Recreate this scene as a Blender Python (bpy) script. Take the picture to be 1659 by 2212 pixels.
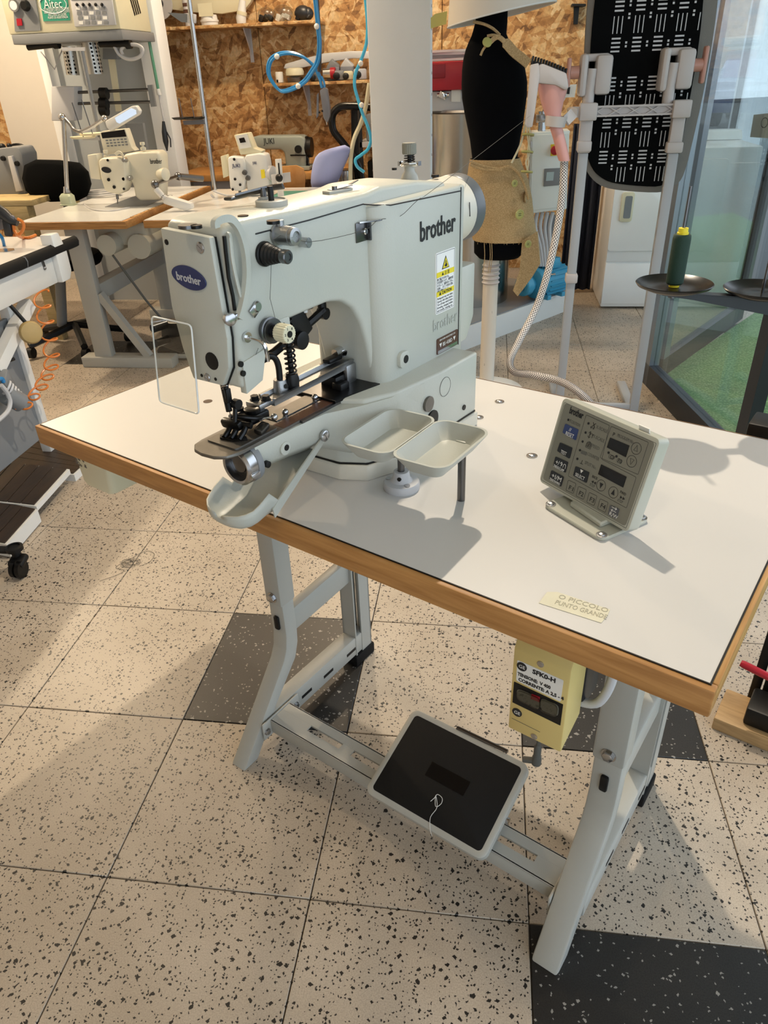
import bpy, bmesh, math, random
from mathutils import Vector, Matrix, Euler
random.seed(7)
for _o in list(bpy.data.objects): bpy.data.objects.remove(_o)
SC = bpy.context.scene
COL = SC.collection
# ---------------------------------------------------------------- camera
FPX, CXP, CYP = 1565.18, 829.5, 1106.0          # focal length and centre in pixels of a 1659 x 2212 frame
CAM = Vector((0.68267, -1.14568, 1.30720))
YAW, PITCH, ROLL = 0.152113, 0.545601, -0.040516
_cy, _sy, _cp, _sp = math.cos(YAW), math.sin(YAW), math.cos(PITCH), math.sin(PITCH)
FWD = Vector((-_sy*_cp, _cy*_cp, -_sp)); _r0 = Vector((_cy, _sy, 0)); _u0 = _r0.cross(FWD)
RIGHT = _r0*math.cos(ROLL) + _u0*math.sin(ROLL); UP = -_r0*math.sin(ROLL) + _u0*math.cos(ROLL)
cd = bpy.data.cameras.new('camera'); cam = bpy.data.objects.new('camera', cd); COL.objects.link(cam)
cam.matrix_world = Matrix.Translation(CAM) @ Matrix((RIGHT, UP, -FWD)).transposed().to_4x4()
cd.sensor_fit = 'VERTICAL'; cd.sensor_height = 36.0; cd.lens = 36.0*FPX/2212.0
cd.clip_start = 0.02; cd.clip_end = 200
SC.camera = cam
# ---------------------------------------------------------------- world and lights
W = bpy.data.worlds.new('sky'); SC.world = W; W.use_nodes = True
bg = W.node_tree.nodes['Background']
bg.inputs[0].default_value = (0.77, 0.88, 1.0, 1); bg.inputs[1].default_value = 2.5
# table frame: local X along the front edge, Y to the back edge, Z up
T0 = Vector((-0.10015, -0.06753, 0.0)); TROT = -0.496769
TABLE = Matrix.Translation(T0) @ Matrix.Rotation(TROT, 4, 'Z')
ROOM = Matrix.Identity(4)
def lamp(name, loc, energy, color, radius, spot=None, aim=None):
    d = bpy.data.lights.new(name, 'SPOT' if spot else 'POINT'); d.energy = energy; d.color = color
    d.shadow_soft_size = radius
    o = bpy.data.objects.new(name, d); COL.objects.link(o); o.location = loc
    if spot:
        d.spot_size = math.radians(spot); d.spot_blend = 0.6
        o.rotation_euler = (Vector(aim)-Vector(loc)).to_track_quat('-Z', 'Y').to_euler()
    return o
WARM = (1.0, 0.80, 0.56)
KEY = TABLE @ Vector((0.25, 1.3, 2.8))
lamp('floor_fill', KEY, 185, (1.0, 0.86, 0.68), 0.025, 110, (0.3, 0.1, 0.5))
lamp('floor_fill', (-2.3, 2.7, 2.75), 170, WARM, 0.04)
lamp('floor_fill', (-0.3, 3.4, 2.75), 95, WARM, 0.04)
lamp('floor_fill', (-1.1, 0.3, 2.75), 8, WARM, 0.05)
lamp('floor_fill', (0.3, -1.5, 2.75), 16, WARM, 0.05)  # fill lamp added to lift the dark floor at the front
SC.view_settings.view_transform = 'Standard'
try: SC.view_settings.look = 'None'
except Exception: pass
SC.view_settings.gamma = 1.0; SC.view_settings.use_curve_mapping = False
SC.view_settings.exposure = -0.12
# ---------------------------------------------------------------- measuring: a pixel of the photograph on a plane of the place
def ray(u, v): return RIGHT*((u-CXP)/FPX) + UP*(-(v-CYP)/FPX) + FWD
def onz(u, v, z): r = ray(u, v); return CAM + r*((z-CAM.z)/r.z)
def onj(u, v, j): r = ray(u, v); return CAM + r*((j-CAM.y)/r.y)
def oni(u, v, i): r = ray(u, v); return CAM + r*((i-CAM.x)/r.x)
TI = TABLE.inverted(); CAML = TI @ CAM
def _tl(u, v, ax, val):
    d = (TI.to_3x3() @ ray(u, v)); return CAML + d*((val-CAML[ax])/d[ax])
def tX(u, v, x): return _tl(u, v, 0, x)
def tY(u, v, y): return _tl(u, v, 1, y)
def tZ(u, v, z): return _tl(u, v, 2, z)
# ---------------------------------------------------------------- helpers
def lin(c): return c/12.92 if c <= 0.04045 else ((c+0.055)/1.055)**2.5
def rgb(h):
    if isinstance(h, str): h = h.lstrip('#'); h = tuple(int(h[k:k+2], 16)/255 for k in (0, 2, 4))
    return tuple(lin(c) for c in h)
MATS = {}
def M(key, col='808080', rough=0.5, metal=0.0, var=0.0, vs=12.0, bump=0.0, bs=300.0, spec=0.5, coat=0.0, emit=0.0, alpha=1.0):
    if key in MATS: return MATS[key]
    m = bpy.data.materials.new(key); m.use_nodes = True; nt = m.node_tree; b = nt.nodes['Principled BSDF']
    c = rgb(col); b.inputs['Base Color'].default_value = (*c, 1); b.inputs['Roughness'].default_value = rough
    b.inputs['Metallic'].default_value = metal
    b.inputs['Specular IOR Level'].default_value = spec
    if coat: b.inputs['Coat Weight'].default_value = coat
    if emit: b.inputs['Emission Color'].default_value = (*c, 1); b.inputs['Emission Strength'].default_value = emit
    tc = nt.nodes.new('ShaderNodeTexCoord')
    n = nt.nodes.new('ShaderNodeTexNoise'); n.inputs['Scale'].default_value = vs; n.inputs['Detail'].default_value = 4
    nt.links.new(tc.outputs['Object'], n.inputs['Vector'])
    mx = nt.nodes.new('ShaderNodeMix'); mx.data_type = 'RGBA'
    v = max(var, 0.02)
    mx.inputs[6].default_value = (*(x*(1-v) for x in c), 1); mx.inputs[7].default_value = (*(min(1, x*(1+v)) for x in c), 1)
    nt.links.new(n.outputs['Fac'], mx.inputs[0]); nt.links.new(mx.outputs[2], b.inputs['Base Color'])
    if bump:
        n2 = nt.nodes.new('ShaderNodeTexNoise'); n2.inputs['Scale'].default_value = bs; n2.inputs['Detail'].default_value = 2
        nt.links.new(tc.outputs['Object'], n2.inputs['Vector'])
        bp = nt.nodes.new('ShaderNodeBump'); bp.inputs['Strength'].default_value = bump; bp.inputs['Distance'].default_value = 0.001
        nt.links.new(n2.outputs['Fac'], bp.inputs['Height']); nt.links.new(bp.outputs['Normal'], b.inputs['Normal'])
    MATS[key] = m; return m
def glass(key, tint=(1, 1, 1), refl=0.08, rough=0.0):
    if key in MATS: return MATS[key]
    m = bpy.data.materials.new(key); m.use_nodes = True; nt = m.node_tree; nt.nodes.clear()
    o = nt.nodes.new('ShaderNodeOutputMaterial'); t = nt.nodes.new('ShaderNodeBsdfTransparent'); g = nt.nodes.new('ShaderNodeBsdfGlossy')
    t.inputs[0].default_value = (*tint, 1); g.inputs['Roughness'].default_value = rough
    fr = nt.nodes.new('ShaderNodeLayerWeight'); fr.inputs[0].default_value = 0.5
    pw = nt.nodes.new('ShaderNodeMath'); pw.operation = 'POWER'; pw.inputs[1].default_value = 4.0; nt.links.new(fr.outputs['Facing'], pw.inputs[0])
    mt = nt.nodes.new('ShaderNodeMath'); mt.operation = 'MULTIPLY_ADD'; mt.inputs[1].default_value = 0.6; mt.inputs[2].default_value = refl
    mx = nt.nodes.new('ShaderNodeMixShader')
    nt.links.new(pw.outputs[0], mt.inputs[0]); nt.links.new(mt.outputs[0], mx.inputs[0])
    nt.links.new(t.outputs[0], mx.inputs[1]); nt.links.new(g.outputs[0], mx.inputs[2]); nt.links.new(mx.outputs[0], o.inputs[0])
    MATS[key] = m; return m
def V(*a): return Vector(a[0]) if len(a) == 1 else Vector(a)
def spline(pts, k=6, closed=False):
    P = [V(p) for p in pts]; n = len(P); out = []
    for a in range(n if closed else n-1):
        g = (lambda q: P[q % n]) if closed else (lambda q: P[min(max(q, 0), n-1)])
        p0, p1, p2, p3 = g(a-1), g(a), g(a+1), g(a+2)
        for s in range(k):
            t = s/k
            out.append(0.5*((2*p1)+(p2-p0)*t+(2*p0-5*p1+4*p2-p3)*t*t+(3*p1-p0-3*p2+p3)*t**3))
    if not closed: out.append(P[-1])
    return out
def rrect(w, h, r, n=4, cx=0, cy=0):
    out = []
    for sx, sy, a0 in ((1, 1, 0), (-1, 1, 90), (-1, -1, 180), (1, -1, 270)):
        for k in range(n+1):
            a = math.radians(a0+90*k/n); out.append((cx+sx*(w/2-r)+r*math.cos(a), cy+sy*(h/2-r)+r*math.sin(a)))
    return out
class B:
    """collects shapes, then links them as one mesh object"""
    def __init__(s): s.bm = bmesh.new()
    def _take(s, t):
        me = bpy.data.meshes.new('t'); t.to_mesh(me); t.free(); s.bm.from_mesh(me); bpy.data.meshes.remove(me); return s
    def box(s, c, d, r=(0, 0, 0), bev=0.0, seg=2):
        t = bmesh.new(); bmesh.ops.create_cube(t, size=1)
        for v in t.verts: v.co = Vector((v.co.x*d[0], v.co.y*d[1], v.co.z*d[2]))
        if bev: bmesh.ops.bevel(t, geom=t.edges[:], offset=min(bev, 0.49*min(d)), segments=seg, affect='EDGES', profile=0.5)
        m = Matrix.Translation(V(c)) @ Euler(r).to_matrix().to_4x4()
        bmesh.ops.transform(t, matrix=m, verts=t.verts); return s._take(t)
    def b2(s, a, b, bev=0.0, seg=2):
        a, b = V(a), V(b); return s.box((a+b)/2, [abs(b[k]-a[k]) for k in range(3)], bev=bev, seg=seg)
    def cyl(s, a, b, r, r2=None, n=20, cap=True):
        a, b = V(a), V(b); d = b-a; t = bmesh.new()
        bmesh.ops.create_cone(t, cap_ends=cap, segments=n, radius1=r, radius2=r if r2 is None else r2, depth=d.length)
        m = Matrix.Translation((a+b)/2) @ d.to_track_quat('Z', 'Y').to_matrix().to_4x4()
        bmesh.ops.transform(t, matrix=m, verts=t.verts); return s._take(t)
    def lathe(s, prof, c, axis=(0, 0, 1), n=24, cap=True):
        q = V(axis).to_track_quat('Z', 'Y'); c = V(c); rings = []
        for r, h in prof: rings.append([c+q @ Vector((r*math.cos(2*math.pi*k/n), r*math.sin(2*math.pi*k/n), h)) for k in range(n)])
        return s.loft(rings, cap)
    def loft(s, rings, cap=True, closed=True):
        rv = [[s.bm.verts.new(p) for p in r] for r in rings]; n = len(rings[0])
        for a, b in zip(rv, rv[1:]):
            for k in range(n if closed else n-1):
                try: s.bm.faces.new((a[k], a[(k+1) % n], b[(k+1) % n], b[k]))
                except ValueError: pass
        if cap and closed:
            for r in (rv[0], rv[-1]):
                try: s.bm.faces.new(r)
                except ValueError: pass
        return s
    def tube(s, pts, r, n=8, closed=False, sx=1.0):
        P = [V(p) for p in pts]; m = len(P); rings = []; up = None
        for k in range(m):
            a, b = (P[(k-1) % m], P[(k+1) % m]) if closed else (P[max(k-1, 0)], P[min(k+1, m-1)])
            t = (b-a).normalized()
            if up is None: up = t.orthogonal().normalized()
            up = (up-t*up.dot(t)).normalized(); sd = t.cross(up); rr = r[k] if isinstance(r, (list, tuple)) else r
            rings.append([P[k]+(up*math.cos(2*math.pi*q/n)*sx+sd*math.sin(2*math.pi*q/n))*rr for q in range(n)])
        if closed: rings.append(rings[0])
        return s.loft(rings, not closed)
    def strip(s, pts, nrm, w, th):
        """flat ribbon along pts, width w across (tangent x nrm), thickness th along nrm"""
        P = [V(p) for p in pts]; rings = []
        for k in range(len(P)):
            t = (P[min(k+1, len(P)-1)]-P[max(k-1, 0)]).normalized(); nn = V(nrm[k]) if isinstance(nrm, list) else V(nrm)
            nn = (nn-t*nn.dot(t)).normalized(); sd = t.cross(nn); ww = w[k] if isinstance(w, (list, tuple)) else w
            rings.append([P[k]+sd*ww/2+nn*th/2, P[k]-sd*ww/2+nn*th/2, P[k]-sd*ww/2-nn*th/2, P[k]+sd*ww/2-nn*th/2])
        return s.loft(rings)
    def prism(s, poly, o, u, v, w, bev=0.0, seg=2):
        """poly of (a,b) -> o + a*u + b*v, pushed along w (vector with length)"""
        o, u, v, w = V(o), V(u), V(v), V(w); t = bmesh.new()
        f = t.faces.new([t.verts.new(o+u*a+v*b) for a, b in poly])
        r = bmesh.ops.extrude_face_region(t, geom=[f]); bmesh.ops.translate(t, vec=w, verts=[e for e in r['geom'] if isinstance(e, bmesh.types.BMVert)])
        bmesh.ops.recalc_face_normals(t, faces=t.faces)
        if bev: bmesh.ops.bevel(t, geom=t.edges[:], offset=bev, segments=seg, affect='EDGES', profile=0.5, clamp_overlap=True)
        return s._take(t)
    def sph(s, c, r, sc=(1, 1, 1), n=16, rot=(0, 0, 0)):
        t = bmesh.new(); bmesh.ops.create_uvsphere(t, u_segments=n, v_segments=max(6, n//2), radius=r)
        m = Matrix.Translation(V(c)) @ Euler(rot).to_matrix().to_4x4() @ Matrix.Diagonal((*sc, 1))
        bmesh.ops.transform(t, matrix=m, verts=t.verts); return s._take(t)
    def quad(s, *p):
        s.bm.faces.new([s.bm.verts.new(V(q)) for q in p]); return s
    def build(s, name, mat, parent=None, ang=38, frame=None, base=None):
        if parent is not None: base = V(parent['_b']); frame = None
        fr = frame if frame is not None else ROOM; base = V(base) if base is not None else Vector((0, 0, 0))
        bmesh.ops.recalc_face_normals(s.bm, faces=s.bm.faces)
        for v in s.bm.verts: v.co -= base
        me = bpy.data.meshes.new(name); s.bm.to_mesh(me); s.bm.free()
        me.polygons.foreach_set('use_smooth', [True]*len(me.polygons)); me.set_sharp_from_angle(angle=math.radians(ang))
        me.materials.append(mat if not isinstance(mat, str) else MATS[mat])
        o = bpy.data.objects.new(name, me); COL.objects.link(o)
        if parent is not None: o.parent = parent; o['_b'] = (0, 0, 0); o['_b'] = tuple(base)
        else: o.matrix_world = fr @ Matrix.Translation(base); o['_b'] = tuple(base)
        return o
def tag(o, label, cat=None, group=None, kind=None):
    if label: o['label'] = label
    if cat: o['category'] = cat
    if group: o['group'] = group
    if kind: o['kind'] = kind
    return o
def thing(name, label, cat, base, frame=ROOM, group=None):
    o = bpy.data.objects.new(name, None); COL.objects.link(o); o.empty_display_size = 0.05
    o.matrix_world = frame @ Matrix.Translation(V(base)); o['_b'] = tuple(V(base)); return tag(o, label, cat, group)
def lab(o, label): o['label'] = label; return o
def text(name, body, o, u, v, size, mat, parent, th=0.0004, align='LEFT', bold=0.0, width=None):
    """flat lettering: baseline origin o, reading direction u, up v"""
    c = bpy.data.curves.new('txt', 'FONT'); c.body = body; c.size = size; c.align_x = align; c.extrude = th; c.offset = bold; c.resolution_u = 2
    t = bpy.data.objects.new('txt', c); COL.objects.link(t)
    dg = bpy.context.evaluated_depsgraph_get(); me = bpy.data.meshes.new_from_object(t.evaluated_get(dg))
    bpy.data.objects.remove(t); bpy.data.curves.remove(c)
    u = V(u).normalized(); v = V(v).normalized(); w = u.cross(v); k = 1.0
    if width and len(me.vertices):
        xs = [q.co.x for q in me.vertices]; k = width/max(1e-6, max(xs)-min(xs))
    b = V(parent['_b']); o = V(o)
    for q in me.vertices: q.co = o+u*(q.co.x*k)+v*q.co.y+w*q.co.z-b
    me.materials.clear(); me.materials.append(mat)
    ob = bpy.data.objects.new(name, me); COL.objects.link(ob); ob.parent = parent; ob['_b'] = tuple(b); return ob
def copytree(o, M4, parent=None):
    c = o.copy(); COL.objects.link(c)
    if parent is None: c.matrix_world = M4
    else: c.parent = parent
    for ch in o.children: copytree(ch, None, c)
    return c
def struct(o, name=None): o['kind'] = 'structure'; return o
# ---------------------------------------------------------------- special materials
def nodes(key):
    m = bpy.data.materials.new(key); m.use_nodes = True; MATS[key] = m; nt = m.node_tree
    return m, nt, nt.nodes['Principled BSDF'], (lambda t: nt.nodes.new(t)), (lambda a, b: nt.links.new(a, b))
def ramp(N, stops):
    r = N('ShaderNodeValToRGB'); e = r.color_ramp.elements
    while len(e) < len(stops): e.new(0.5)
    for x, (p, c) in zip(e, stops): x.position = p; x.color = (*rgb(c), 1) if isinstance(c, str) else (c, c, c, 1)
    return r
def terrazzo(key, base, base2, chip, chipscale, dens, speck):
    m, nt, b, N, L = nodes(key)
    g = N('ShaderNodeNewGeometry'); nz = N('ShaderNodeTexNoise'); nz.inputs['Scale'].default_value = 90; nz.inputs['Detail'].default_value = 2
    L(g.outputs['Position'], nz.inputs['Vector'])
    ad = N('ShaderNodeMix'); ad.data_type = 'VECTOR'; ad.inputs[0].default_value = 0.011
    L(g.outputs['Position'], ad.inputs[4]); L(nz.outputs['Color'], ad.inputs[5])
    def chips(scale, thr, rad):
        v = N('ShaderNodeTexVoronoi'); v.voronoi_dimensions = '2D'; v.distance = 'MANHATTAN'; v.inputs['Scale'].default_value = scale; L(ad.outputs[1], v.inputs['Vector'])
        sp = N('ShaderNodeSeparateColor'); L(v.outputs['Color'], sp.inputs[0])
        t = N('ShaderNodeMath'); t.operation = 'GREATER_THAN'; t.inputs[1].default_value = thr; L(sp.outputs[0], t.inputs[0])
        mr = N('ShaderNodeMath'); mr.operation = 'MULTIPLY_ADD'; mr.inputs[1].default_value = rad*0.7; mr.inputs[2].default_value = rad*0.45; L(sp.outputs[1], mr.inputs[0])
        d = N('ShaderNodeMath'); d.operation = 'LESS_THAN'; L(v.outputs['Distance'], d.inputs[0]); L(mr.outputs[0], d.inputs[1])
        a = N('ShaderNodeMath'); a.operation = 'MULTIPLY'; L(t.outputs[0], a.inputs[0]); L(d.outputs[0], a.inputs[1]); return a
    n1 = N('ShaderNodeTexNoise'); n1.inputs['Scale'].default_value = 5; n1.inputs['Detail'].default_value = 5; L(g.outputs['Position'], n1.inputs['Vector'])
    n2 = N('ShaderNodeTexNoise'); n2.inputs['Scale'].default_value = 420; n2.inputs['Detail'].default_value = 2; L(g.outputs['Position'], n2.inputs['Vector'])
    r1 = ramp(N, [(0.3, base2), (0.7, base)]); L(n1.outputs['Fac'], r1.inputs[0])
    r2 = ramp(N, [(0.35, speck), (0.6, 1.0)]); L(n2.outputs['Fac'], r2.inputs[0])
    mu = N('ShaderNodeMix'); mu.data_type = 'RGBA'; mu.blend_type = 'MULTIPLY'; mu.inputs[0].default_value = 1
    L(r1.outputs[0], mu.inputs[6]); L(r2.outputs[0], mu.inputs[7])
    c1 = chips(chipscale, dens, 0.36); c2 = chips(chipscale*1.9, dens-0.10, 0.36)
    mx = N('ShaderNodeMath'); mx.operation = 'MAXIMUM'; L(c1.outputs[0], mx.inputs[0]); L(c2.outputs[0], mx.inputs[1])
    fin = N('ShaderNodeMix'); fin.data_type = 'RGBA'; L(mx.outputs[0], fin.inputs[0]); L(mu.outputs[2], fin.inputs[6]); fin.inputs[7].default_value = (*rgb(chip), 1)
    L(fin.outputs[2], b.inputs['Base Color']); b.inputs['Roughness'].default_value = 0.42
    return m
terrazzo('terrazzo_light', 'bdb1a1', 'ada08f', '1c1a18', 85, 0.80, 0.80)
terrazzo('terrazzo_dark', '2b2927', '23211f', '8d8a84', 75, 0.96, 0.5)
def woodmat(key, c1, c2, sc=(3, 40, 40), rough=0.5):
    m, nt, b, N, L = nodes(key)
    tc = N('ShaderNodeTexCoord'); mp = N('ShaderNodeMapping'); mp.inputs['Scale'].default_value = sc; L(tc.outputs['Object'], mp.inputs[0])
    n = N('ShaderNodeTexNoise'); n.inputs['Scale'].default_value = 3; n.inputs['Detail'].default_value = 6; n.inputs['Distortion'].default_value = 0.6; L(mp.outputs[0], n.inputs['Vector'])
    r = ramp(N, [(0.3, c1), (0.7, c2)]); L(n.outputs['Fac'], r.inputs[0]); L(r.outputs[0], b.inputs['Base Color']); b.inputs['Roughness'].default_value = rough
    return m
woodmat('beech', '9a6b38', 'b98a52'); woodmat('beech_y', '9f7038', 'c59a60', (40, 3, 40)); woodmat('pine', 'b09a6a', 'c9b486', (3, 30, 30))
woodmat('dark_wood', '20160f', '382819', (40, 3, 40), 0.45); woodmat('orange_ply', 'b98348', 'cd9a5c', (6, 6, 6)); woodmat('plank_wood', '9c7f57', 'b99a6e', (4, 30, 30))
def osb():
    m, nt, b, N, L = nodes('osb')
    g = N('ShaderNodeNewGeometry'); nz = N('ShaderNodeTexNoise'); nz.inputs['Scale'].default_value = 14; nz.inputs['Detail'].default_value = 2; L(g.outputs['Position'], nz.inputs['Vector'])
    ad = N('ShaderNodeMix'); ad.data_type = 'VECTOR'; ad.inputs[0].default_value = 0.035; L(g.outputs['Position'], ad.inputs[4]); L(nz.outputs['Color'], ad.inputs[5])
    cols = []
    for rot, sc in ((0.5, (1/40, 1, 1/10)), (-0.75, (1/36, 1, 1/9)), (1.45, (1/38, 1, 1/10))):
        mp = N('ShaderNodeMapping'); mp.vector_type = 'TEXTURE'; mp.inputs['Rotation'].default_value = (0, rot, 0); mp.inputs['Scale'].default_value = sc; L(ad.outputs[1], mp.inputs[0])
        v = N('ShaderNodeTexVoronoi'); v.inputs['Scale'].default_value = 1.0; L(mp.outputs[0], v.inputs['Vector'])
        sp = N('ShaderNodeSeparateColor'); L(v.outputs['Color'], sp.inputs[0]); cols.append((sp, v))
    mx1 = N('ShaderNodeMix'); L(cols[0][0].outputs[1], mx1.inputs[0]); L(cols[0][0].outputs[0], mx1.inputs[2]); L(cols[1][0].outputs[0], mx1.inputs[3])
    mx2 = N('ShaderNodeMix'); mx2.inputs[0].default_value = 0.38; L(mx1.outputs[0], mx2.inputs[2]); L(cols[2][0].outputs[0], mx2.inputs[3])
    r = ramp(N, [(0.12, '74502a'), (0.30, '9c7040'), (0.45, 'b98b55'), (0.62, 'cba672'), (0.85, 'dcc196')]); L(mx2.outputs[0], r.inputs[0])
    n3 = N('ShaderNodeTexNoise'); n3.inputs['Scale'].default_value = 60; n3.inputs['Detail'].default_value = 4; L(g.outputs['Position'], n3.inputs['Vector'])
    r3 = ramp(N, [(0.3, 0.72), (0.6, 1.0)]); L(n3.outputs['Fac'], r3.inputs[0])
    mu = N('ShaderNodeMix'); mu.data_type = 'RGBA'; mu.blend_type = 'MULTIPLY'; mu.inputs[0].default_value = 1; L(r.outputs[0], mu.inputs[6]); L(r3.outputs[0], mu.inputs[7])
    L(mu.outputs[2], b.inputs['Base Color']); b.inputs['Roughness'].default_value = 0.6
    bp = N('ShaderNodeBump'); bp.inputs['Strength'].default_value = 0.3; bp.inputs['Distance'].default_value = 0.002; L(mx2.outputs[0], bp.inputs['Height']); L(bp.outputs[0], b.inputs['Normal'])
osb()
def checker_weave(key, c1, c2, sc):
    m, nt, b, N, L = nodes(key); tc = N('ShaderNodeTexCoord'); w = N('ShaderNodeTexVoronoi'); w.inputs['Scale'].default_value = sc; L(tc.outputs['Object'], w.inputs['Vector'])
    r = ramp(N, [(0.2, c1), (0.6, c2)]); L(w.outputs['Distance'], r.inputs[0]); L(r.outputs[0], b.inputs['Base Color']); b.inputs['Roughness'].default_value = 0.9
checker_weave('turf', '7f9c6c', '567a48', 90); checker_weave('burlap', 'c0a67c', 'a58c64', 260)
M('machine', 'b9bbb2', 0.36, bump=0.22, bs=420, var=0.04, vs=8); M('machine_cream', 'ccc8bb', 0.42, var=0.03); M('paint_grey', 'a9a9a2', 0.42, bump=0.12, bs=500, var=0.05)
M('tray_paint', 'b4b6ae', 0.4, bump=0.12, bs=400, var=0.05); M('laminate', 'cbc9c6', 0.38, var=0.03, vs=3); M('white', 'd9d9d6', 0.4); M('white_gloss', 'dfe0de', 0.15)
M('black', '0c0c0d', 0.45, spec=0.35); M('black_gloss', '09090a', 0.28, spec=0.3); M('rubber', '121212', 0.75, bump=0.2, bs=500, spec=0.25); M('steel', 'b9b9ba', 0.25, 1.0); M('steel_dark', '6f6f70', 0.3, 1.0)
M('cast_alu', 'a9aaab', 0.42, 1.0, bump=0.25, bs=600); M('worn_steel', '7f7c77', 0.5, 1.0, var=0.25, vs=60); M('ink', '16171b', 0.6); M('navy', '26305f', 0.3); M('faint', 'aeb2ab', 0.5)
M('paper', 'e6e6e4', 0.6); M('yellow', 'e3d02a', 0.5); M('brown_plate', '55372a', 0.4); M('blue_key', '33426f', 0.4); M('dark_key', '1d2026', 0.4); M('panel_face', '7c7b70', 0.5); M('panel_box', 'b3b3a6', 0.42)
M('grey_key', '54565c', 0.4); M('display', '120b0b', 0.12); M('grey_print', '5d5d58', 0.6); M('switch_yellow', 'cdb878', 0.42, var=0.03); M('red', 'a3182a', 0.35); M('label_white', 'dcdcd8', 0.5)
M('masking', 'd8d3bc', 0.7, var=0.08, vs=60); M('pencil', 'aaa592', 0.8); M('blue_hose', '2d7fb8', 0.25); M('cyan_hose', '45b1dc', 0.25); M('orange_hose', 'd07a34', 0.3); M('grey_tool', '6d6f78', 0.35)
M('plaster', 'cfcac2', 0.85, bump=0.3, bs=60); M('column_white', 'e8e9e9', 0.5, bump=0.15, bs=260); M('grout', '4d463c', 0.9); M('alu_frame', '8f959c', 0.35, 0.8); M('dark_frame', '2a2c31', 0.4, 0.4)
M('fabric_black', '07080b', 0.95, bump=0.3, bs=900, spec=0.1); M('fabric_navy', '05060c', 0.95, spec=0.1); M('cushion', 'a1abdc', 0.9, bump=0.3, bs=700); M('pink', 'cf9a92', 0.4); M('rose', 'b98a7c', 0.4); M('steamer_grey', 'b9b3b1', 0.45)
M('light_grey', 'bdbdbf', 0.45); M('mid_grey', '7d8083', 0.45); M('gray_fabric', '77746f', 0.9, bump=0.5, bs=300); M('motor_blue', '3f94b4', 0.4, var=0.06); M('green_sign', '2f8f78', 0.5); M('cream', 'd6d0b4', 0.45)
M('green_thread', '0d3223', 0.7, bump=0.4, bs=900); M('button_olive', 'a7a462', 0.4); M('thread_white', 'd8d8d4', 0.8); M('thread_dark', '4b4a45', 0.9); M('chrome', 'd8d8d8', 0.12, 1.0); M('cardboard', '9b7a52', 0.85)
glass('window_glass', (0.93, 0.97, 0.97), 0.07); glass('acrylic', (0.97, 0.97, 0.95), 0.06); M('acrylic_edge', 'e8ebea', 0.15); glass('smoked', (0.55, 0.53, 0.48), 0.08); glass('plastic_bag', (0.85, 0.85, 0.83), 0.06, 0.3)
# ---------------------------------------------------------------- floor of terrazzo tiles
b = B(); b.b2((-3.6, -3.2, -0.05), (2.15, 4.72, -0.006)); floor = struct(b.build('floor', MATS['grout']))
floor['label'] = 'pale terrazzo tile floor with a few black tiles'
S = 0.4
def tilemesh(key):
    bb = B(); bb.box((0, 0, -0.006), (S-0.0022, S-0.0022, 0.012), bev=0.0012, seg=1); o = bb.build('floor_tile', MATS[key], floor); return o
BLACKT = {(0, 0), (2, 0), (2, -2), (-4, 6)}
proto = {k: None for k in ('terrazzo_light', 'terrazzo_dark')}
def inside(i, j):
    x, y = (i+0.5)*S, (j+0.5)*S
    if x > 1.35+max(0, (y-2.3))*0.75 + 0.25 and y > 0.6: return False
    return -8 <= i <= 5 and -6 <= j <= 11
for i in range(-8, 6):
    for j in range(-6, 12):
        if not inside(i, j): continue
        k = 'terrazzo_dark' if (i, j) in BLACKT else 'terrazzo_light'
        if proto[k] is None: o = proto[k] = tilemesh(k)
        else: o = proto[k].copy(); COL.objects.link(o); o.parent = floor
        o.location = ((i+0.5)*S, (j+0.5)*S, 0)
# ---------------------------------------------------------------- walls, ceiling, column
JW = 4.6
b = B(); b.b2((-3.6, JW+0.02, 0), (1.95, JW+0.12, 2.85)); wb = struct(b.build('wall_back', MATS['grout'])); wb['label'] = 'back wall clad in oriented strand board panels'
seams = [-3.6, -2.35, onj(566, 150, JW).x, onj(566, 150, JW).x+1.25, 1.95]
for a, c in zip(seams, seams[1:]):
    bb = B(); bb.b2((a+0.002, JW, 0.0), (c-0.002, JW+0.018, 2.85), bev=0.002, seg=1); bb.build('strand_board_panel', MATS['osb'], wb)
b = B(); b.b2((-3.7, -3.2, 0), (-3.6, JW, 2.85)); wl = struct(b.build('wall_left', MATS['plaster']))
b = B(); b.b2((-3.7, -3.2, 2.85), (3.2, JW+0.1, 2.95)); ce = struct(b.build('ceiling', MATS['plaster']))
b = B(); b.b2((-3.7, -3.3, 0), (0.7, -3.2, 2.85)); struct(b.build('light_block_wall', MATS['plaster']))  # unseen wall added to block daylight from the front left, open to the right
# white partition behind the press machine
xa = onj(30, 330, 4.3).x; xb = onj(380, 300, 4.3).x
b = B(); b.b2((xa, 4.3, 0), (xb-0.02, 4.34, 2.85), bev=0.003); struct(b.build('wall_partition', MATS['plaster']))['label'] = 'white plastered partition behind the tall press machine'
# white steel column
c0 = onj(799, 200, 2.7).x; c1 = onj(930, 200, 2.7).x
b = B(); b.b2((c0, 2.7, 0), (c1, 2.82, 2.85), bev=0.004)
colm = struct(b.build('trim_1', MATS['column_white'])); colm['label'] = 'white steel column behind the sewing machine'
bb = B()
for k in range(20): bb.cyl((c1-0.001, 2.76, 0.7+k*0.085), (c1+0.002, 2.76, 0.7+k*0.085), 0.006, n=10)
bb.build('slot_row', MATS['steel'], colm)
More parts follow.
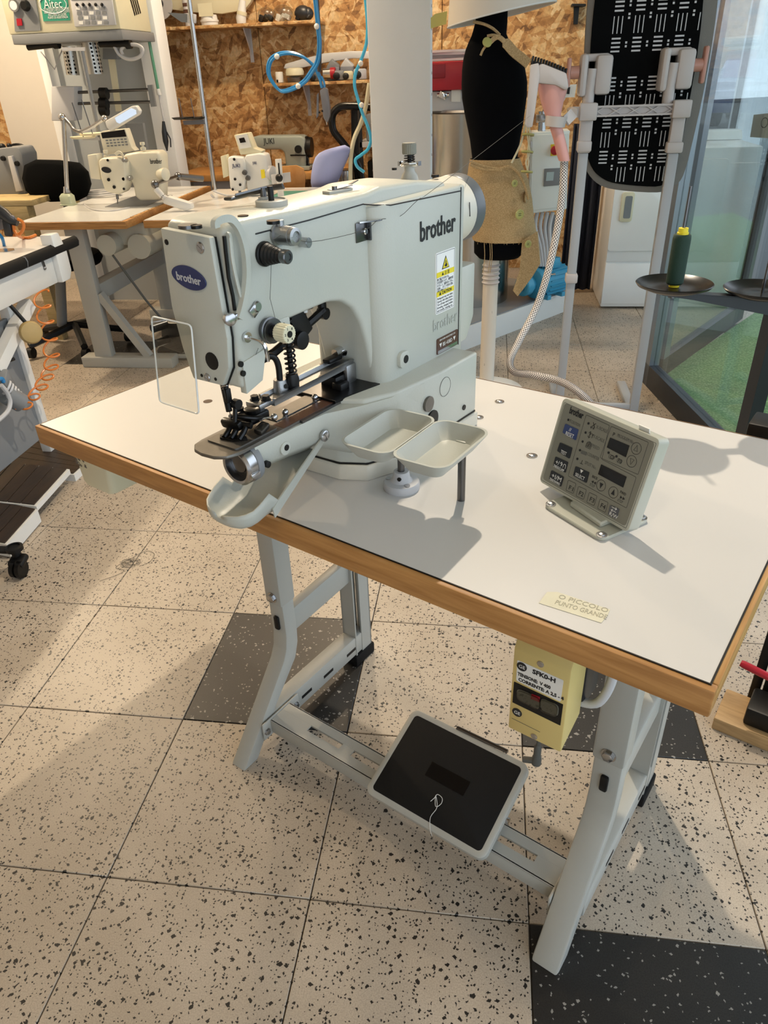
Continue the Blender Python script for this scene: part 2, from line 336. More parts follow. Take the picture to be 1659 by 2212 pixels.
# ---------------------------------------------------------------- glazed front: door leaf towards the viewer, fixed window behind
A = Vector((1.452, 2.275, 0)); dl = Vector((0.159, -0.987, 0)).normalized()
HD = 2.5
def glazed(name, label, P, d, n, length, panes, fr=0.065, th=0.045):
    o0 = P; t = B()
    def bar(s0, s1, z0, z1):
        q = [P+d*s0-n*th/2, P+d*s1-n*th/2, P+d*s1+n*th/2, P+d*s0+n*th/2]
        bb = B(); bb.loft([[x+Vector((0, 0, z0)) for x in q], [x+Vector((0, 0, z1)) for x in q]]); return bb
    root = bar(0, fr, 0.0, HD).build(name, MATS['alu_frame']); struct(root); root['label'] = label
    bar(0, length, 0.0, 0.10).build('bottom_rail', MATS['dark_frame'], root)
    bar(0, length, HD-0.08, HD).build('top_rail', MATS['dark_frame'], root)
    for k in range(panes):
        s0 = fr+(length-fr)*k/panes; s1 = fr+(length-fr)*(k+1)/panes
        bar(s1-fr, s1, 0.10, HD-0.08).build('stile', MATS['dark_frame'], root)
        q = [P+d*s0-n*0.003, P+d*(s1-fr)-n*0.003, P+d*(s1-fr)+n*0.003, P+d*s0+n*0.003]
        g = B(); g.loft([[x+Vector((0, 0, 0.10)) for x in q], [x+Vector((0, 0, HD-0.08)) for x in q]]); g.build('pane', MATS['window_glass'], root)
    return root
nl = Vector((-dl.y, dl.x, 0))
door = glazed('door_1', 'dark framed glass door standing open beside the ironing board', A, dl, nl, 1.0, 1)
d2 = Vector((0.54, 0.84, 0)).normalized(); n2 = Vector((-d2.y, d2.x, 0))
win = glazed('window_1', 'shop window behind the glass door with grey frame', A+Vector((0.05, 0.03, 0)), d2, n2, 1.2, 1)
d3 = Vector((0.10, 0.995, 0)).normalized(); n3 = Vector((-d3.y, d3.x, 0))
win2 = glazed('window_2', 'rear shop window beside the dryer with grey frame', A+Vector((0.05, 0.03, 0))+d2*1.2, d3, n3, 1.4, 1)
# ---------------------------------------------------------------- outside: turf, pavement, street, house
b = B(); b.loft([[Vector(p)+Vector((0, 0, z)) for p in ((1.49, 2.27, 0), (1.64, 1.3, 0), (1.78, -3.2, 0), (5.0, -3.2, 0), (5.0, 5.6, 0), (3.35, 5.0, 0))] for z in (-0.06, 0.004)])
tf = struct(b.build('turf_strip', MATS['turf'])); tf['label'] = 'green artificial turf outside the glass door'
M('asphalt', '505153', 0.9, var=0.1, vs=30); M('stone', '7a6850', 0.8, var=0.08, vs=6); M('stone_grey', '5f5b55', 0.8, var=0.08, vs=5); M('dark_pane', '2b2a29', 0.2)
b = B(); b.b2((2.2, -4, -0.12), (26, 32, -0.07)); struct(b.build('street_ground', MATS['asphalt']))['label'] = 'grey street ground outside the shop window'
hs = thing('stone_house', 'pale stone house across the street seen through the window', 'building', (12, 27, -0.07))
b = B(); b.b2((5.0, 27, -0.07), (28, 31, 9.5)); b.build('wall', MATS['stone'], hs)
b = B()
for k in range(9): b.b2((5.0, 26.95, 0.5+k*0.9), (28, 27.0, 0.58+k*0.9))
b.b2((5.0, 26.7, 3.7), (28, 27.0, 4.0)); b.build('stone_bands', MATS['stone_grey'], hs)
for k in range(6):
    for zz in (0.7, 4.6):
        x0 = 6.2+k*2.5
        f = B(); f.b2((x0-0.2, 26.85, zz-0.15), (x0+1.3, 27.02, zz+2.5)); fo = f.build('window', MATS['stone_grey'], hs)
        g = B(); g.b2((x0, 26.82, zz), (x0+1.1, 26.95, zz+2.3)); g.build('pane', MATS['dark_pane'], fo)
M('car_blue', '2b3a5c', 0.2, coat=0.5); M('car_glass', '16191d', 0.1)
JC = 21.0; cb = onj(1545, 275, JC)
car = thing('parked_car', 'dark blue car parked outside across the street', 'car', (cb.x, JC, -0.07))
prof = [(-2.0, 0.3), (-2.05, 0.75), (-1.5, 0.9), (-0.9, 1.35), (0.5, 1.38), (1.15, 0.95), (1.95, 0.8), (2.05, 0.45), (2.0, 0.3)]
b = B(); b.prism(prof, (cb.x, JC-0.6, -0.07), (0.45, 0.89, 0), (0, 0, 1), (1.5, -0.76, 0), bev=0.06); b.build('body', MATS['car_blue'], car)
b = B(); b.prism([(-1.35, 0.93), (-0.88, 1.28), (0.45, 1.31), (0.95, 0.96)], (cb.x-0.03, JC-0.59, -0.07), (0.45, 0.89, 0), (0, 0, 1), (1.56, -0.79, 0)); b.build('window_band', MATS['car_glass'], car)
for s in (-1.25, 1.25):
    for q in (0.0, 1.0):
        c = Vector((cb.x, JC-0.6, 0.23))+Vector((0.45, 0.89, 0))*s+Vector((1.5, -0.76, 0))*q
        w = B(); w.cyl(c-Vector((0.15, -0.08, 0)), c+Vector((0.15, -0.08, 0)), 0.3, n=20); w.build('wheel', MATS['rubber'], car)
# ================================================================ main sewing table
H = 0.797; TW, TD, TT = 1.15, 0.60, 0.036
X, Y, Z = Vector((1, 0, 0)), Vector((0, 1, 0)), Vector((0, 0, 1))
tb = thing('sewing_table', 'grey topped sewing table with beech edges carrying the large sewing machine', 'table', (0.6, 0.3, 0), TABLE)
b = B(); b.b2((0.008, 0.008, H-0.004), (TW-0.006, TD-0.006, H)); b.build('laminate_top', MATS['laminate'], tb)
b = B(); b.b2((0.012, 0.012, H-TT), (TW-0.012, TD-0.012, H-0.0035)); b.build('core_board', MATS['cardboard'], tb)
b = B(); b.b2((0, 0, H-TT), (TW, 0.012, H-0.0012), bev=0.0025); b.build('edge_strip', MATS['beech'], tb)
b = B(); b.b2((0, TD-0.012, H-TT), (TW, TD, H-0.0012), bev=0.002); b.build('edge_strip', MATS['beech'], tb)
b = B(); b.b2((TW-0.012, 0.0122, H-TT), (TW, TD-0.0122, H-0.0012), bev=0.002); b.build('edge_strip', MATS['beech_y'], tb)
b = B(); b.b2((0, 0.0122, H-TT), (0.012, TD-0.0122, H-0.0012), bev=0.002); b.build('edge_strip', MATS['beech_y'], tb)
b = B()
for p, q in (((0.007, 0.0072, H-0.003), (TW-0.006, 0.0087, H+0.0002)), ((TW-0.0078, 0.0087, H-0.003), (TW-0.006, TD-0.007, H+0.0002)), ((0.006, 0.0087, H-0.003), (0.0073, TD-0.007, H+0.0002)), ((0.007, TD-0.0075, H-0.003), (TW-0.006, TD-0.006, H+0.0002))): b.b2(p, q)
b.build('dark_seam', MATS['black'], tb)
p = tZ(449, 867, H); b = B(); b.cyl(p-Z*0.002, p+Z*0.0004, 0.0085, n=24); b.build('hole_plug', M('plug_brown', '4a3420', 0.6), tb)
for u, v in ((1079, 868), (1034, 902), (1149, 985)):
    p = tZ(u, v, H); b = B(); b.lathe([(0.0085, 0), (0.0085, 0.001), (0.005, 0.0012), (0.0045, 0.0005), (0.0045, 0.0022), (0.002, 0.0032)], p, n=20); b.build('top_screw', MATS['steel'], tb)
def sideframe(x0, x1):
    w = x1-x0; xc = (x0+x1)/2
    # outer sleeve, inner leg, braces: profiles in the YZ plane, pushed along X
    b = B(); b.prism([(0.252, H-TT), (0.297, H-TT), (0.2965, 0.345), (0.252, 0.345)], (x0, 0, 0), Y, Z, X*w, bev=0.004); b.build('leg_sleeve', MATS['paint_grey'], tb)
    arc = [(0.257, 0.36), (0.258, 0.262), (0.252, 0.225), (0.24, 0.2), (0.081, 0.0), (0.125, 0.0), (0.199, 0.10), (0.278, 0.187), (0.291, 0.225), (0.2935, 0.26), (0.293, 0.36)]
    b = B(); b.prism(arc, (x0+0.002, 0, 0), Y, Z, X*(w-0.004), bev=0.004); b.build('front_leg', MATS['paint_grey'], tb)
    for za, zb in ((0.276, 0.312),):
        b = B(); b.b2((xc-0.007, 0.2507, za), (xc+0.007, 0.2585, zb), bev=0.004); b.build('adjusting_slot', MATS['black'], tb)
    b = B(); b.lathe([(0.0125, 0), (0.0125, 0.002)], (xc, 0.2525, 0.365), -Y, 20); b.lathe([(0.0095, 0.002), (0.0095, 0.008), (0.008, 0.009)], (xc, 0.2525, 0.365), -Y, 6); b.build('bolt', MATS['steel'], tb)
    b = B(); b.prism([(0.29, 0.252), (0.29, 0.312), (0.49, 0.325), (0.49, 0.262)], (x0+0.012, 0, 0), Y, Z, X*(w-0.02), bev=0.004); b.build('upper_brace', MATS['paint_grey'], tb)
    b = B()
    b.b2((x0+0.004, 0.487, 0.03), (x1-0.001, 0.491, H-TT)); b.b2((x0+0.004, 0.487, 0.03), (x0+0.008, 0.54, H-TT)); b.b2((x1-0.005, 0.512, 0.03), (x1-0.001, 0.55, H-TT)); b.b2((x0+0.004, 0.546, 0.03), (x1-0.001, 0.55, H-TT))
    b.build('rear_leg', MATS['paint_grey'], tb)
    b = B(); b.b2((x0, 0.48, 0.0), (x1+0.004, 0.556, 0.032), bev=0.004); b.build('rubber_foot', MATS['rubber'], tb)
    b = B(); b.b2((x0+0.004, 0.18, 0.035), (x1-0.002, 0.53, 0.092), bev=0.003); b.build('lower_rail', MATS['paint_grey'], tb)
    for yy in (0.28, 0.36, 0.45):
        b = B(); b.b2((x1-0.0035, yy, 0.055), (x1-0.0012, yy+0.035, 0.063)); b.build('rail_slot', MATS['black'], tb)
sideframe(0.247, 0.292); sideframe(0.978, 1.030)
b = B(); b.b2((0.300, 0.168, 0.053), (0.978, 0.172, 0.09), bev=0.001); b.b2((0.300, 0.228, 0.053), (0.978, 0.232, 0.09), bev=0.001)
segs = [(0.300, 0.978)]
b.b2((0.300, 0.168, 0.086), (0.978, 0.192, 0.09)); b.b2((0.300, 0.208, 0.086), (0.978, 0.232, 0.09))
xs = [0.300, 0.385, 0.475, 0.505, 0.585, 0.85, 0.925, 0.978]
for k in range(0, len(xs), 2): b.b2((xs[k], 0.1915, 0.0861), (xs[k+1], 0.2085, 0.0899))
b.build('cross_beam', MATS['paint_grey'], tb)
for xx in (0.294, 0.974):
    b = B(); b.b2((xx, 0.145, 0.045), (xx+0.005, 0.262, 0.092), bev=0.003); b.build('beam_bracket', MATS['paint_grey'], tb)
    for yy in (0.155, 0.25):
        b = B(); b.lathe([(0.009, 0), (0.009, 0.0015), (0.006, 0.0016), (0.006, 0.006)], (xx+0.005, yy, 0.066), X, 6); b.build('bolt', MATS['steel'], tb)
# masking tape note on the table
tp = thing('masking_tape_note', 'strip of cream masking tape with pencil writing on the front of the table', 'tape', tZ(1240, 1315, H), TABLE)
q = [tZ(u, v, H+0.0003) for u, v in ((1182, 1279), (1204, 1279), (1318, 1317), (1312, 1330), (1299, 1346), (1205, 1316), (1164, 1303))]
b = B(); b.loft([[p for p in q], [p+Z*0.0003 for p in q]]); b.build('tape', MATS['masking'], tp)
a = tZ(1196, 1306, H+0.0008); e = tZ(1296, 1336, H+0.0008); uu = (e-a).normalized(); vv = Z.cross(uu)
text('handwriting', 'O PICCOLO', a+vv*0.0135, uu, vv, 0.011, MATS['pencil'], tp, 0.0001, width=0.055)
text('handwriting', 'PUNTO GRANDE', a+vv*0.002, uu, vv, 0.011, MATS['pencil'], tp, 0.0001, width=0.057)
# ================================================================ sewing machine
MC = MATS['machine']
sm = thing('sewing_machine', 'large grey industrial sewing machine with blue oval badge on the near table', 'sewing machine', (0.55, 0.25, H), TABLE)
b = B(); b.prism([(-0.038, 0.998), (-0.018, 0.998), (0.0, 1.03), (0.024, 1.048), (0.045, 1.057), (0.125, 1.060), (0.152, 1.055), (0.175, 1.040), (0.190, 1.017), (0.201, 0.985), (0.213, 0.93), (0.213, 0.905), (0.405, 0.905), (0.405, 1.168), (0.33, 1.178), (0.245, 1.181), (0.215, 1.177), (0.09, 1.177), (-0.02, 1.179), (-0.034, 1.174)],
    (0.505, 0, 0), Y, Z, X*0.092, bev=0.0065, seg=3); b.build('arm', MC, sm, ang=50)
b = B(); b.prism([(0.506, 0.210), (0.498, 0.212), (0.491, 0.219), (0.487, 0.232), (0.487, 0.428), (0.615, 0.428), (0.615, 0.238), (0.6135, 0.228), (0.610, 0.220), (0.604, 0.214), (0.5965, 0.210)], (0, 0, 0.905), X, Y, Z*0.258, bev=0.004, seg=2); b.build('column', MC, sm, ang=50)
b = B(); b.prism([(0.455, 0.165), (0.475, 0.14), (0.52, 0.132), (0.585, 0.135), (0.622, 0.155), (0.645, 0.205), (0.656, 0.30), (0.658, 0.405), (0.455, 0.405)], (0, 0, 0.8235), X, Y, Z*0.1, bev=0.004, seg=2); b.build('base_casting', MC, sm, ang=50)
b = B(); b.prism([(0.452, 0.163), (0.473, 0.137), (0.52, 0.129), (0.587, 0.132), (0.624, 0.152), (0.648, 0.204), (0.659, 0.30), (0.661, 0.408), (0.452, 0.408)], (0, 0, H), X, Y, Z*0.025, bev=0.002, seg=1); b.build('base_plinth', MATS['machine_cream'], sm)
b = B(); b.prism([(0.456, 0.165), (0.476, 0.14), (0.52, 0.1325), (0.585, 0.1355), (0.6215, 0.1555), (0.6445, 0.205), (0.6555, 0.30), (0.6575, 0.404), (0.456, 0.404)], (0, 0, H+0.0245), X, Y, Z*0.003); b.build('plinth_seam', MATS['black'], sm)
# bed: long shaped arm reaching to the operator
def ring(y, xl, xr, zt, zb, r=0.006):
    return [Vector((xl, y, zt)), Vector((xr, y, zt)), Vector((xr+0.001, y, zt-0.008)), Vector((xr-0.003, y, zb+0.016)), Vector((xr-0.02, y, zb)), Vector((xl+0.02, y, zb)), Vector((xl, y, zb+0.016))]
b = B(); b.loft([ring(-0.024, 0.522, 0.588, 0.916, 0.872), ring(0.05, 0.518, 0.592, 0.917, 0.868), ring(0.1, 0.515, 0.597, 0.917, 0.862), ring(0.145, 0.50, 0.622, 0.917, 0.84), ring(0.19, 0.478, 0.641, 0.9175, 0.83), ring(0.26, 0.46, 0.652, 0.918, 0.83)]); b.build('bed', MC, sm, ang=45)
b = B(); b.prism([(0.55, -0.077), (0.535, -0.074), (0.524, -0.064), (0.521, -0.05), (0.52, 0.06), (0.589, 0.06), (0.589, -0.05), (0.584, -0.066), (0.57, -0.075)], (0, 0, 0.9165), X, Y, Z*0.0045, bev=0.0008, seg=1); b.build('throat_plate', MATS['worn_steel'], sm)
b = B(); b.prism(rrect(0.052, 0.075, 0.004, 3, 0.556, -0.012), (0, 0, 0.921), X, Y, Z*0.002); b.build('needle_plate', MATS['worn_steel'], sm)
b = B(); b.b2((0.521, 0.06, 0.917), (0.593, 0.15, 0.9205)); b.build('bed_cover_plate', MATS['steel_dark'], sm)
b = B(); b.prism([(0.517, 0.128), (0.5935, 0.128), (0.598, 0.16), (0.608, 0.212), (0.497, 0.212), (0.508, 0.16)], (0, 0, 0.9206), X, Y, Z*0.0042, bev=0.0006, seg=1); b.build('rear_bed_plate', MATS['black_gloss'], sm)
b = B(); b.prism([(0.54, 0.04), (0.566, 0.04), (0.566, 0.15), (0.54, 0.15)], (0, 0, 0.9208), X, Y, Z*0.0016); b.build('feed_plate', MATS['worn_steel'], sm)
b = B(); b.b2((0.568, 0.03, 0.918), (0.588, 0.14, 0.9212)); b.build('bed_groove', MATS['brown_plate'], sm)
for u, v in ((680, 858), (616, 890)):
    p = tZ(u, v, 0.927); b = B(); b.sph(p, 0.0045); b.cyl(p-Z*0.006, p, 0.0035, n=12); b.build('bed_screw', MATS['steel'], sm)
# face plate and badge
b = B(); b.prism([(0.512, 1.171), (0.589, 1.167), (0.593, 1.06), (0.588, 1.025), (0.573, 1.001), (0.522, 1.0), (0.512, 1.037), (0.506, 1.085)], (0, -0.0465, 0), X, Z, Y*0.009, bev=0.0022); fp = b.build('face_plate', MC, sm)
b = B(); b.prism([(0.5125, 1.1705), (0.5905, 1.1665), (0.5945, 1.06), (0.5895, 1.024), (0.574, 1.0), (0.522, 0.9995), (0.5115, 1.037), (0.5055, 1.085)], (0, -0.0392, 0), X, Z, Y*0.0015); b.build('plate_seam', MATS['black'], fp)
bc = (tY(376, 590, -0.0468)+tY(443, 610, -0.0468))/2
ell = [(0.026*math.cos(t)*(1+0.06*math.cos(2*t)), 0.0128*math.sin(t)-0.0022*math.cos(t)) for t in [2*math.pi*k/32 for k in range(32)]]
b = B(); b.prism(ell, bc, X, Z, -Y*0.0016, bev=0.0004, seg=1); bd = b.build('oval_badge', MATS['navy'], fp)
text('badge_lettering', 'brother', bc+V(-0.0195, -0.0018, -0.0035), X+Z*-0.06, Z, 0.0125, MATS['light_grey'], fp, 0.0003, width=0.039, bold=0.0002)
for (u, v), r, m in (((433, 535), 0.006, 'steel'), ((448, 815), 0.0052, 'steel'), ((360, 523), 0.003, 'black'), ((458, 780), 0.0105, 'black'), ((436, 811), 0.002, 'black'), ((466, 819), 0.002, 'black')):
    p = tY(u, v, -0.0466); b = B(); b.lathe([(r, -0.0006), (r, 0.0006), (r*0.8, 0.0016 if m == 'steel' else 0.0007)], p, -Y, 18)
    if m == 'steel': b.box(p-Y*0.0017, (r*1.3, 0.0006, r*0.2), (0, 0.6, 0))
    b.build('face_screw' if m == 'steel' else 'face_hole', MATS[m], fp)
# seams on arm side
SX = 0.5975
def sidepts(L, x): return [tX(u, v, x) for u, v in L]
b = B(); b.tube([V(SX, 0.012, 1.1615), V(SX, 0.10, 1.162), V(SX, 0.205, 1.165)], 0.0008, 6); b.tube([V(SX, 0.205, 1.165), V(0.607, 0.216, 1.163), V(0.6152, 0.24, 1.160), V(0.6152, 0.416, 1.155)], 0.0009, 6); b.tube([V(0.6152, 0.416, 1.160), V(0.6152, 0.416, 0.925)], 0.0009, 6); b.build('cover_seam', MATS['black'], sm)
# top fittings
b = B()
c = V(0.5520, 0.088, 1.177); b.lathe([(0.019, 0), (0.019, 0.006), (0.0165, 0.0072), (0.0165, 0.0055), (0.004, 0.0055)], c, Z, 32); b.cyl(c+V(-0.017, 0.004, 0), c+V(-0.017, 0.004, 0.0085), 0.006); b.build('winder_base', MATS['paint_grey'], sm)
b = B(); b.cyl(c+Z*0.0055, c+Z*0.021, 0.0035, n=14); b.build('winder_spindle', MATS['black'], sm)
b = B(); p0 = c+V(-0.018, 0.006, 0.014); b.tube(spline([p0+V(0.022, 0.012, 0.005), p0+V(0.006, 0.006, 0.003), p0+V(-0.006, -0.008, 0.0), p0+V(-0.016, -0.03, -0.003)]), 0.0045, 8, sx=0.5); b.box(p0+V(-0.018, -0.036, -0.004), (0.012, 0.014, 0.004), (0, 0, 0.2), bev=0.002); b.cyl(p0-Z*0.008, p0+Z*0.004, 0.004); b.build('winder_lever', MATS['steel_dark'], sm)
b = B(); p0 = V(0.557, 0.205, 1.1785); b.box(p0, (0.014, 0.042, 0.004), (0, 0, -0.12), bev=0.001); b.build('thread_cutter_base', MATS['paint_grey'], sm)
b = B(); b.box(p0+V(0.001, 0.004, 0.0035), (0.009, 0.034, 0.0012), (0.08, 0, -0.25)); b.box(p0+V(0.005, 0.026, 0.007), (0.004, 0.016, 0.0012), (0.3, 0, -0.25)); b.cyl(p0+V(0, -0.006, 0.002), p0+V(0, -0.006, 0.0065), 0.0035, n=12); b.build('thread_cutter_blade', MATS['steel_dark'], sm)
k0 = V(0.553, 0.375, 1.176)
b = B(); b.lathe([(0.0135, -0.004), (0.011, 0.003), (0.0075, 0.008), (0.0075, 0.014)], k0, Z, 24); b.build('tension_post_base', MATS['paint_grey'], sm)
b = B(); b.lathe([(0.0135, 0.0145), (0.0145, 0.016), (0.0135, 0.0175), (0.012, 0.018), (0.0125, 0.0195), (0.004, 0.02)], k0, Z, 24); b.box(k0+V(0.0135, 0.004, 0.0175), (0.003, 0.008, 0.006)); b.box(k0+V(-0.0135, -0.004, 0.0175), (0.003, 0.008, 0.006)); b.build('tension_discs', MATS['chrome'], sm)
b = B(); b.tube([k0+V(math.cos(t)*(0.0078-0.0003*t/6), math.sin(t)*(0.0078-0.0003*t/6), 0.0195+0.0105*t/22) for t in [0.5*q for q in range(45)]], 0.0009, 5); b.cyl(k0+Z*0.012, k0+Z*0.032, 0.003, n=10); b.build('tension_spring', MATS['black'], sm)
b = B(); gr = []
for z0, r0 in ((0.0295, 0.0095), (0.031, 0.0102), (0.0425, 0.0102), (0.044, 0.0094)):
    gr.append([k0+V(math.cos(2*math.pi*q/48)*(r0-(0.0005 if q % 2 else 0)), math.sin(2*math.pi*q/48)*(r0-(0.0005 if q % 2 else 0)), z0) for q in range(48)])
b.loft(gr); b.build('tension_knob', MATS['panel_face'], sm, ang=20)
for u, v, r in ((405, 487, 0.010), (424, 488, 0.006), (525, 467, 0.006), (590, 478, 0.007), (800, 402, 0.008), (940, 379, 0.006), (852, 372, 0.004)):
    p = tZ(u, v, 1.1785 if u < 820 else 1.172); p.z = 1.1762
    if u > 820: p.z = 1.1752 if u < 900 else 1.170
    b = B(); b.cyl(p, p+Z*0.0032, r, n=20); b.build('oil_port', MATS['black_gloss'] if r < 0.0095 else MATS['steel_dark'], sm)
# handwheel and rear motor cover
hc = V(0.563, 0, 1.118)
b = B(); b.lathe([(0.046, 0.40), (0.049, 0.415), (0.0495, 0.468), (0.0488, 0.472)], hc, Y, 48); b.build('motor_housing', MATS['machine_cream'], sm)
b = B(); b.lathe([(0.0492, 0.472), (0.0503, 0.475), (0.0503, 0.496), (0.047, 0.5), (0.02, 0.5)], hc, Y, 48); b.build('handwheel', M('wheel_grey', '5d6165', 0.35), sm)
b = B(); b.prism([(0.42, 1.045), (0.466, 1.045), (0.466, 0.96), (0.444, 0.925), (0.42, 0.925)], (0.50, 0, 0), Y, Z, X*0.115, bev=0.004); b.build('rear_cover', MC, sm)
b = B(); b.b2((0.505, 0.41, 1.03), (0.6, 0.448, 1.08), bev=0.004); b.build('rear_bracket', MATS['paint_grey'], sm)
b = B(); b.tube([V(0.6115, 0.448, 1.135), V(0.613, 0.448, 1.115)], 0.0007, 5); b.build('rotation_arrow', MATS['ink'], sm)
# side lettering, caution label, model plate
SXC = 0.6158
text('brand_lettering', 'brother', V(SXC, 0.306, 1.103), Y, Z-Y*0.0, 0.038, MATS['ink'], sm, 0.0003, width=0.094, bold=0.0005)
text('worn_lettering', 'brother', V(SXC, 0.340, 0.966), Y, Z, 0.026, MATS['faint'], sm, 0.0001, width=0.070)
lb = [(0.343, 1.081), (0.400, 1.081), (0.405, 0.991), (0.352, 0.991)]
y0, y1, z0, z1 = 0.347, 0.401, 0.990, 1.080
b = B(); b.prism(rrect(y1-y0, z1-z0, 0.003, 3, (y0+y1)/2, (z0+z1)/2), (SXC-0.0008, 0, 0), Y, Z, X*0.0010); la = b.build('caution_label', MATS['paper'], sm)
b = B(); w = y1-y0
for yy in (y0+0.0018, y1-0.0022): b.b2((SXC, yy, z0+0.002), (SXC+0.0004, yy+0.0005, z1-0.002))
for zz in (z0+0.0018, z1-0.0022): b.b2((SXC, y0+0.002, zz), (SXC+0.0004, y1-0.002, zz+0.0005))
b.build('label_border', MATS['ink'], la)
b = B(); b.b2((SXC, y0+0.0022, z1-0.036), (SXC+0.0004, y1-0.0022, z1-0.0285)); b.b2((SXC, y0+0.0022, z0+0.026), (SXC+0.0004, y1-0.0022, z0+0.0335)); b.build('yellow_band', MATS['yellow'], la)
ym = (y0+y1)/2
b = B(); b.prism([(-0.0105, 0), (0.0105, 0), (0, 0.0185)], (SXC, ym, z1-0.026), Y, Z, X*0.0005); b.build('warning_triangle', MATS['ink'], la)
b = B(); b.prism([(-0.0082, 0.0013), (0.0082, 0.0013), (0, 0.0158)], (SXC+0.0005, ym, z1-0.026), Y, Z, X*0.0003); b.build('warning_triangle', MATS['yellow'], la)
b = B(); b.prism([(-0.003, 0.003), (0.003, 0.0025), (0.0035, 0.006), (0.001, 0.007), (0.0006, 0.0115), (-0.0008, 0.0115), (-0.001, 0.0065), (-0.0035, 0.0055)], (SXC+0.0008, ym, z1-0.026), Y, Z, X*0.0003); b.build('warning_symbol', MATS['ink'], la)
text('label_text', '\u25B2 \u6CE8 \u610F', V(SXC+0.0005, ym, z1-0.0345), Y, Z, 0.0062, MATS['ink'], la, 0.0001, 'CENTER')
for k, s in enumerate(('\u52D5\u304F\u90E8\u54C1\u3067\u3051\u304C\u3092\u3059\u308B\u3002', '\u5B89\u5168\u88C5\u7F6E\u3092\u3064\u3051\u3066\u3001\u7E2B\u88FD\u4F5C\u696D', '\u3092\u3059\u308B\u3053\u3068\u3002\u96FB\u6E90\u3092\u5207\u3063\u3066\u304B\u3089\u3001', '\u7CF8\u901A\u3057\u3001\u30DC\u30D3\u30F3\u3084\u91DD\u306E\u4EA4\u63DB\u3001', '\u6383\u9664\u3084\u8ABF\u6574\u3092\u3059\u308B\u3053\u3068\u3002')):
    text('label_text', s, V(SXC+0.0003, y0+0.004, z1-0.0405-0.0044*k), Y, Z, 0.0043, MATS['ink'], la, 0.0001, width=(w-0.008)*(0.72 if k in (0, 4) else 0.97))
text('label_text', '\u25B2 CAUTION', V(SXC+0.0005, ym, z0+0.0278), Y, Z, 0.0062, MATS['ink'], la, 0.0001, 'CENTER', bold=0.0002)
for k, s in enumerate(('Moving parts may cause injury.', 'Operate with safety devices.', 'Turn off main switch before', 'threading, changing bobbin', 'and needle, cleaning etc.')):
    text('label_text', s, V(SXC+0.0003, y0+0.004, z0+0.0215-0.0045*k), Y, Z, 0.0044, MATS['ink'], la, 0.0001, width=(w-0.008)*0.97)
b = B(); b.prism(rrect(0.062, 0.025, 0.002, 3, 0.382, 0.939), (SXC-0.0008, 0, 0), Y, Z, X*0.0014); mp = b.build('model_plate', MATS['brown_plate'], sm)
b = B(); b.b2((SXC+0.0006, 0.353, 0.9275), (SXC+0.001, 0.411, 0.9325)); b.build('plate_strip', MATS['steel'], mp)
text('plate_text', 'BROTHER INDUSTRIES LTD', V(SXC+0.0006, 0.358, 0.9468), Y, Z, 0.0036, MATS['label_white'], mp, 0.0002, width=0.046)
text('plate_text', '\u25BC BE-438D \u25BC', V(SXC+0.0006, 0.357, 0.9366), Y, Z, 0.0085, MATS['label_white'], mp, 0.0002, width=0.048)
p = tX(868, 775, 0.615); b = B(); b.prism(rrect(0.024, 0.024, 0.008, 4), (0.605, p.y, p.z), Y, Z, X*0.016, bev=0.002); b.build('hole_boss', MC, sm)
b = B(); b.cyl((0.6205, p.y+0.002, p.z), (0.6215, p.y+0.002, p.z), 0.006, n=18); b.build('boss_hole', MATS['black'], sm)
for (u, v), r in (((1002, 880), 0.0045), ((927, 873), 0.012), ((935, 905), 0.014)):
    p = tX(u, v, 0.6545 if u < 950 else 0.6575); b = B(); b.cyl(p-X*0.004, p+X*0.0012, r, n=20); b.build('base_hole', MATS['black'] if r != 0.012 else MATS['worn_steel'], sm)
p = tX(960, 835, 0.655); b = B(); b.tube([p+V(0.0015, 0.015*math.cos(t), 0.015*math.sin(t)) for t in [2*math.pi*k/24 for k in range(24)]], 0.0004, 4, True); b.build('cast_ring', MATS['grey_print'], sm)
p = V(0.593, 0.0, 0.887)
for (u, v), r in (((615, 968), 0.009), ((578, 1003), 0.0045)):
    p = tX(u, v, 0.590); b = B(); b.lathe([(r, -0.006), (r, 0.002), (r*0.75, 0.0025)], p, X, 18); b.build('bed_boss', MC if r > 0.006 else MATS['black'], sm)
    if r > 0.006: b = B(); b.cyl(p+V(0.0015, 0.001, 0.001), p+V(0.0032, 0.001, 0.001), 0.0042, n=14); b.build('bed_boss_hole', MATS['black'], sm)
# shuttle race at the tip of the bed
sc = tY(527, 1000, -0.030)
b = B(); b.lathe([(0.024, 0.008), (0.026, -0.002), (0.0255, -0.012), (0.022, -0.015), (0.019, -0.014), (0.019, -0.004)], sc, Y, 36, cap=False); b.build('shuttle_ring', MATS['steel'], sm)
b = B(); b.lathe([(0.0265, 0.010), (0.0268, 0.002), (0.0262, 0.001)], sc, Y, 36); b.build('shuttle_collar', MATS['mid_grey'], sm)
b = B(); b.cyl(sc-Y*0.004, sc+Y*0.002, 0.0188, n=30); b.lathe([(0.012, -0.004), (0.011, -0.01), (0.004, -0.011)], sc+V(0.002, 0, 0.003), Y, 24); b.build('bobbin_case', MATS['steel_dark'], sm)
b = B(); b.box(sc+V(0.024, -0.006, -0.008), (0.006, 0.016, 0.009), bev=0.002); b.box(sc+V(-0.024, -0.002, -0.008), (0.006, 0.012, 0.012), bev=0.002); b.build('shuttle_latch', MATS['steel'], sm)
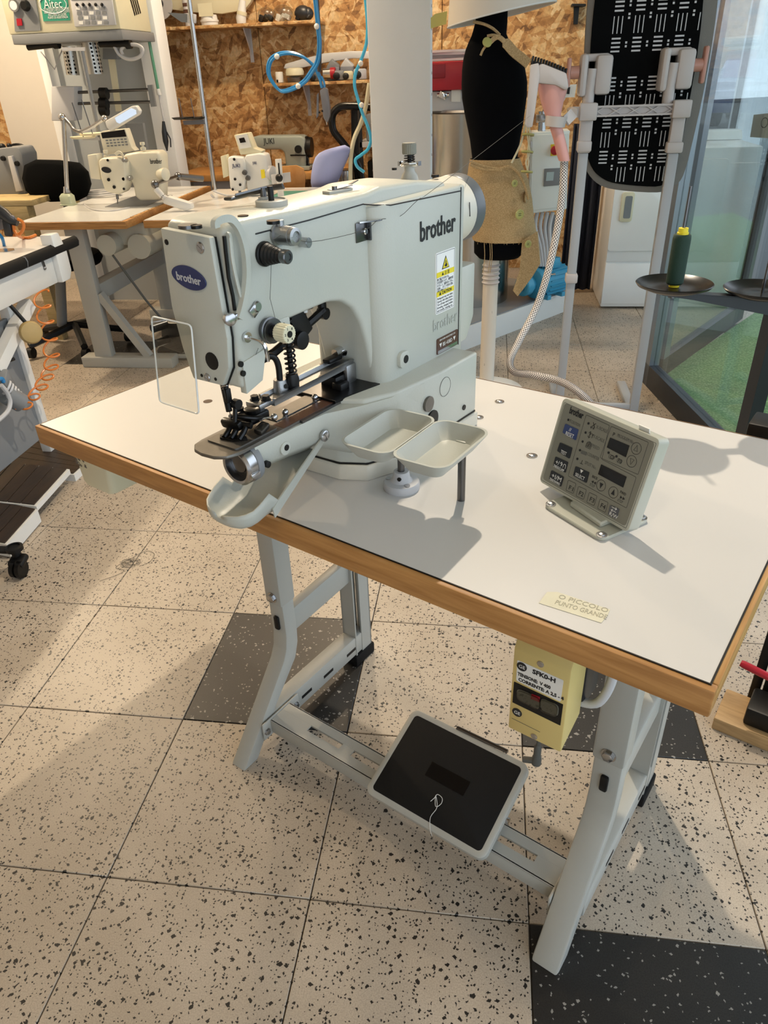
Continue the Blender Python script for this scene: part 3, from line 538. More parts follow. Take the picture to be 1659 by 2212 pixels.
# presser feed beam
def zt(u, v, z): return tZ(u, v, z)
BZ = 0.945
p0 = V(0.545, 0.045, BZ); p1 = V(0.545, 0.215, BZ+0.004)
b = B(); b.prism([(-0.013, -0.006), (0.013, -0.006), (0.013, -0.001), (0.015, 0.004), (0.011, 0.004), (0.009, 0.0), (-0.009, 0.0), (-0.011, 0.005), (-0.015, 0.005), (-0.013, -0.001)], (0.553, 0.04, 0.949), X, Z, V(0, 0.165, 0.003)); b.box((0.566, 0.196, 0.937), (0.008, 0.022, 0.03), bev=0.003); b.box((0.546, 0.035, 0.946), (0.026, 0.03, 0.008), bev=0.002); b.build('feed_beam', MATS['cast_alu'], sm)
b = B(); b.cyl((0.548, 0.072, 0.947), (0.548, 0.072, 0.966), 0.011, 0.0085, n=22); b.build('beam_socket', MATS['cast_alu'], sm)
b = B(); b.cyl((0.557, 0.072, 0.958), (0.560, 0.071, 0.958), 0.003, n=10); b.build('socket_hole', MATS['black'], sm)
b = B(); b.tube(spline([(0.548, 0.072, 0.964), (0.548, 0.072, 0.985), (0.546, 0.066, 0.998), (0.540, 0.050, 1.002), (0.533, 0.030, 1.006)]), 0.0042, 10); b.cyl((0.534, 0.034, 1.0055), (0.530, 0.022, 1.007), 0.0055, n=12); b.build('oil_pipe', MATS['black'], sm)
b = B(); b.tube([V(0.555+0.0068*math.cos(t), 0.088+0.0068*math.sin(t), 0.966+0.082*t/76) for t in [0.4*q for q in range(190)]], 0.0013, 6); b.cyl((0.555, 0.088, 0.95), (0.555, 0.088, 1.06), 0.0038, n=12); b.lathe([(0.0085, 0), (0.0095, 0.012), (0.0075, 0.02)], (0.555, 0.088, 0.95), Z, 16); b.cyl((0.555, 0.088, 1.045), (0.555, 0.088, 1.062), 0.009, n=16); b.build('lifter_spring', MATS['black'], sm)
b = B(); b.tube([V(0.52, 0.045, 0.985), V(0.53, 0.085, 0.995), V(0.545, 0.135, 1.02), V(0.553, 0.165, 1.035)], 0.006, 8); b.lathe([(0.012, 0), (0.012, 0.014), (0.009, 0.015)], (0.545, 0.112, 1.008), X, 20); b.box((0.545, 0.118, 1.03), (0.014, 0.03, 0.05), (0.5, 0, 0), bev=0.003); b.build('lifter_crank', MATS['black'], sm)
b = B(); b.tube([V(0.55, 0.165, 1.03), V(0.55, 0.165, 1.07)], 0.006, 10); b.lathe([(0.008, 0), (0.008, 0.012)], (0.545, 0.165, 1.03), X, 14); b.build('lifter_rod', MATS['black'], sm)
b = B(); b.cyl((0.55, 0.13, 1.05), (0.55, 0.13, 1.065), 0.011, n=18); b.cyl((0.55, 0.13, 1.04), (0.55, 0.13, 1.046), 0.004, n=12); b.build('oil_cup', MATS['white'], sm)
b = B(); b.lathe([(0.012, 0), (0.012, 0.006)], (0.55, 0.13, 1.046), Z, 18); b.build('oil_cup_ring', MATS['black'], sm)
b = B(); b.cyl((0.545, 0.19, 0.965), (0.545, 0.215, 0.967), 0.006, n=16); b.cyl((0.545, 0.205, 0.966), (0.545, 0.209, 0.966), 0.011, n=18); b.build('feed_rod', MATS['chrome'], sm)
b = B(); b.b2((0.535, 0.165, 0.92), (0.565, 0.205, 0.94), bev=0.004); b.b2((0.56, 0.16, 0.92), (0.578, 0.18, 0.934), bev=0.003); b.b2((0.537, 0.17, 0.955), (0.552, 0.2, 0.962), bev=0.003); b.build('feed_block', MATS['black'], sm)
for x, y in ((0.541, 0.030), (0.553, 0.038)):
    b = B(); b.cyl((x, y, 0.950), (x, y, 0.956), 0.0055, n=6); b.cyl((x, y, 0.9495), (x, y, 0.951), 0.0065, n=16); b.build('beam_bolt', MATS['black'], sm)
# black clamp and presser foot linkage
b = B()
b.b2((0.538, -0.004, 0.931), (0.566, 0.03, 0.943), bev=0.003); b.lathe([(0.0105, 0), (0.0105, 0.004), (0.008, 0.005)], (0.553, 0.012, 0.943), Z, 18)
b.box((0.548, -0.02, 0.937), (0.03, 0.01, 0.012), (0.25, 0, 0.1), bev=0.003); b.tube(spline([(0.538, -0.012, 0.942), (0.553, -0.016, 0.947), (0.570, -0.004, 0.944), (0.572, 0.01, 0.940)]), 0.003, 8)
b.cyl((0.535, -0.02, 0.938), (0.572, -0.01, 0.936), 0.004, n=12)
b.lathe([(0.006, 0), (0.006, 0.004)], (0.536, 0.006, 0.943), Z, 6)
b.build('clamp_head', MATS['black_gloss'], sm)
b = B()
for dx, dy in ((-0.012, 0.0), (-0.002, 0.002), (0.009, 0.005)): b.tube([V(0.556+dx, -0.014+dy, 0.938), V(0.558+dx, -0.026+dy, 0.929), V(0.560+dx, -0.036+dy, 0.9245)], 0.0035, 8)
b.prism([(-0.018, -0.004), (-0.012, -0.010), (0.008, -0.006), (0.02, 0.006), (0.014, 0.010), (-0.014, 0.004)], (0.557, -0.030, 0.9232), X, Y, Z*0.0025); b.build('clamp_fingers', MATS['black_gloss'], sm)
b = B(); b.box((0.575, 0.004, 0.928), (0.012, 0.02, 0.008), (0.2, 0.2, 0.2), bev=0.002); b.build('clamp_guide', MATS['steel_dark'], sm)
b = B(); b.tube(spline([(0.571, 0.006, 0.938), (0.577, 0.012, 0.940), (0.578, 0.022, 0.937)]), 0.0012, 6); b.sph((0.579, 0.024, 0.937), 0.0045); b.build('clamp_lever', MATS['steel'], sm)
nx, ny = 0.545, -0.018
b = B(); b.cyl((nx, ny, 0.972), (nx, ny, 1.005), 0.0035, n=12); b.box((nx, ny, 0.974), (0.008, 0.008, 0.018), bev=0.001); b.tube([V(nx-0.012, ny+0.006, 0.99), V(nx-0.002, ny, 0.965), V(nx+0.004, ny-0.004, 0.955)], 0.004, 8); b.lathe([(0.0065, -0.004), (0.0065, 0.004)], (nx+0.008, ny+0.006, 0.962), X, 14); b.tube([V(nx+0.008, ny+0.004, 0.962), V(nx+0.010, ny-0.002, 0.945), V(nx+0.011, ny-0.004, 0.938)], 0.003, 8); b.build('needle_bar', MATS['black'], sm)
b = B(); b.cyl((nx, ny, 0.966), (nx, ny, 0.935), 0.0009, 0.0003, n=8); b.build('needle', MATS['steel'], sm)
b = B(); b.tube([V(nx-0.001, ny-0.006, 0.991), V(nx+0.004, ny-0.01, 0.989), V(nx+0.012, ny-0.008, 0.992)], 0.001, 6); b.build('thread_eyelet', MATS['steel'], sm)
# hanging chaff: dust on the needle plate is left to the material; needle finger guard
q = [tY(u, v, -0.056) for u, v in ((327, 683), (413, 702), (430, 895), (345, 868))]
gq = [(p.x, p.z) for p in q]
def rounded(poly, r, n=3):
    out = []; m = len(poly)
    for k in range(m):
        p0, p1, p2 = (Vector(poly[(k-1) % m]), Vector(poly[k]), Vector(poly[(k+1) % m]))
        a = p1+(p0-p1).normalized()*r; c = p1+(p2-p1).normalized()*r
        for t in range(n+1): s = t/n; out.append(tuple((a*(1-s)**2+p1*2*s*(1-s)+c*s*s)))
    return out
b = B(); b.prism(rounded(gq, 0.006), (0, -0.0576, 0), X, Z, Y*0.0032); eg = b.build('finger_guard', MATS['acrylic'], sm)
b = B(); b.tube([V(a, -0.056, c) for a, c in rounded(gq, 0.006)], 0.0011, 6, True); b.build('guard_rim', MATS['acrylic_edge'], eg)
gp = [tY(u, v, -0.042) for u, v in ((338, 700), (400, 702), (404, 738), (384, 768), (340, 752))]
b = B(); b.prism([(p.x, p.z) for p in gp], (0, -0.036, 0), X, Z, Y*0.012, bev=0.002); b.cyl((0.49, -0.03, gp[2].z), (0.512, -0.026, gp[2].z+0.004), 0.007, n=12); b.build('guard_bracket', MATS['black'], sm)
for dz in (0.010, -0.008): b = B(); b.cyl(V(gp[0].x+0.008, -0.0548, gp[4].z+0.02+dz), V(gp[0].x+0.008, -0.034, gp[4].z+0.02+dz), 0.005, n=14); b.build('guard_screw', MATS['black_gloss'], sm)
# swung-down shuttle cover
pv = tX(697, 940, 0.596)
cv = thing('shuttle_cover', 'open scoop shaped grey cover hanging from the machine bed over the table edge', 'cover', tZ(560, 1100, H), TABLE)
for x_ in (0.5955, 0.5105):
    b = B(); b.prism([(0.104, 0.893), (0.110, 0.892), (0.110, 0.884), (0.101, 0.882), (-0.014, 0.812), (-0.016, 0.826), (-0.005, 0.834)], (x_, 0, 0), Y, Z, X*0.0022); b.build('cover_arm', MATS['tray_paint'], cv)
def tro(y, z, w, d, n=18):
    out = []
    for k in range(n+1): a = math.pi*k/n; out.append(Vector((0.554-w*math.copysign(abs(math.cos(a))**0.6, math.cos(a)), y, z-d*abs(math.sin(a))**0.7)))
    return out
sec = [(0.085, 0.872, 0.0415, 0.006), (0.03, 0.843, 0.0415, 0.012), (0.004, 0.832, 0.0425, 0.018), (-0.004, 0.834, 0.0425, 0.022), (-0.019, 0.851, 0.0425, 0.042), (-0.036, 0.843, 0.0425, 0.036), (-0.047, 0.838, 0.0405, 0.031), (-0.056, 0.836, 0.036, 0.027), (-0.063, 0.834, 0.028, 0.021), (-0.068, 0.833, 0.017, 0.013), (-0.070, 0.832, 0.006, 0.005)]
b = B(); b.loft([tro(*q) for q in sec], closed=False); so = b.build('cover_scoop', MATS['tray_paint'], cv, ang=60)
md = so.modifiers.new('wall', 'SOLIDIFY'); md.thickness = 0.0018; md.offset = 0
b = B(); b.lathe([(0.008, -0.002), (0.008, 0.0015), (0.006, 0.003)], pv+X*0.004, X, 20); b.box(pv+X*0.0072, (0.0008, 0.002, 0.011), (0.5, 0, 0)); b.build('pivot_screw', MATS['steel'], cv)
# arm side fittings
p = V(0.5975, 0.021, 1.139)
b = B(); b.lathe([(0.0135, 0), (0.0135, 0.003), (0.0125, 0.004)]+[(0.0118-0.00055*k+(0.0009 if k % 2 else 0), 0.004+0.0022*k) for k in range(11)]+[(0.005, 0.03)], p, X, 26); b.build('check_spring', MATS['black'], sm)
b = B(); b.lathe([(0.0072, 0.028), (0.0076, 0.029), (0.0076, 0.036), (0.0065, 0.0372), (0.004, 0.0372), (0.004, 0.0362)], p, X, 22); b.build('check_spring_cap', MATS['steel_dark'], sm)
p = V(0.5975, 0.046, 1.155)
b = B(); b.lathe([(0.0125, 0), (0.0125, 0.003), (0.0105, 0.003), (0.0105, 0.022)], p, X, 26); b.lathe([(0.010, 0.022), (0.0095, 0.027), (0.006, 0.028), (0.006, 0.026), (0.003, 0.026)], p, X, 22); b.cyl(p+V(0.006, 0, 0.009), p+V(0.006, 0, 0.016), 0.004, n=12); b.build('thread_guide_drum', MATS['cast_alu'], sm)
p = V(0.5975, 0.082, 1.141)
b = B(); b.cyl(p, p+X*0.013, 0.0058, n=18); b.cyl(p+V(0.013, 0, 0), p+V(0.0135, 0, 0), 0.0045, n=14); b.build('thread_post', MATS['steel'], sm)
p = V(0.5975, 0.199, 1.133)
b = B(); b.b2(p+V(0, -0.013, -0.012), p+V(0.0015, 0.013, 0.012), bev=0.0007); b.b2(p+V(0, 0.010, -0.012), p+V(0.006, 0.013, 0.012)); b.build('side_guide_plate', MATS['steel_dark'], sm)
b = B(); b.prism([(-0.012, 0.0), (0.014, 0.012), (0.017, 0.018), (0.012, 0.018), (-0.012, 0.004)], p+V(0, 0.004, 0.0115), Y, X, Z*0.0016); b.lathe([(0.0042, 0.001), (0.0042, 0.004), (0.003, 0.005)], p+V(0, 0.004, 0), X, 14); b.build('side_guide_prong', MATS['chrome'], sm)
# take-up slot and guard
b = B(); b.tube([tX(u, v, 0.598) for u, v in ((484, 510), (487, 540), (494, 600), (503, 640), (507, 670))], 0.003, 8, sx=0.7); b.build('take_up_slot', MATS['black'], sm)
b = B(); b.tube(spline([tX(u, v, 0.603) for u, v in ((492, 508), (497, 512), (502, 560), (511, 605), (520, 640))]), 0.0035, 8, sx=0.6); b.build('take_up_lever', MC, sm)
gd = [tX(u, v, 0.606) for u, v in ((466, 492), (466, 480), (482, 472), (500, 475), (516, 497), (528, 535), (533, 580), (531, 620), (524, 660), (516, 688))]
b = B(); b.strip(spline(gd, 4), (1, 0.1, 0), 0.0075, 0.006); b.build('take_up_guard', MC, sm)
p = tX(497, 690, 0.603); b = B(); b.lathe([(0.007, -0.004), (0.007, 0.0015), (0.005, 0.003)], p, X-Y*0.4, 18); b.box(p+V(0.002, 0.009, 0.001), (0.004, 0.008, 0.007), bev=0.001); b.build('guard_clamp', MATS['steel'], sm)
p = tX(554, 662, 0.598); b = B(); b.lathe([(0.0062, 0), (0.0062, 0.002), (0.0048, 0.0035)], p, X, 18); b.box(p+V(0.001, -0.004, -0.003), (0.002, 0.014, 0.012), (0.6, 0, 0), bev=0.001); b.build('thread_clip', MATS['steel'], sm)
p = tX(577, 712, 0.598)
b = B(); b.lathe([(0.0135, 0), (0.0135, 0.003), (0.0125, 0.0035), (0.0155, 0.005), (0.0155, 0.0065), (0.0125, 0.008), (0.0145, 0.0095), (0.0145, 0.011), (0.009, 0.0115)], p, X, 28); b.build('tension_plates', MATS['steel_dark'], sm)
b = B(); b.lathe([(0.008, 0.0112), (0.0085, 0.018)], p, X, 18); b.build('tension_core', MATS['black'], sm)
b = B(); gr = []
for h0, r0 in ((0.018, 0.0100), (0.0192, 0.0108), (0.034, 0.0108), (0.0352, 0.0102)):
    gr.append([p+V(h0, math.cos(2*math.pi*q/44)*(r0-(0.0006 if q % 2 else 0)), math.sin(2*math.pi*q/44)*(r0-(0.0006 if q % 2 else 0))) for q in range(44)])
b.loft(gr); dk = b.build('tension_dial', MATS['cream'], sm, ang=20)
b = B(); b.cyl(p+X*0.035, p+X*0.0362, 0.0038, n=16); b.build('dial_centre', MATS['black'], dk)
for k, s in enumerate('01234'): a = math.radians(50+k*62); text('dial_number', s, p+V(0.0354, 0.0070*math.cos(a)-0.001, 0.0070*math.sin(a)-0.0015), Y, Z, 0.0042, MATS['ink'], dk, 0.0002)
p = tX(532, 728, 0.598); b = B(); b.tube(spline([p, p+V(0.018, 0.002, -0.002), p+V(0.024, 0.004, -0.008), p+V(0.024, 0.006, -0.026)]), 0.0023, 8); b.lathe([(0.006, 0), (0.006, 0.003)], p, X, 14); b.build('thread_hook', MATS['chrome'], sm)
# lower head details: stepped plates by the needle
b = B(); b.prism([(-0.034, 1.03), (0.006, 1.036), (-0.002, 1.012), (-0.006, 1.0), (-0.034, 0.992)], (0.589, 0, 0), Y, Z, X*0.010, bev=0.001); b.build('needle_bar_cover', MC, sm)
for (u, v) in ((521, 787), (526, 807), (612, 703)):
    p = tX(u, v, 0.599 if u < 600 else 0.5975); b = B(); b.cyl(p-X*0.002, p+X*0.0007, 0.0034, n=14); b.build('head_hole', MATS['black'], sm)
b = B(); b.prism(rrect(0.03, 0.02, 0.003, 3), (0.594, 0.036, 1.052), Y, Z, X*0.0038, bev=0.0008); b.build('head_lug', MC, sm)
# upper thread: from the side guide past the motor housing up to the far upper right
th = thing('sewing_thread', 'thin dark thread running from the machine side up towards the steamer head', 'thread', (SX, 0.2, H+0.33), TABLE)
e0 = TI @ onj(1145, 250, 1.2)
pts = [V(0.612, 0.023, 1.155), V(0.611, 0.052, 1.157), V(0.611, 0.082, 1.142), V(0.609, 0.186, 1.137), V(0.614, 0.215, 1.146), V(0.6145, 0.26, 1.143), tX(905, 430, 0.64), tX(960, 392, 0.655), e0]
b = B(); b.tube(spline(pts, 4), 0.00035, 5); b.build('thread_run', MATS['thread_dark'], th)
b = B(); b.tube([V(0.603, 0.025, 1.128), V(0.6, 0.020, 1.09), V(0.608, 0.018, 1.062)], 0.0003, 5); b.tube([V(0.6, -0.008, 1.04), V(0.592, -0.03, 1.0), V(nx+0.004, ny-0.008, 0.991), V(nx, ny-0.002, 0.962)], 0.0003, 5); b.build('thread_run', MATS['thread_dark'], th)
# ================================================================ parts tray on two rods
tr = thing('parts_tray', 'two compartment grey metal tray standing on rods beside the machine', 'tray', (0.69, 0.16, H), TABLE)
TZR = 0.907; taz = math.radians(2.5)
ta = V(math.cos(taz), math.sin(taz), 0); tn = V(-math.sin(taz), math.cos(taz), 0); tcn = V(0.7265, 0.124, TZR)
def bowl(cx, w, d, depth, wall=0.003):
    def rg(ww, dd, r, z): return [tcn+ta*(x+cx)+tn*y+Z*z for x, y in rrect(ww, dd, r, 5)]
    return [rg(w-0.03, d-0.028, 0.012, -depth), rg(w, d, 0.02, -0.001), rg(w+0.0005, d+0.0005, 0.02, 0), rg(w-wall*2, d-wall*2, 0.018, 0), rg(w-wall*2-0.0005, d-wall*2, 0.018, -0.001), rg(w-0.034, d-0.032, 0.012, -depth+0.002)]
for cx in (-0.0395, 0.0395):
    b = B(); b.loft(bowl(cx, 0.0795, 0.128, 0.022)); b.build('tray_compartment', MATS['tray_paint'], tr, ang=50)
f1 = V(0.676, 0.163, H); f2 = V(0.765, 0.179, H)
b = B(); b.cyl(f1+Z*0.01, V(f1.x, f1.y, TZR-0.0222), 0.0052, n=16); b.build('support_rod', MATS['steel_dark'], tr)
b = B(); b.cyl(f2, V(f2.x, f2.y, TZR-0.0222), 0.0055, n=16); b.build('support_rod', MATS['steel_dark'], tr)
b = B(); b.box((f2.x, f2.y, TZR-0.026), (0.016, 0.012, 0.016), bev=0.002); b.build('rod_clamp', MATS['tray_paint'], tr)
b = B(); b.lathe([(0.0255, 0), (0.026, 0.002), (0.026, 0.009), (0.0245, 0.0115), (0.016, 0.013), (0.0125, 0.017), (0.0115, 0.026), (0.0105, 0.0275), (0.0055, 0.0275)], f1, Z, 36); b.build('flange', MATS['light_grey'], tr)
for a in (200, 330): b = B(); b.cyl(f1+V(0.019*math.cos(math.radians(a)), 0.019*math.sin(math.radians(a)), 0.0118), f1+V(0.019*math.cos(math.radians(a)), 0.019*math.sin(math.radians(a)), 0.0135), 0.004, n=14); b.build('flange_screw', MATS['steel'], tr)
b = B(); b.cyl(f1+V(0.004, -0.0095, 0.02), f1+V(0.0045, -0.0125, 0.02), 0.003, n=10); b.build('set_screw', MATS['black'], tr)
# ================================================================ control panel
paz, pti = -0.394, 0.259; PCN = V(0.921, 0.248, 0.868)
pa = V(math.cos(paz), math.sin(paz), 0); pbk = V(-math.sin(paz), math.cos(paz), 0); pu = pbk*math.sin(pti)+Z*math.cos(pti); pn = pa.cross(pu)
cp = thing('desktop_controller', 'tilted control panel with keys and two dark displays standing on the table', 'control panel', (0.925, 0.245, H), TABLE)
b = B(); b.prism(rrect(0.162, 0.123, 0.007, 4), PCN-pn*0.020, pa, pu, pn*0.020, bev=0.003); hb = b.build('housing', MATS['panel_box'], cp)
b = B(); b.prism(rrect(0.150, 0.1105, 0.004, 3), PCN-pn*0.0004, pa, pu, pn*0.0009); b.build('face_sheet', MATS['panel_face'], hb)
def PP(cx, cy):
    """point of the panel face under a pixel of the photograph (crop 1140,840 scale 5.184)"""
    u, v = 1140+cx/5.184, 840+cy/5.184; d = TI.to_3x3() @ ray(u, v); t = (PCN+pn*0.0006-CAML).dot(pn)/d.dot(pn); q = CAML+d*t-PCN
    return q.dot(pa), q.dot(pu)
def pdisc(x, y, r, m, h=0.0004, n=20): b = B(); b.cyl(PCN+pa*x+pu*y+pn*0.0003, PCN+pa*x+pu*y+pn*(0.0006+h), r, n=n); return b.build('indicator_dot', MATS[m], hb)
def prect(name, pts, m, h=0.0012, r=0.0015):
    q = [PP(*p) for p in pts]; b = B(); b.prism(rounded(q, r), PCN+pn*0.0004, pa, pu, pn*h); return b.build(name, MATS[m], hb)
def pline(pts, closed=False, wd=0.00022, m='ink'):
    q = [PP(*p) for p in pts]
    if closed: q = rounded(q, 0.0015)
    b = B(); b.tube([PCN+pa*x+pu*y+pn*0.0006 for x, y in q], wd, 4, closed); return b.build('printed_line', MATS[m], hb)
def ptext(s, cx, cy, size, m='ink', width=None, bold=0.0, h=0.0007, align='LEFT'):
    x, y = PP(cx, cy); return text('panel_lettering', s, PCN+pa*x+pu*y+pn*h, pa, pu, size, MATS[m], hb, 0.0001, align, bold, width)
prect('display', ((925, 545), (1140, 635), (1100, 765), (888, 655)), 'display', 0.0008, 0.0005); prect('display', ((825, 845), (1108, 985), (1070, 1105), (790, 955)), 'display', 0.0008, 0.0005)
for nm, pts, m in (('reset_key', ((425, 390), (570, 455), (540, 577), (393, 490)), 'blue_key'), ('test_key', ((365, 600), (503, 660), (470, 783), (333, 695)), 'dark_key'), ('thread_key', ((315, 757), (455, 820), (425, 940), (288, 860)), 'dark_key'), ('tension_key', ((270, 910), (407, 985), (375, 1097), (242, 1010)), 'dark_key'), ('select_key', ((540, 865), (692, 935), (660, 1055), (512, 970)), 'dark_key'), ('read_write_key', ((925, 1300), (1028, 1345), (995, 1455), (902, 1410)), 'grey_key')): prect(nm, pts, m)
for k, q in enumerate((((453, 1020), (540, 1060), (510, 1172), (427, 1135)), ((568, 1090), (657, 1130), (625, 1240), (540, 1200)), ((688, 1158), (776, 1200), (742, 1310), (660, 1270)), ((810, 1230), (900, 1272), (868, 1385), (780, 1340)))): pline(q, True)
for s, cx, cy in (('F1', 452, 1120), ('F2', 566, 1182), ('F3', 686, 1250), ('F4', 808, 1322)): ptext(s, cx, cy, 0.0085, width=0.0075)
ptext('brother', 462, 268, 0.0125, width=0.0245, bold=0.0004)
ptext('CAUTION', 482, 383, 0.0062, 'grey_print', width=0.016); ptext('!', 468, 370, 0.006)
ptext('RESET', 425, 512, 0.0075, 'label_white', width=0.0145, h=0.0018); ptext('//', 465, 470, 0.007, 'label_white', h=0.0018)
ptext('TEST', 372, 716, 0.0068, 'label_white', width=0.0105, h=0.0018); pline(((395, 665), (400, 645), (445, 665), (440, 692), (412, 685)), m='label_white', wd=0.0006)
ptext('THREAD/CLAMP', 292, 868, 0.0052, 'label_white', width=0.020, h=0.0018); ptext('+/\u2191\u2229', 312, 835, 0.009, 'label_white', width=0.019, h=0.0018)
ptext('TENSION/WIND', 248, 1018, 0.0052, 'label_white', width=0.020, h=0.0018); ptext('+I/M', 268, 985, 0.009, 'label_white', width=0.018, h=0.0018)
ptext('SELECT', 534, 970, 0.0065, 'label_white', width=0.0165, h=0.0018); ptext('\u25BC', 584, 932, 0.006, 'label_white', h=0.0018)
ptext('R/W', 913, 1408, 0.007, 'label_white', width=0.0135, h=0.0018); ptext('\u21C4', 932, 1362, 0.009, 'label_white', h=0.0018)
for s, cx, cy, wd in (('X-SCALE', 762, 440, 0.019), ('Y-SCALE', 728, 545, 0.019), ('SPEED', 695, 640, 0.0155), ('COUNTER', 665, 742, 0.020), ('SPLIT No.', 635, 838, 0.020), ('PROGRAM No.', 998, 535, 0.026)): ptext(s, cx, cy, 0.0062, 'grey_print', width=wd)
ptext('X', 715, 420, 0.0085); ptext('\u2194', 693, 440, 0.006); ptext('\u2195Y', 668, 528, 0.0085, width=0.009); ptext('\u23F2', 640, 635, 0.009); ptext('\u22A5', 580, 832, 0.008); ptext('P', 945, 525, 0.007)
prect('counter_icon', ((600, 685), (665, 710), (655, 748), (592, 722)), 'grey_print', 0.0004, 0.0005)
for cx, cy in ((455, 347), (681, 387), (648, 490), (615, 590), (585, 687), (556, 784), (906, 715), (994, 756)): x, y = PP(cx, cy); pdisc(x, y, 0.0016, 'ink')
for cx, cy, sy, fill in ((1215, 668, 1, 0), (1163, 812, -1, 0), (821, 1082, -1, 1), (958, 1160, 1, 1)):
    x, y = PP(cx, cy); b = B(); b.tube([PCN+pa*(x+0.0072*math.cos(t))+pu*(y+0.0072*math.sin(t))+pn*0.0006 for t in [2*math.pi*k/28 for k in range(28)]], 0.0003, 4, True)
    tri = [(-0.0028, -0.003*sy), (0.0028, -0.003*sy), (0, 0.0042*sy)]
    if fill: b.prism(tri, PCN+pa*x+pu*y+pn*0.0004, pa, pu, pn*0.0005)
    else: b.tube([PCN+pa*(x+p)+pu*(y+q)+pn*0.0006 for p, q in tri], 0.00035, 4, True)
    b.build('arrow_key', MATS['ink'], hb)
ptext('BACK', 718, 990, 0.005, width=0.009); ptext('\u25C0\u25C0', 708, 1045, 0.0045); ptext('STEP', 690, 1080, 0.005, 'grey_print', width=0.0085); ptext('FWD', 1030, 1165, 0.005, width=0.009); ptext('\u25B6\u25B6', 1028, 1222, 0.0045); ptext('STEP', 1000, 1255, 0.005, 'grey_print', width=0.0085)
ptext('GF', 915, 775, 0.0065); ptext('F0', 1003, 818, 0.0065); pline(((918, 730), (970, 755), (955, 795), (903, 770)), True); pline(((1010, 775), (1060, 800), (1045, 840), (995, 815)), True)
pline(((655, 290), (915, 410), (830, 790), (1215, 990), (1105, 1335), (452, 975)), True); pline(((935, 418), (1352, 600), (1235, 960), (810, 770)), True); pline(((410, 150), (1440, 610), (1100, 1562), (152, 1020)), True)
b = B(); x, y = PP(1260, 478); b.box(PCN+pa*(x+0.001)+pu*0.0612-pn*0.006, (0.016, 0.014, 0.0012), (pti-math.pi/2, 0, paz)); b.build('clear_tape', MATS['label_white'], cp)
# panel foot
pc2 = V(0.933, 0.242, H); 
b = B(); b.prism(rounded([(-0.054, -0.044), (0.054, -0.044), (0.054, 0.044), (-0.054, 0.044)], 0.012), pc2, pa, pbk, Z*0.005, bev=0.0012, seg=1); b.build('foot_plate', MATS['panel_box'], cp)
b = B(); b.prism([(-0.028, -0.02), (0.034, -0.026), (0.034, 0.026), (-0.028, 0.026)], pc2+Z*0.0048, pa, pbk, Z*0.008, bev=0.002, seg=1); b.build('foot_step', MATS['panel_box'], cp)
b = B(); b.tube(spline([pc2+pa*-0.006+pbk*0.012+Z*0.012, pc2+pa*-0.006+pbk*0.024+Z*0.03, pc2+pa*-0.004+pbk*0.05+Z*0.055]), 0.014, 16); b.build('swivel_neck', MATS['black'], cp)
for sx, sy in ((-0.046, -0.036), (0.046, -0.036), (0.046, 0.036), (-0.046, 0.036)):
    c = pc2+pa*sx+pbk*sy+Z*0.005; b = B(); b.lathe([(0.007, 0), (0.007, 0.0008), (0.0045, 0.001), (0.0042, 0.003), (0.002, 0.0038)], c, Z, 16); b.build('foot_screw', MATS['steel'], cp)
# ================================================================ yellow motor switch under the table edge
sw = thing('motor_switch_box', 'yellow motor switch box with tensione label hanging under the table edge', 'switch box', (0.96, 0.07, 0.56), TABLE)
YF = 0.045; xl, xr, zt_, zb_ = 0.9215, 0.9955, 0.7035, 0.566
b = B(); b.prism([(YF, zt_), (YF, zb_), (YF+0.055, zb_+0.022), (YF+0.055, H-TT-0.001), (YF+0.028, H-TT-0.001)], (xl, 0, 0), Y, Z, X*(xr-xl), bev=0.0022); b.build('cover', MATS['switch_yellow'], sw)
b = B(); b.b2((xl+0.004, YF+0.055, zb_+0.03), (xr+0.002, YF+0.105, H-TT-0.001), bev=0.003); b.build('back_box', MATS['dark_key'], sw)
def SP(cx, cy): u, v = 1060+cx/4.608, 1240+cy/4.608; return tY(u, v, YF-0.0004)
def sprism(name, pts, m, h=0.0006, r=0.001, par=None):
    q = [SP(*p) for p in pts]; b = B(); b.prism(rounded([(p.x, p.z) for p in q], r), (0, YF+0.0006, 0), X, Z, -Y*(h+0.0006)); return b.build(name, MATS[m], par or sw)
sprism('rating_label', ((265, 855), (725, 1060), (695, 1273), (253, 1060)), 'label_white', 0.0004, 0.002)
pw = sprism('button_window', ((233, 1072), (720, 1300), (693, 1507), (217, 1275)), 'black', 0.0008, 0.0005)
sprism('red_button', ((270, 1140), (495, 1225), (490, 1345), (270, 1235)), 'smoked', 0.004, 0.006, pw); sprism('button_lens', ((505, 1230), (672, 1300), (668, 1415), (500, 1350)), 'smoked', 0.004, 0.006, pw)
sprism('button_lens', ((262, 1135), (490, 1225), (488, 1350), (262, 1240)), 'panel_face', 0.0012, 0.006, pw); sprism('button_lens', ((502, 1228), (680, 1305), (672, 1420), (500, 1352)), 'panel_face', 0.0012, 0.006, pw); sprism('red_flag', ((410, 1190), (492, 1222), (488, 1272), (402, 1235)), 'red', 0.0016, 0.0008, pw)
def stext(s, cx, cy, wd, size, bold=0.0003): p = SP(cx, cy); text('label_lettering', s, V(p.x, YF-0.0006, p.z), X, Z, size, MATS['ink'], sw, 0.0001, 'LEFT', bold, wd)
stext('SFK0-H', 415, 985, 0.030, 0.0095, 0.0004); stext('TENSIONE:', 268, 1003, 0.027, 0.0072); stext('V 400', 488, 1100, 0.0145, 0.0072); stext('CORRENTE: A 2,5 - 4', 275, 1058, 0.060, 0.0072)
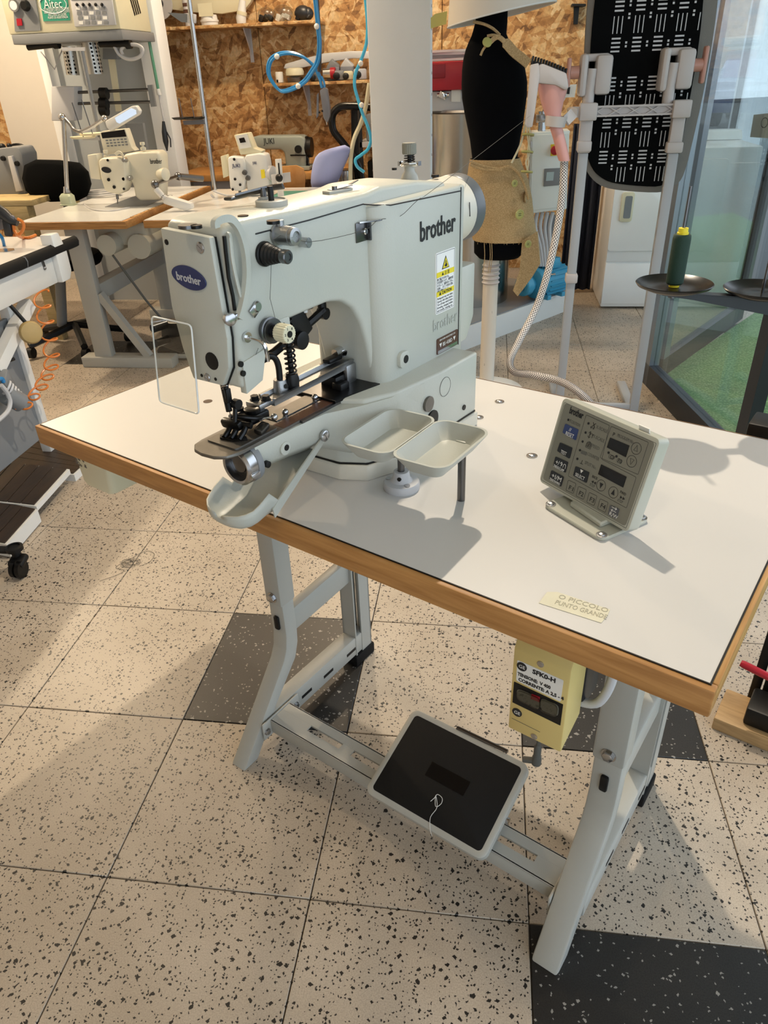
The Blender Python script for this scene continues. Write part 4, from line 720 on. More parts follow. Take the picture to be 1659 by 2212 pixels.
for cx, cy in ((310, 922), (262, 1378)):
    p = SP(cx, cy); b = B(); b.cyl((p.x, YF, p.z), (p.x, YF-0.0008, p.z), 0.0067, n=24); gd_ = b.build('round_emblem', MATS['ink'], sw); text('emblem_letters', 'GE', V(p.x-0.0042, YF-0.0009, p.z-0.0026), X, Z, 0.0075, MATS['label_white'], sw, 0.0001, width=0.0084)
for cx, cy in ((495, 898), (432, 1618)):
    p = SP(cx, cy); b = B(); b.lathe([(0.0045, -0.0004), (0.0045, 0.0008), (0.003, 0.0016)], (p.x, YF, p.z), -Y, 14); b.build('cover_screw', MATS['steel'], sw)
p, q = SP(208, 1435), SP(490, 1575); b = B(); b.tube([V(p.x, YF-0.0002, p.z), V(q.x, YF-0.0002, q.z)], 0.0003, 4); b.build('cover_groove', MATS['grey_print'], sw)
b = B(); b.tube(spline([(0.985, 0.14, 0.755), (1.018, 0.12, 0.72), (1.026, 0.11, 0.66), (1.015, 0.105, 0.615), (0.99, 0.105, 0.602)]), 0.0062, 10); b.build('power_cable', MATS['light_grey'], sw)
# ================================================================ treadle pedal and pull rod
pd = thing('treadle_pedal', 'large black rubber treadle pedal in a grey frame on the cross beam', 'pedal', (0.73, 0.2, 0.09), TABLE)
pA, pB, pC, pD = V(0.597, 0.121, 0.122), V(0.860, 0.123, 0.122), V(0.857, 0.297, 0.192), V(0.602, 0.296, 0.192)
pcn = (pA+pB+pC+pD)/4; px_ = (pB-pA).normalized(); py_ = (pD-pA).normalized(); py_ = (py_-px_*py_.dot(px_)).normalized(); pz_ = px_.cross(py_); pw_, ph_ = 0.258, 0.188
def prg(w, h, r, z): return [pcn+px_*x+py_*y+pz_*z for x, y in rrect(w, h, r, 4)]
b = B(); b.loft([prg(pw_-0.006, ph_-0.006, 0.014, -0.028), prg(pw_+0.004, ph_+0.004, 0.017, -0.012), prg(pw_+0.002, ph_+0.002, 0.016, 0), prg(pw_-0.004, ph_-0.004, 0.014, 0.002), prg(pw_-0.02, ph_-0.02, 0.008, 0.0015), prg(pw_-0.02, ph_-0.02, 0.008, -0.004)]); b.build('pedal_frame', MATS['paint_grey'], pd, ang=50)
b = B(); b.loft([prg(pw_-0.0205, ph_-0.0205, 0.007, -0.003), prg(pw_-0.0205, ph_-0.0205, 0.007, 0.0012), prg(pw_-0.024, ph_-0.024, 0.006, 0.002)]); b.build('rubber_mat', MATS['rubber'], pd)
b = B(); b.prism([(-0.042, -0.013), (0.042, -0.013), (0.042, 0.016), (-0.042, 0.016)], pcn+px_*0.003+pz_*0.0015, px_, py_, pz_*0.0011); b.build('mat_recess', MATS['black_gloss'], pd)
b = B()
for sx in (-0.07, 0.07): b.box(V(pcn.x+sx, 0.2, 0.108), (0.03, 0.05, 0.04), bev=0.003)
b.build('pedal_bracket', MATS['steel_dark'], pd)
b = B(); b.cyl(pcn+px_*0.115-pz_*0.014-py_*0.01, pcn+px_*0.136-pz_*0.014-py_*0.01, 0.006, n=14); b.build('pedal_hinge', MATS['steel'], pd)
b = B(); b.tube([pcn+py_*0.098+px_*-0.03, pcn+py_*0.1+px_*0.08], 0.004, 8); b.build('rear_rod', MATS['steel_dark'], pd)
th2 = thing('thread_snippet', 'loose white thread lying across the black pedal', 'thread', pcn, TABLE)
def OP(u, v, h=0.003):
    d = TI.to_3x3() @ ray(u, v); t = (pcn+pz_*h-CAML).dot(pz_)/d.dot(pz_); return CAML+d*t
b = B(); b.tube(spline([OP(u, v) for u, v in ((930, 1731), (938, 1724), (945, 1716), (955, 1724), (953, 1736), (941, 1742), (941, 1718), (944, 1744), (930, 1765), (929, 1790), (933, 1806))], 4), 0.0006, 5); b.build('thread_strand', MATS['thread_white'], th2)
pr = thing('pedal_pull_rod', 'thin grey pull rod with joints hanging from the table beside the yellow switch box', 'rod', (0.875, 0.25, 0.2), TABLE)
ra, rb = tY(1103, 1380, 0.2), tY(1112, 1615, 0.285)
b = B(); b.tube([V(0.872, 0.30, H-TT), V(0.872, 0.30, 0.60)], 0.0075, 10); b.build('upper_tube', MATS['paint_grey'], pr)
b = B(); b.tube([V(0.872, 0.30, 0.60), V(0.868, 0.3, 0.235)], 0.0042, 8); b.build('lower_rod', MATS['grey_print'], pr)
b = B(); b.box((0.868, 0.294, 0.61), (0.02, 0.016, 0.024), bev=0.005); b.cyl((0.868, 0.28, 0.585), (0.868, 0.31, 0.585), 0.009, n=12); b.build('rod_clamp', MATS['grey_print'], pr)
b = B(); b.lathe([(0.004, 0.05), (0.007, 0.045), (0.007, 0.02), (0.009, 0.015), (0.009, 0)], (0.868, 0.3, 0.205), Z, 12); b.tube([V(0.868, 0.3, 0.212), V(0.845, 0.295, 0.205)], 0.006, 8); b.build('ball_joint', MATS['grey_print'], pr)
# ================================================================ plastic box under the left end
bx = thing('under_table_box', 'cream plastic box fixed under the left end of the table', 'box', (0.06, 0.1, 0.66), TABLE)
b = B(); b.loft([[V(x, y, z) for x, y in rrect(w, 0.11, 0.012, 4, cx, 0.105)] for w, cx, z in ((0.085, 0.063, 0.662), (0.095, 0.061, 0.668), (0.115, 0.058, H-TT))]); b.build('box_body', MATS['cream'], bx, ang=50)
b = B(); b.b2((0.1, 0.06, 0.712), (0.205, 0.15, H-TT), bev=0.01); b.build('box_side', MATS['cream'], bx)
M('grime', '6f675e', 0.9)
b = B(); pp = tY(190, 1010, 0.0492)
for k in range(26): q = V(0.012+random.random()*0.03, 0.0497-0.0002, 0.70+random.random()*0.045); b.box((q.x, 0.0497, q.z), (0.002+random.random()*0.005, 0.0006, 0.001+random.random()*0.004), (0, random.random(), 0))
b.build('torn_label', MATS['grime'], bx)
# ================================================================ thread stand behind the right of the table
ts = thing('thread_stand', 'black double thread stand with a green spool at the back right of the table', 'thread stand', (1.12, 0.66, H), TABLE)
d1 = TI @ (CAM+ray(1455, 622)*1.085); d2_ = TI @ (CAM+ray(1646, 634)*1.085)
for c in (d1, d2_):
    b = B(); b.lathe([(0.004, 0.002), (0.02, 0.0), (0.036, 0.001), (0.048, 0.005), (0.0545, 0.0085), (0.0555, 0.0075), (0.053, 0.004), (0.036, -0.003), (0.02, -0.004), (0.004, -0.004)], c, Z, 44); b.build('spool_disc', MATS['black_gloss'], ts)
    b = B(); b.cyl(c-Z*0.012, c+Z*(0.14), 0.0022, n=10); b.build('spool_pin', MATS['steel_dark'], ts)
    b = B(); b.cyl(c-Z*0.014, c-Z*0.004, 0.006, n=12); b.build('pin_nut', MATS['steel_dark'], ts)
e1 = d2_+(d2_-d1).normalized()*0.1; dd = (e1-d1).normalized(); sd = Z.cross(dd)
b = B(); b.prism([(-0.018, -0.006), (0.24, -0.006), (0.24, -0.042), (0.03, -0.014), (-0.018, -0.010)], d1-sd*0.009, dd, Z, sd*0.0016); b.prism([(-0.02, 0), (0.25, 0), (0.25, 0.018), (-0.01, 0.018)], d1-sd*0.009-Z*0.0065, dd, sd, Z*0.0016); b.build('stand_arm', MATS['dark_key'], ts)
pp = d1+dd*0.25
b = B(); b.cyl(V(pp.x, pp.y, 0.7), V(pp.x, pp.y, 1.45), 0.009, n=14); b.build('stand_pole', MATS['steel'], ts)
b = B(); b.box((pp.x-0.03, pp.y-0.02, H-0.03), (0.09, 0.06, 0.05), bev=0.004); b.build('table_clamp', MATS['black'], ts)
spn = thing('thread_spool', 'dark green thread spool with yellow ends on the thread stand', 'spool', d1+Z*0.002, TABLE)
b = B(); b.lathe([(0.0105, 0.006), (0.0125, 0.0085), (0.0128, 0.07), (0.0122, 0.075), (0.0108, 0.0765)], d1, Z, 28); b.build('green_thread', MATS['green_thread'], spn)
b = B(); b.lathe([(0.0075, 0.002), (0.0075, 0.0065), (0.005, 0.0066)], d1, Z, 20); b.lathe([(0.008, 0.076), (0.008, 0.079), (0.0068, 0.0795), (0.0068, 0.085), (0.004, 0.0855)], d1, Z, 20); b.build('spool_core', MATS['yellow'], spn)
# ================================================================ plank with black tool and red lever at the right
pk = thing('wooden_base_block', 'wooden base plank under a black tool at the right edge', 'plank', (1.2, 0.82, 0), TABLE)
b = B(); b.b2((1.09, 0.775, 0), (1.75, 0.885, 0.035), bev=0.003); b.build('plank', MATS['plank_wood'], pk)
bt = thing('lever_tool', 'black iron hand tool with a red lever on the wooden plank', 'tool', (1.2, 0.85, 0.035), TABLE)
b = B(); b.b2((1.145, 0.79, 0.0355), (1.7, 0.87, 0.085), bev=0.006); b.b2((1.135, 0.885, 0.0), (1.155, 0.93, 0.40), bev=0.003); b.b2((1.16, 0.875, 0.04), (1.45, 0.93, 0.2), bev=0.006); b.build('iron_body', MATS['black'], bt)
la_, lb_ = tY(1600, 1432, 0.80), tY(1668, 1466, 0.80)
b = B(); b.tube([la_, la_+(lb_-la_)*0.1, lb_, lb_+(lb_-la_)*1.2], [0.007, 0.0085, 0.0085, 0.0085], 10); b.build('red_lever', MATS['red'], bt)
# ================================================================ tangle of thread on the floor
tg = thing('thread_tangle', 'small dark tangle of thread lying on the floor left of the table legs', 'thread', onz(280, 1216, 0)); pts = []
c = onz(281, 1216, 0.003)
for k in range(40): a = k*1.1; r = 0.016+0.012*math.sin(k*1.7); pts.append(c+V(r*math.cos(a)*1.3, r*math.sin(a), 0.001*math.sin(k)))
b = B(); b.tube(spline(pts, 4), 0.00045, 4); b.tube(spline([onz(u, v, 0.002) for u, v in ((215, 1255), (250, 1243), (268, 1232), (250, 1225), (285, 1205), (315, 1190), (333, 1196), (325, 1212), (305, 1222))], 5), 0.0006, 4); b.build('strand', MATS['thread_dark'], tg)
# ================================================================ near left work table (runs out of the frame)
ZL = 0.78
pR = onz(165, 510, ZL); il = pR.x
lt = thing('work_table', 'white work table with black rubber edge at the far left', 'table', (il-0.4, 1.2, 0))
b = B(); b.b2((il-0.75, 0.35, ZL-0.03), (il-0.012, pR.y, ZL), bev=0.002); b.build('table_top', MATS['laminate'], lt)
b = B()
b.prism([(0, 0.002), (0.010, -0.004), (0.016, -0.018), (0.012, -0.036), (0, -0.042)], (il-0.012, 0.35, ZL), X, Z, Y*(pR.y-0.35+0.004)); b.build('rubber_edge', MATS['rubber'], lt)
b = B(); b.prism([(0.0, 0), (0.012, -0.003), (0.0175, -0.018), (0.013, -0.037), (0, -0.043)], (il-0.012, oni(58, 570, il).y, ZL+0.001), X, Z, Y*0.003); b.build('edge_joint', MATS['mid_grey'], lt)
za = oni(118, 614, il-0.02).z; ya = oni(118, 580, il-0.02).y
b = B(); b.b2((il-0.04, 0.35, za+0.0), (il-0.02, ya, ZL-0.042), bev=0.003); b.build('apron_panel', MATS['white'], lt)
b = B(); b.prism([(0, 0), (0.06, 0), (0.085, 0.03), (0.085, 0.11), (0.055, 0.18), (0, 0.18)], (il-0.05, ya+0.002, za-0.002), Y, Z, X*0.05, bev=0.006); b.build('corner_block', MATS['white_gloss'], lt)
p = oni(93, 568, il-0.018); b = B(); b.box(p, (0.006, 0.012, 0.05), (0.15, 0, 0), bev=0.001); b.build('drawer_latch', MATS['steel_dark'], lt)
p = oni(97, 578, il-0.014); b = B(); b.sph(p, 0.005); b.build('latch_screw', MATS['steel'], lt)
pt = oni(52, 760, il-0.07); yp = pt.y
b = B(); b.b2((il-0.11, yp-0.018, 0), (il-0.07, yp+0.018, ZL-0.03), bev=0.003); b.build('white_post', MATS['white'], lt)
b = B(); b.b2((il-0.10, 0.5, 0.1), (il-0.085, yp-0.018, ZL-0.2)); b.build('grey_side_panel', MATS['mid_grey'], lt)
b = B(); b.tube([oni(60, 655, il-0.05), oni(-10, 800, il-0.05)], 0.03, 4); b.build('diagonal_brace', MATS['white'], lt)
b = B(); b.tube([oni(18, 655, il-0.03), oni(58, 700, il+0.01)], 0.007, 8); b.build('knee_lever', MATS['black'], lt)
c = oni(66, 718, il+0.015); M('knee_pad', 'a8905e', 0.5, var=0.25, vs=9)
b = B(); b.lathe([(0.01, -0.012), (0.035, -0.01), (0.041, -0.002), (0.041, 0.006), (0.036, 0.013), (0.02, 0.017)], c, (0.75, -0.62, 0.15), 28); b.build('knee_pad', MATS['knee_pad'], lt)
b = B(); b.cyl(oni(5, 785, il-0.08), oni(20, 775, il-0.08)+X*0.02, 0.006, n=10); b.build('panel_hook', MATS['black'], lt)
# orange coiled cord
oc = thing('coiled_cord', 'orange coiled air hose hanging below the work table', 'hose', oni(60, 880, il+0.02))
ax = spline([oni(u, v, il+0.02) for u, v in ((88, 632), (93, 665), (100, 700), (108, 740), (112, 775), (108, 800), (96, 822), (82, 845), (62, 866), (48, 884))], 30)
pts = []
for k, p in enumerate(ax): a = k*2*math.pi*9.5/len(ax); pts.append(p+V(0.026*math.cos(a)*0.9, 0.026*math.cos(a)*0.45+0.02*math.sin(a), 0.012*math.sin(a)))
b = B(); b.tube(pts, 0.0036, 7); b.build('coil', MATS['orange_hose'], oc)
# grey air valve cluster
vc = thing('air_valve_cluster', 'worn grey air valve with white hose by the left work table', 'valve', oni(15, 900, il-0.03))
b = B(); b.box(oni(8, 830, il-0.03), (0.05, 0.08, 0.08), (0.4, 0, 0.3), bev=0.01); b.cyl(oni(10, 850, il-0.02), oni(45, 870, il), 0.035, n=18); b.build('valve_body', MATS['mid_grey'], vc)
b = B()
for k in range(6): b.cyl(oni(12+k*6, 836+k*5, il-0.01), oni(14+k*6, 838+k*5, il-0.01)+V(0.004, 0, 0), 0.028-0.001*k, n=16)
b.build('valve_ribs', MATS['light_grey'], vc)
b = B(); b.tube(spline([oni(u, v, il+0.005) for u, v in ((2, 832), (16, 850), (22, 870), (15, 890), (-6, 910))]), 0.008, 8); b.build('white_hose', MATS['light_grey'], vc)
b = B(); b.tube(spline([oni(u, v, il+0.0) for u, v in ((-5, 820), (4, 818), (8, 826))]), 0.007, 8); b.build('blue_fitting', MATS['blue_hose'], vc)
# hot air tool head with orange tube on the table
gt = thing('air_tool', 'dark grey air tool with an orange hose loop on the left work table', 'tool', onz(20, 520, ZL))
jt = 1.55
b = B(); b.tube([onj(-8, 450, jt), onj(8, 462, jt), onj(24, 476, jt), onj(38, 482, jt)], [0.02, 0.022, 0.018, 0.012], 12); b.box(onj(18, 492, jt), (0.03, 0.03, 0.06), (0, 0.1, 0.2), bev=0.006); b.build('tool_body', MATS['dark_key'], gt)
b = B(); b.lathe([(0.009, 0), (0.009, 0.01)], onj(28, 470, jt), -Y, 16); b.cyl(onj(-8, 480, jt), onj(2, 482, jt), 0.025, n=16); b.build('tool_cap', MATS['grey_tool'], gt)
b = B(); b.tube(spline([onj(u, v, jt) for u, v in ((38, 473), (49, 480), (51, 492), (44, 504), (32, 508), (22, 506), (14, 500))]+[onj(u, v, jt-0.01) for u, v in ((34, 490), (28, 482))][:0], 6), 0.006, 8); b.tube(spline([onj(29, 483, jt), onj(31, 498, jt), onj(38, 508, jt)]+[onz(u, v, ZL+0.006) for u, v in ((50, 514), (64, 513), (77, 508))], 6), 0.006, 8); b.build('orange_hose', MATS['orange_hose'], gt)
b = B(); b.tube(spline([onj(-3, 505, jt), onj(5, 515, jt), onz(9, 531, ZL)]), 0.0065, 8); b.build('blue_hose', MATS['blue_hose'], gt)
sh = onz(16, 540, ZL+0.0006); b = B(); b.prism([(-0.08, -0.02), (0.03, -0.03), (0.045, 0.0), (0.02, 0.035), (-0.08, 0.03)], onz(8, 541, ZL+0.0003), X, Y, Z*0.001); tag(b.build('steel_inlay', MATS['steel'], lt), None)
# ================================================================ dark slatted boards on the floor at the left
def board(label, pts, z, th, edge, group=None):
    q = [onz(u, v, z) for u, v in pts]; c = sum(q, Vector())/len(q)
    t = thing('slatted_board', label, 'board', (c.x, c.y, z-th))
    b = B(); b.loft([[p-Z*th for p in q], [p-Z*0.001 for p in q]]); b.build('white_edge', MATS['white'], t)
    ins = [c+(p-c)*0.965 for p in q]; n = edge
    for k in range(n):
        f0, f1 = k/n+0.004, (k+1)/n-0.004; a0 = ins[0].lerp(ins[1], f0); a1 = ins[0].lerp(ins[1], f1); b0 = ins[3].lerp(ins[2], f0); b1 = ins[3].lerp(ins[2], f1)
        s = B(); s.loft([[p+Z*0.0 for p in (a0, a1, b1, b0)], [p+Z*0.003 for p in (a0, a1, b1, b0)]]); s.build('slat', MATS['dark_wood'], t)
    return t
board('far dark slatted board lying lowest on the floor beside the work table', ((-20, 1012), (80, 925), (215, 975), (160, 1025)), 0.03, 0.03, 7)
board('middle dark slatted board with a white edge lying on top', ((-90, 985), (150, 1013), (78, 1093), (-160, 1066)), 0.062, 0.02, 8)
board('nearest dark slatted board with a thick white front edge above the caster', ((-100, 1062), (81, 1100), (14, 1176), (-180, 1140)), 0.055, 0.05, 7)
cs = thing('swivel_caster', 'black swivel caster wheel at the left edge of the floor', 'caster', onz(50, 1245, 0))
wc = onz(52, 1245, 0)+V(-0.01, 0.0, 0.028)
b = B(); b.cyl(wc-X*0.016, wc-X*0.003, 0.028, n=24); b.cyl(wc+X*0.003, wc+X*0.016, 0.028, n=24); b.build('wheel', MATS['black_gloss'], cs)
b = B(); b.box(wc+V(-0.004, 0.016, 0.02), (0.05, 0.05, 0.022), (0.3, 0, 0), bev=0.008); b.cyl(wc+V(-0.012, 0.028, 0.02), wc+V(-0.012, 0.028, 0.052), 0.014, n=16); b.lathe([(0.026, 0.0), (0.026, 0.012), (0.018, 0.014), (0.018, 0.010), (0.002, 0.010)], wc+V(-0.012, 0.028, 0.052), Z, 24); b.box(wc+V(-0.085, 0.022, 0.054), (0.13, 0.03, 0.012), bev=0.004); b.build('swivel_fork', MATS['black'], cs)
# ================================================================ background left
def slab(pts, j, d, bev=0.0, b=None):
    """outline measured on the plane y=j, pushed back by d"""
    b = b or B(); b.prism([(onj(u, v, j).x, onj(u, v, j).z) for u, v in pts], (0, j, 0), X, Z, Y*d, bev=bev); return b
def sq(u0, v0, u1, v1): return ((u0, v0), (u1, v0), (u1, v1), (u0, v1))
# ---- tall press machine
jh = 3.15
P0, P1 = onj(19, 68, jh), onj(261, 63, jh); zb = P1.z; jb = oni(329, 76, P1.x).y
pm = thing('press_machine', 'tall grey pneumatic press machine with gauge and keypad behind the tables', 'machine', ((P0.x+P1.x)/2, 3.5, 0))
b = B(); b.b2((P0.x, jh, zb+0.0), (P1.x, jb, zb+0.45), bev=0.006); hd = b.build('head_cabinet', MATS['cream'], pm)
b = B(); b.b2((P0.x+0.01, jh-0.004, zb-0.045), (P1.x+0.004, jb+0.02, zb-0.001), bev=0.004); b.build('head_skirt', MATS['mid_grey'], pm)
slab(((25, -40), (70, -42), (88, 66), (32, 68)), jh-0.006, 0.006).build('gauge_panel', MATS['mid_grey'], hd)
c = onj(32, 12, jh-0.006); b = B(); b.lathe([(0.028, 0), (0.028, 0.012), (0.022, 0.013)], c, -Y, 24); b.build('pressure_gauge', MATS['chrome'], hd)
b = B(); b.cyl(c-Y*0.0131, c-Y*0.0145, 0.02, n=20); b.build('gauge_face', MATS['paper'], hd)
c = onj(56, 12, jh-0.006); b = B(); b.lathe([(0.026, 0), (0.026, 0.01), (0.018, 0.025)], c, -Y, 12); b.build('regulator_knob', MATS['black'], hd)
slab(((35, 40), (46, 40), (48, 55), (37, 56)), jh-0.012, 0.012).build('red_switch', MATS['red'], hd)
gs = slab(((80, -40), (141, -42), (151, 44), (94, 46)), jh-0.005, 0.005).build('green_sign', MATS['green_sign'], hd)
o = onj(114, 10, jh-0.006); b = B(); b.tube([o+V(0.075*math.cos(t), 0, 0.038*math.sin(t)) for t in [2*math.pi*k/28 for k in range(28)]], 0.002, 5, True); b.build('sign_oval', MATS['paper'], hd)
text('sign_lettering', 'Aitec', o+V(-0.05, -0.001, -0.015), X, Z, 0.055, MATS['paper'], hd, 0.0005, width=0.10)
for k, s in enumerate(('TECNOLOGIE E SERVIZI MACCHINE', 'ASSISTENZA E TAGLIO CUCITO', 'MACCHINE DA CUCIRE', 'PUNTI DI ASSISTENZA')): text('sign_lettering', s, onj(122+k*1.2, 22+k*6, jh-0.006), X, Z, 0.015, MATS['paper'], hd, 0.0005, 'CENTER', width=(0.14, 0.14, 0.1, 0.11)[k])
kp = slab(((146, -30), (236, -34), (250, 54), (161, 58)), jh-0.014, 0.014, 0.003).build('keypad_panel', MATS['light_grey'], hd)
for r in range(4):
    for q in range(5):
        slab(sq(164+q*13.5+r*2.2, 14+r*10.5, 173+q*13.5+r*2.2, 21+r*10.5), jh-0.017, 0.004).build('key', MATS['mid_grey' if (r+q) % 3 else 'label_white'], hd)
for q in range(5): c = onj(166+q*13.5, 10, jh-0.017); b = B(); b.sph(c, 0.008, n=10); b.build('key_knob', MATS['black'], hd)
slab(((150, -14), (232, -16), (234, -2), (153, 0)), jh-0.016, 0.003).build('keypad_display', MATS['green_sign'], hd)
b = B()
for k in range(4): q = oni(286+k*4, 12-k*1.5, P1.x+0.002); b.box(q, (0.002, 0.012, 0.09), (0.3, 0, 0))
b.build('vent_slots', MATS['black'], hd)
jc = 3.6
xl_, xr_ = onj(305, 130, jc).x, onj(347, 130, jc).x
b = B(); b.b2((xl_, jc, 0), (xr_, jc+0.16, 2.6), bev=0.004); b.build('rear_post', MATS['column_white'], pm)
xa_ = onj(100, 130, jc).x
b = B(); b.b2((xa_-0.05, jc, 0), (xa_, jc+0.16, 2.6), bev=0.004); b.build('rear_post', MATS['column_white'], pm)
b = B(); b.b2((xa_, jc+0.1, 0), (xl_, jc+0.14, 2.6)); b.build('back_panel', M('panel_grey', 'a3a8aa', 0.5), pm)
slab(sq(111, 187, 160, 261), 3.35, 0.1, 0.004).build('side_box', MATS['light_grey'], pm)
for v0, v1 in ((200, 193), (224, 220)):
    b = B(); b.cyl(onj(160, v0, 3.4), onj(332, v1, 3.4), 0.008, n=10); b.build('guide_rod', MATS['steel_dark'], pm)
for v in (202, 224, 238): b = B(); b.cyl(onj(217, v, 3.38), onj(232, v, 3.38), 0.03, n=14); b.build('rod_clamp', MATS['black'], pm)
slab(((318, 184), (328, 183), (336, 230), (326, 231)), 3.38, 0.02).build('rod_end_plate', MATS['mid_grey'], pm)
def perforated():
    m, nt, bs, N, L = nodes('perforated'); tc = N('ShaderNodeTexCoord'); v = N('ShaderNodeTexVoronoi'); v.inputs['Scale'].default_value = 55; v.inputs['Randomness'].default_value = 0.0; L(tc.outputs['Object'], v.inputs['Vector'])
    r = ramp(N, [(0.30, '14120f'), (0.36, 'b8b6b0')]); L(v.outputs['Distance'], r.inputs[0]); L(r.outputs[0], bs.inputs['Base Color']); bs.inputs['Metallic'].default_value = 0.8; bs.inputs['Roughness'].default_value = 0.35
perforated()
for (u0, v0), (u1, v1), r in (((192, 88), (206, 160), 0.045), ((148, 100), (158, 162), 0.035)):
    b = B(); b.cyl(onj(u0, v0, 3.3), onj(u1, v1, 3.3), r, n=24); b.build('perforated_sleeve', MATS['perforated'], pm)
for (u0, v0), (u1, v1) in (((60, 102), (124, 95)), ((215, 95), (280, 95))):
    b = B(); b.cyl(onj(u0, v0, 3.25), onj(u1, v1, 3.25), 0.016, n=12); b.cyl(onj(u1-8, v1, 3.25), onj(u1+3, v1-1, 3.25), 0.024, n=12); b.build('air_cylinder', MATS['black'], pm)
b = B(); b.tube(spline([onj(u, v, 3.25) for u, v in ((247, 100), (258, 118), (280, 128), (302, 122), (308, 106), (295, 97), (272, 98), (262, 108), (266, 118))], 6), 0.009, 8); b.build('white_tube', MATS['light_grey'], pm)
slab(((233, 125), (247, 124), (262, 240), (250, 241)), 3.55, 0.01).build('strip_scale', MATS['cream'], pm)
slab(sq(222, 104, 252, 128), 3.5, 0.06).build('scale_block', MATS['mid_grey'], pm)
b = B(); b.tube([onj(88, 112, 3.4), onj(118, 150, 3.4), onj(134, 108, 3.4)], 0.004, 6); b.build('thin_hose', MATS['light_grey'], pm)
slab(((270, 268), (308, 266), (318, 328), (284, 330)), 3.5, 0.03).build('lower_panel', MATS['mid_grey'], pm)
# ---- air gun hanging on the post
ag = thing('hanging_air_gun', 'dark air blow gun hanging from a green hose on the press post', 'air gun', onj(358, 325, 3.55))
b = B(); b.tube([onj(u, v, 3.56) for u, v in ((303, -20), (326, 110), (342, 195))], 0.009, 8); b.build('green_hose', M('green_hose', '4f8a6b', 0.3), ag)
b = B(); b.tube([onj(u, v, 3.56) for u, v in ((342, 195), (347, 225), (354, 262))], 0.006, 8); b.build('clear_hose', MATS['light_grey'], ag)
b = B(); b.cyl(onj(341, 192, 3.55), onj(344, 205, 3.55), 0.013, n=12); b.build('hose_joint', MATS['white'], ag)
b = B(); b.tube([onj(u, v, 3.54) for u, v in ((353, 262), (355, 285), (358, 305), (361, 326))], [0.008, 0.016, 0.017, 0.004], 10); b.tube([onj(u, v, 3.54) for u, v in ((360, 285), (368, 300), (369, 318))], 0.004, 6); b.build('gun_body', MATS['dark_key'], ag)
# ---- table 1 with the cream machine
ZB = 0.755
fr_, fl_ = onz(266, 479, ZB), onz(40, 479, ZB); jf = (fr_.y+fl_.y)/2; jr = onz(455, 385, ZB).y
t1 = thing('sewing_table', 'white topped table with beech edge carrying the cream machine and swivel lamp', 'table', ((fr_.x+fl_.x)/2, jf+0.5, 0))
b = B(); b.b2((fl_.x, jf, ZB-0.036), (fr_.x, jf+1.2, ZB-0.002), bev=0.003); b.build('beech_board', MATS['beech'], t1)
b = B(); b.b2((fl_.x+0.006, jf+0.006, ZB-0.003), (fr_.x-0.022, jf+1.194, ZB)); b.build('laminate_top', MATS['white_gloss'], t1)
b = B(); b.b2((fr_.x-0.021, jf+0.1, ZB-0.003), (fr_.x-0.003, jf+1.15, ZB+0.001)); b.build('wooden_rule', MATS['beech_y'], t1)
b = B()
for k in range(22): b.b2((fr_.x-0.018, jf+0.12+k*0.045, ZB+0.0008), (fr_.x-0.009-0.006*(k % 2), jf+0.124+k*0.045, ZB+0.0018))
b.build('rule_marks', MATS['black'], t1)
jl = jf+0.12; x0, x1 = onj(188, 700, jl).x, onj(225, 700, jl).x
b = B(); b.b2((x0, jl, 0.05), (x1, jl+0.05, ZB-0.036), bev=0.003); b.build('leg_post', MATS['paint_grey'], t1)
xb0, xb1 = onz(175, 797, 0).x, onz(375, 795, 0).x
b = B(); b.b2((xb0, jl-0.02, 0), (xb1, jl+0.07, 0.055), bev=0.004); b.build('foot_bar', MATS['paint_grey'], t1)
b = B(); b.tube([V(x1, jl+0.025, 0.38), V(x1+0.20, jl+0.025, 0.05)], 0.026, 4); b.build('foot_brace', MATS['paint_grey'], t1)
b = B(); b.b2((x0, jl+0.9, 0.05), (x1, jl+0.95, ZB-0.036), bev=0.003); b.build('leg_post', MATS['paint_grey'], t1)
b = B(); b.b2((x0+0.01, jl+0.05, 0.34), (x1-0.01, jl+0.9, 0.42), bev=0.003); b.build('stretcher', MATS['paint_grey'], t1)
b = B(); b.b2((xb0, jl+0.88, 0), (xb1, jl+0.97, 0.055), bev=0.004); b.build('foot_bar', MATS['paint_grey'], t1)
b = B(); b.b2((x1+0.02, jl+0.1, 0.6), (x1+0.28, jl+0.36, ZB-0.04), bev=0.02); b.cyl(V(x1+0.1, jl+0.02, 0.62), V(x1+0.1, jl+0.3, 0.62), 0.05, n=20); b.cyl(V(x1+0.24, jl+0.08, 0.6), V(x1+0.24, jl+0.3, 0.6), 0.06, n=20); b.build('clutch_motor', MATS['panel_box'], t1)
b = B(); b.tube([V(x1+0.09, jl+0.08, 0.56), V(x1+0.16, jl+0.2, 0.3), V(x1+0.27, jl+0.25, 0.09)], 0.006, 6); b.build('pedal_rod', MATS['grey_print'], t1)
b = B(); b.box((x1+0.33, jl+0.2, 0.07), (0.24, 0.2, 0.02), (0.25, 0, 0), bev=0.004); b.build('pedal', MATS['rubber'], t1)
b = B(); b.box((x1+0.33, jl+0.2, 0.05), (0.27, 0.22, 0.02), (0.25, 0, 0), bev=0.006); b.build('pedal_frame', MATS['paint_grey'], t1)
cb_ = thing('cardboard_box', 'brown cardboard box on the floor under the cream machine table', 'box', (x1+0.2, jl+1.1, 0))
b = B(); b.b2((x1-0.1, jl+1.0, 0), (x1+0.6, jl+1.2, 0.55), bev=0.003); b.build('carton', MATS['cardboard'], cb_)
b = B(); b.b2((x1-0.1, jl+1.1, 0.5495), (x1+0.6, jl+1.11, 0.5515)); b.build('flap_seam', MATS['brown_plate'], cb_)
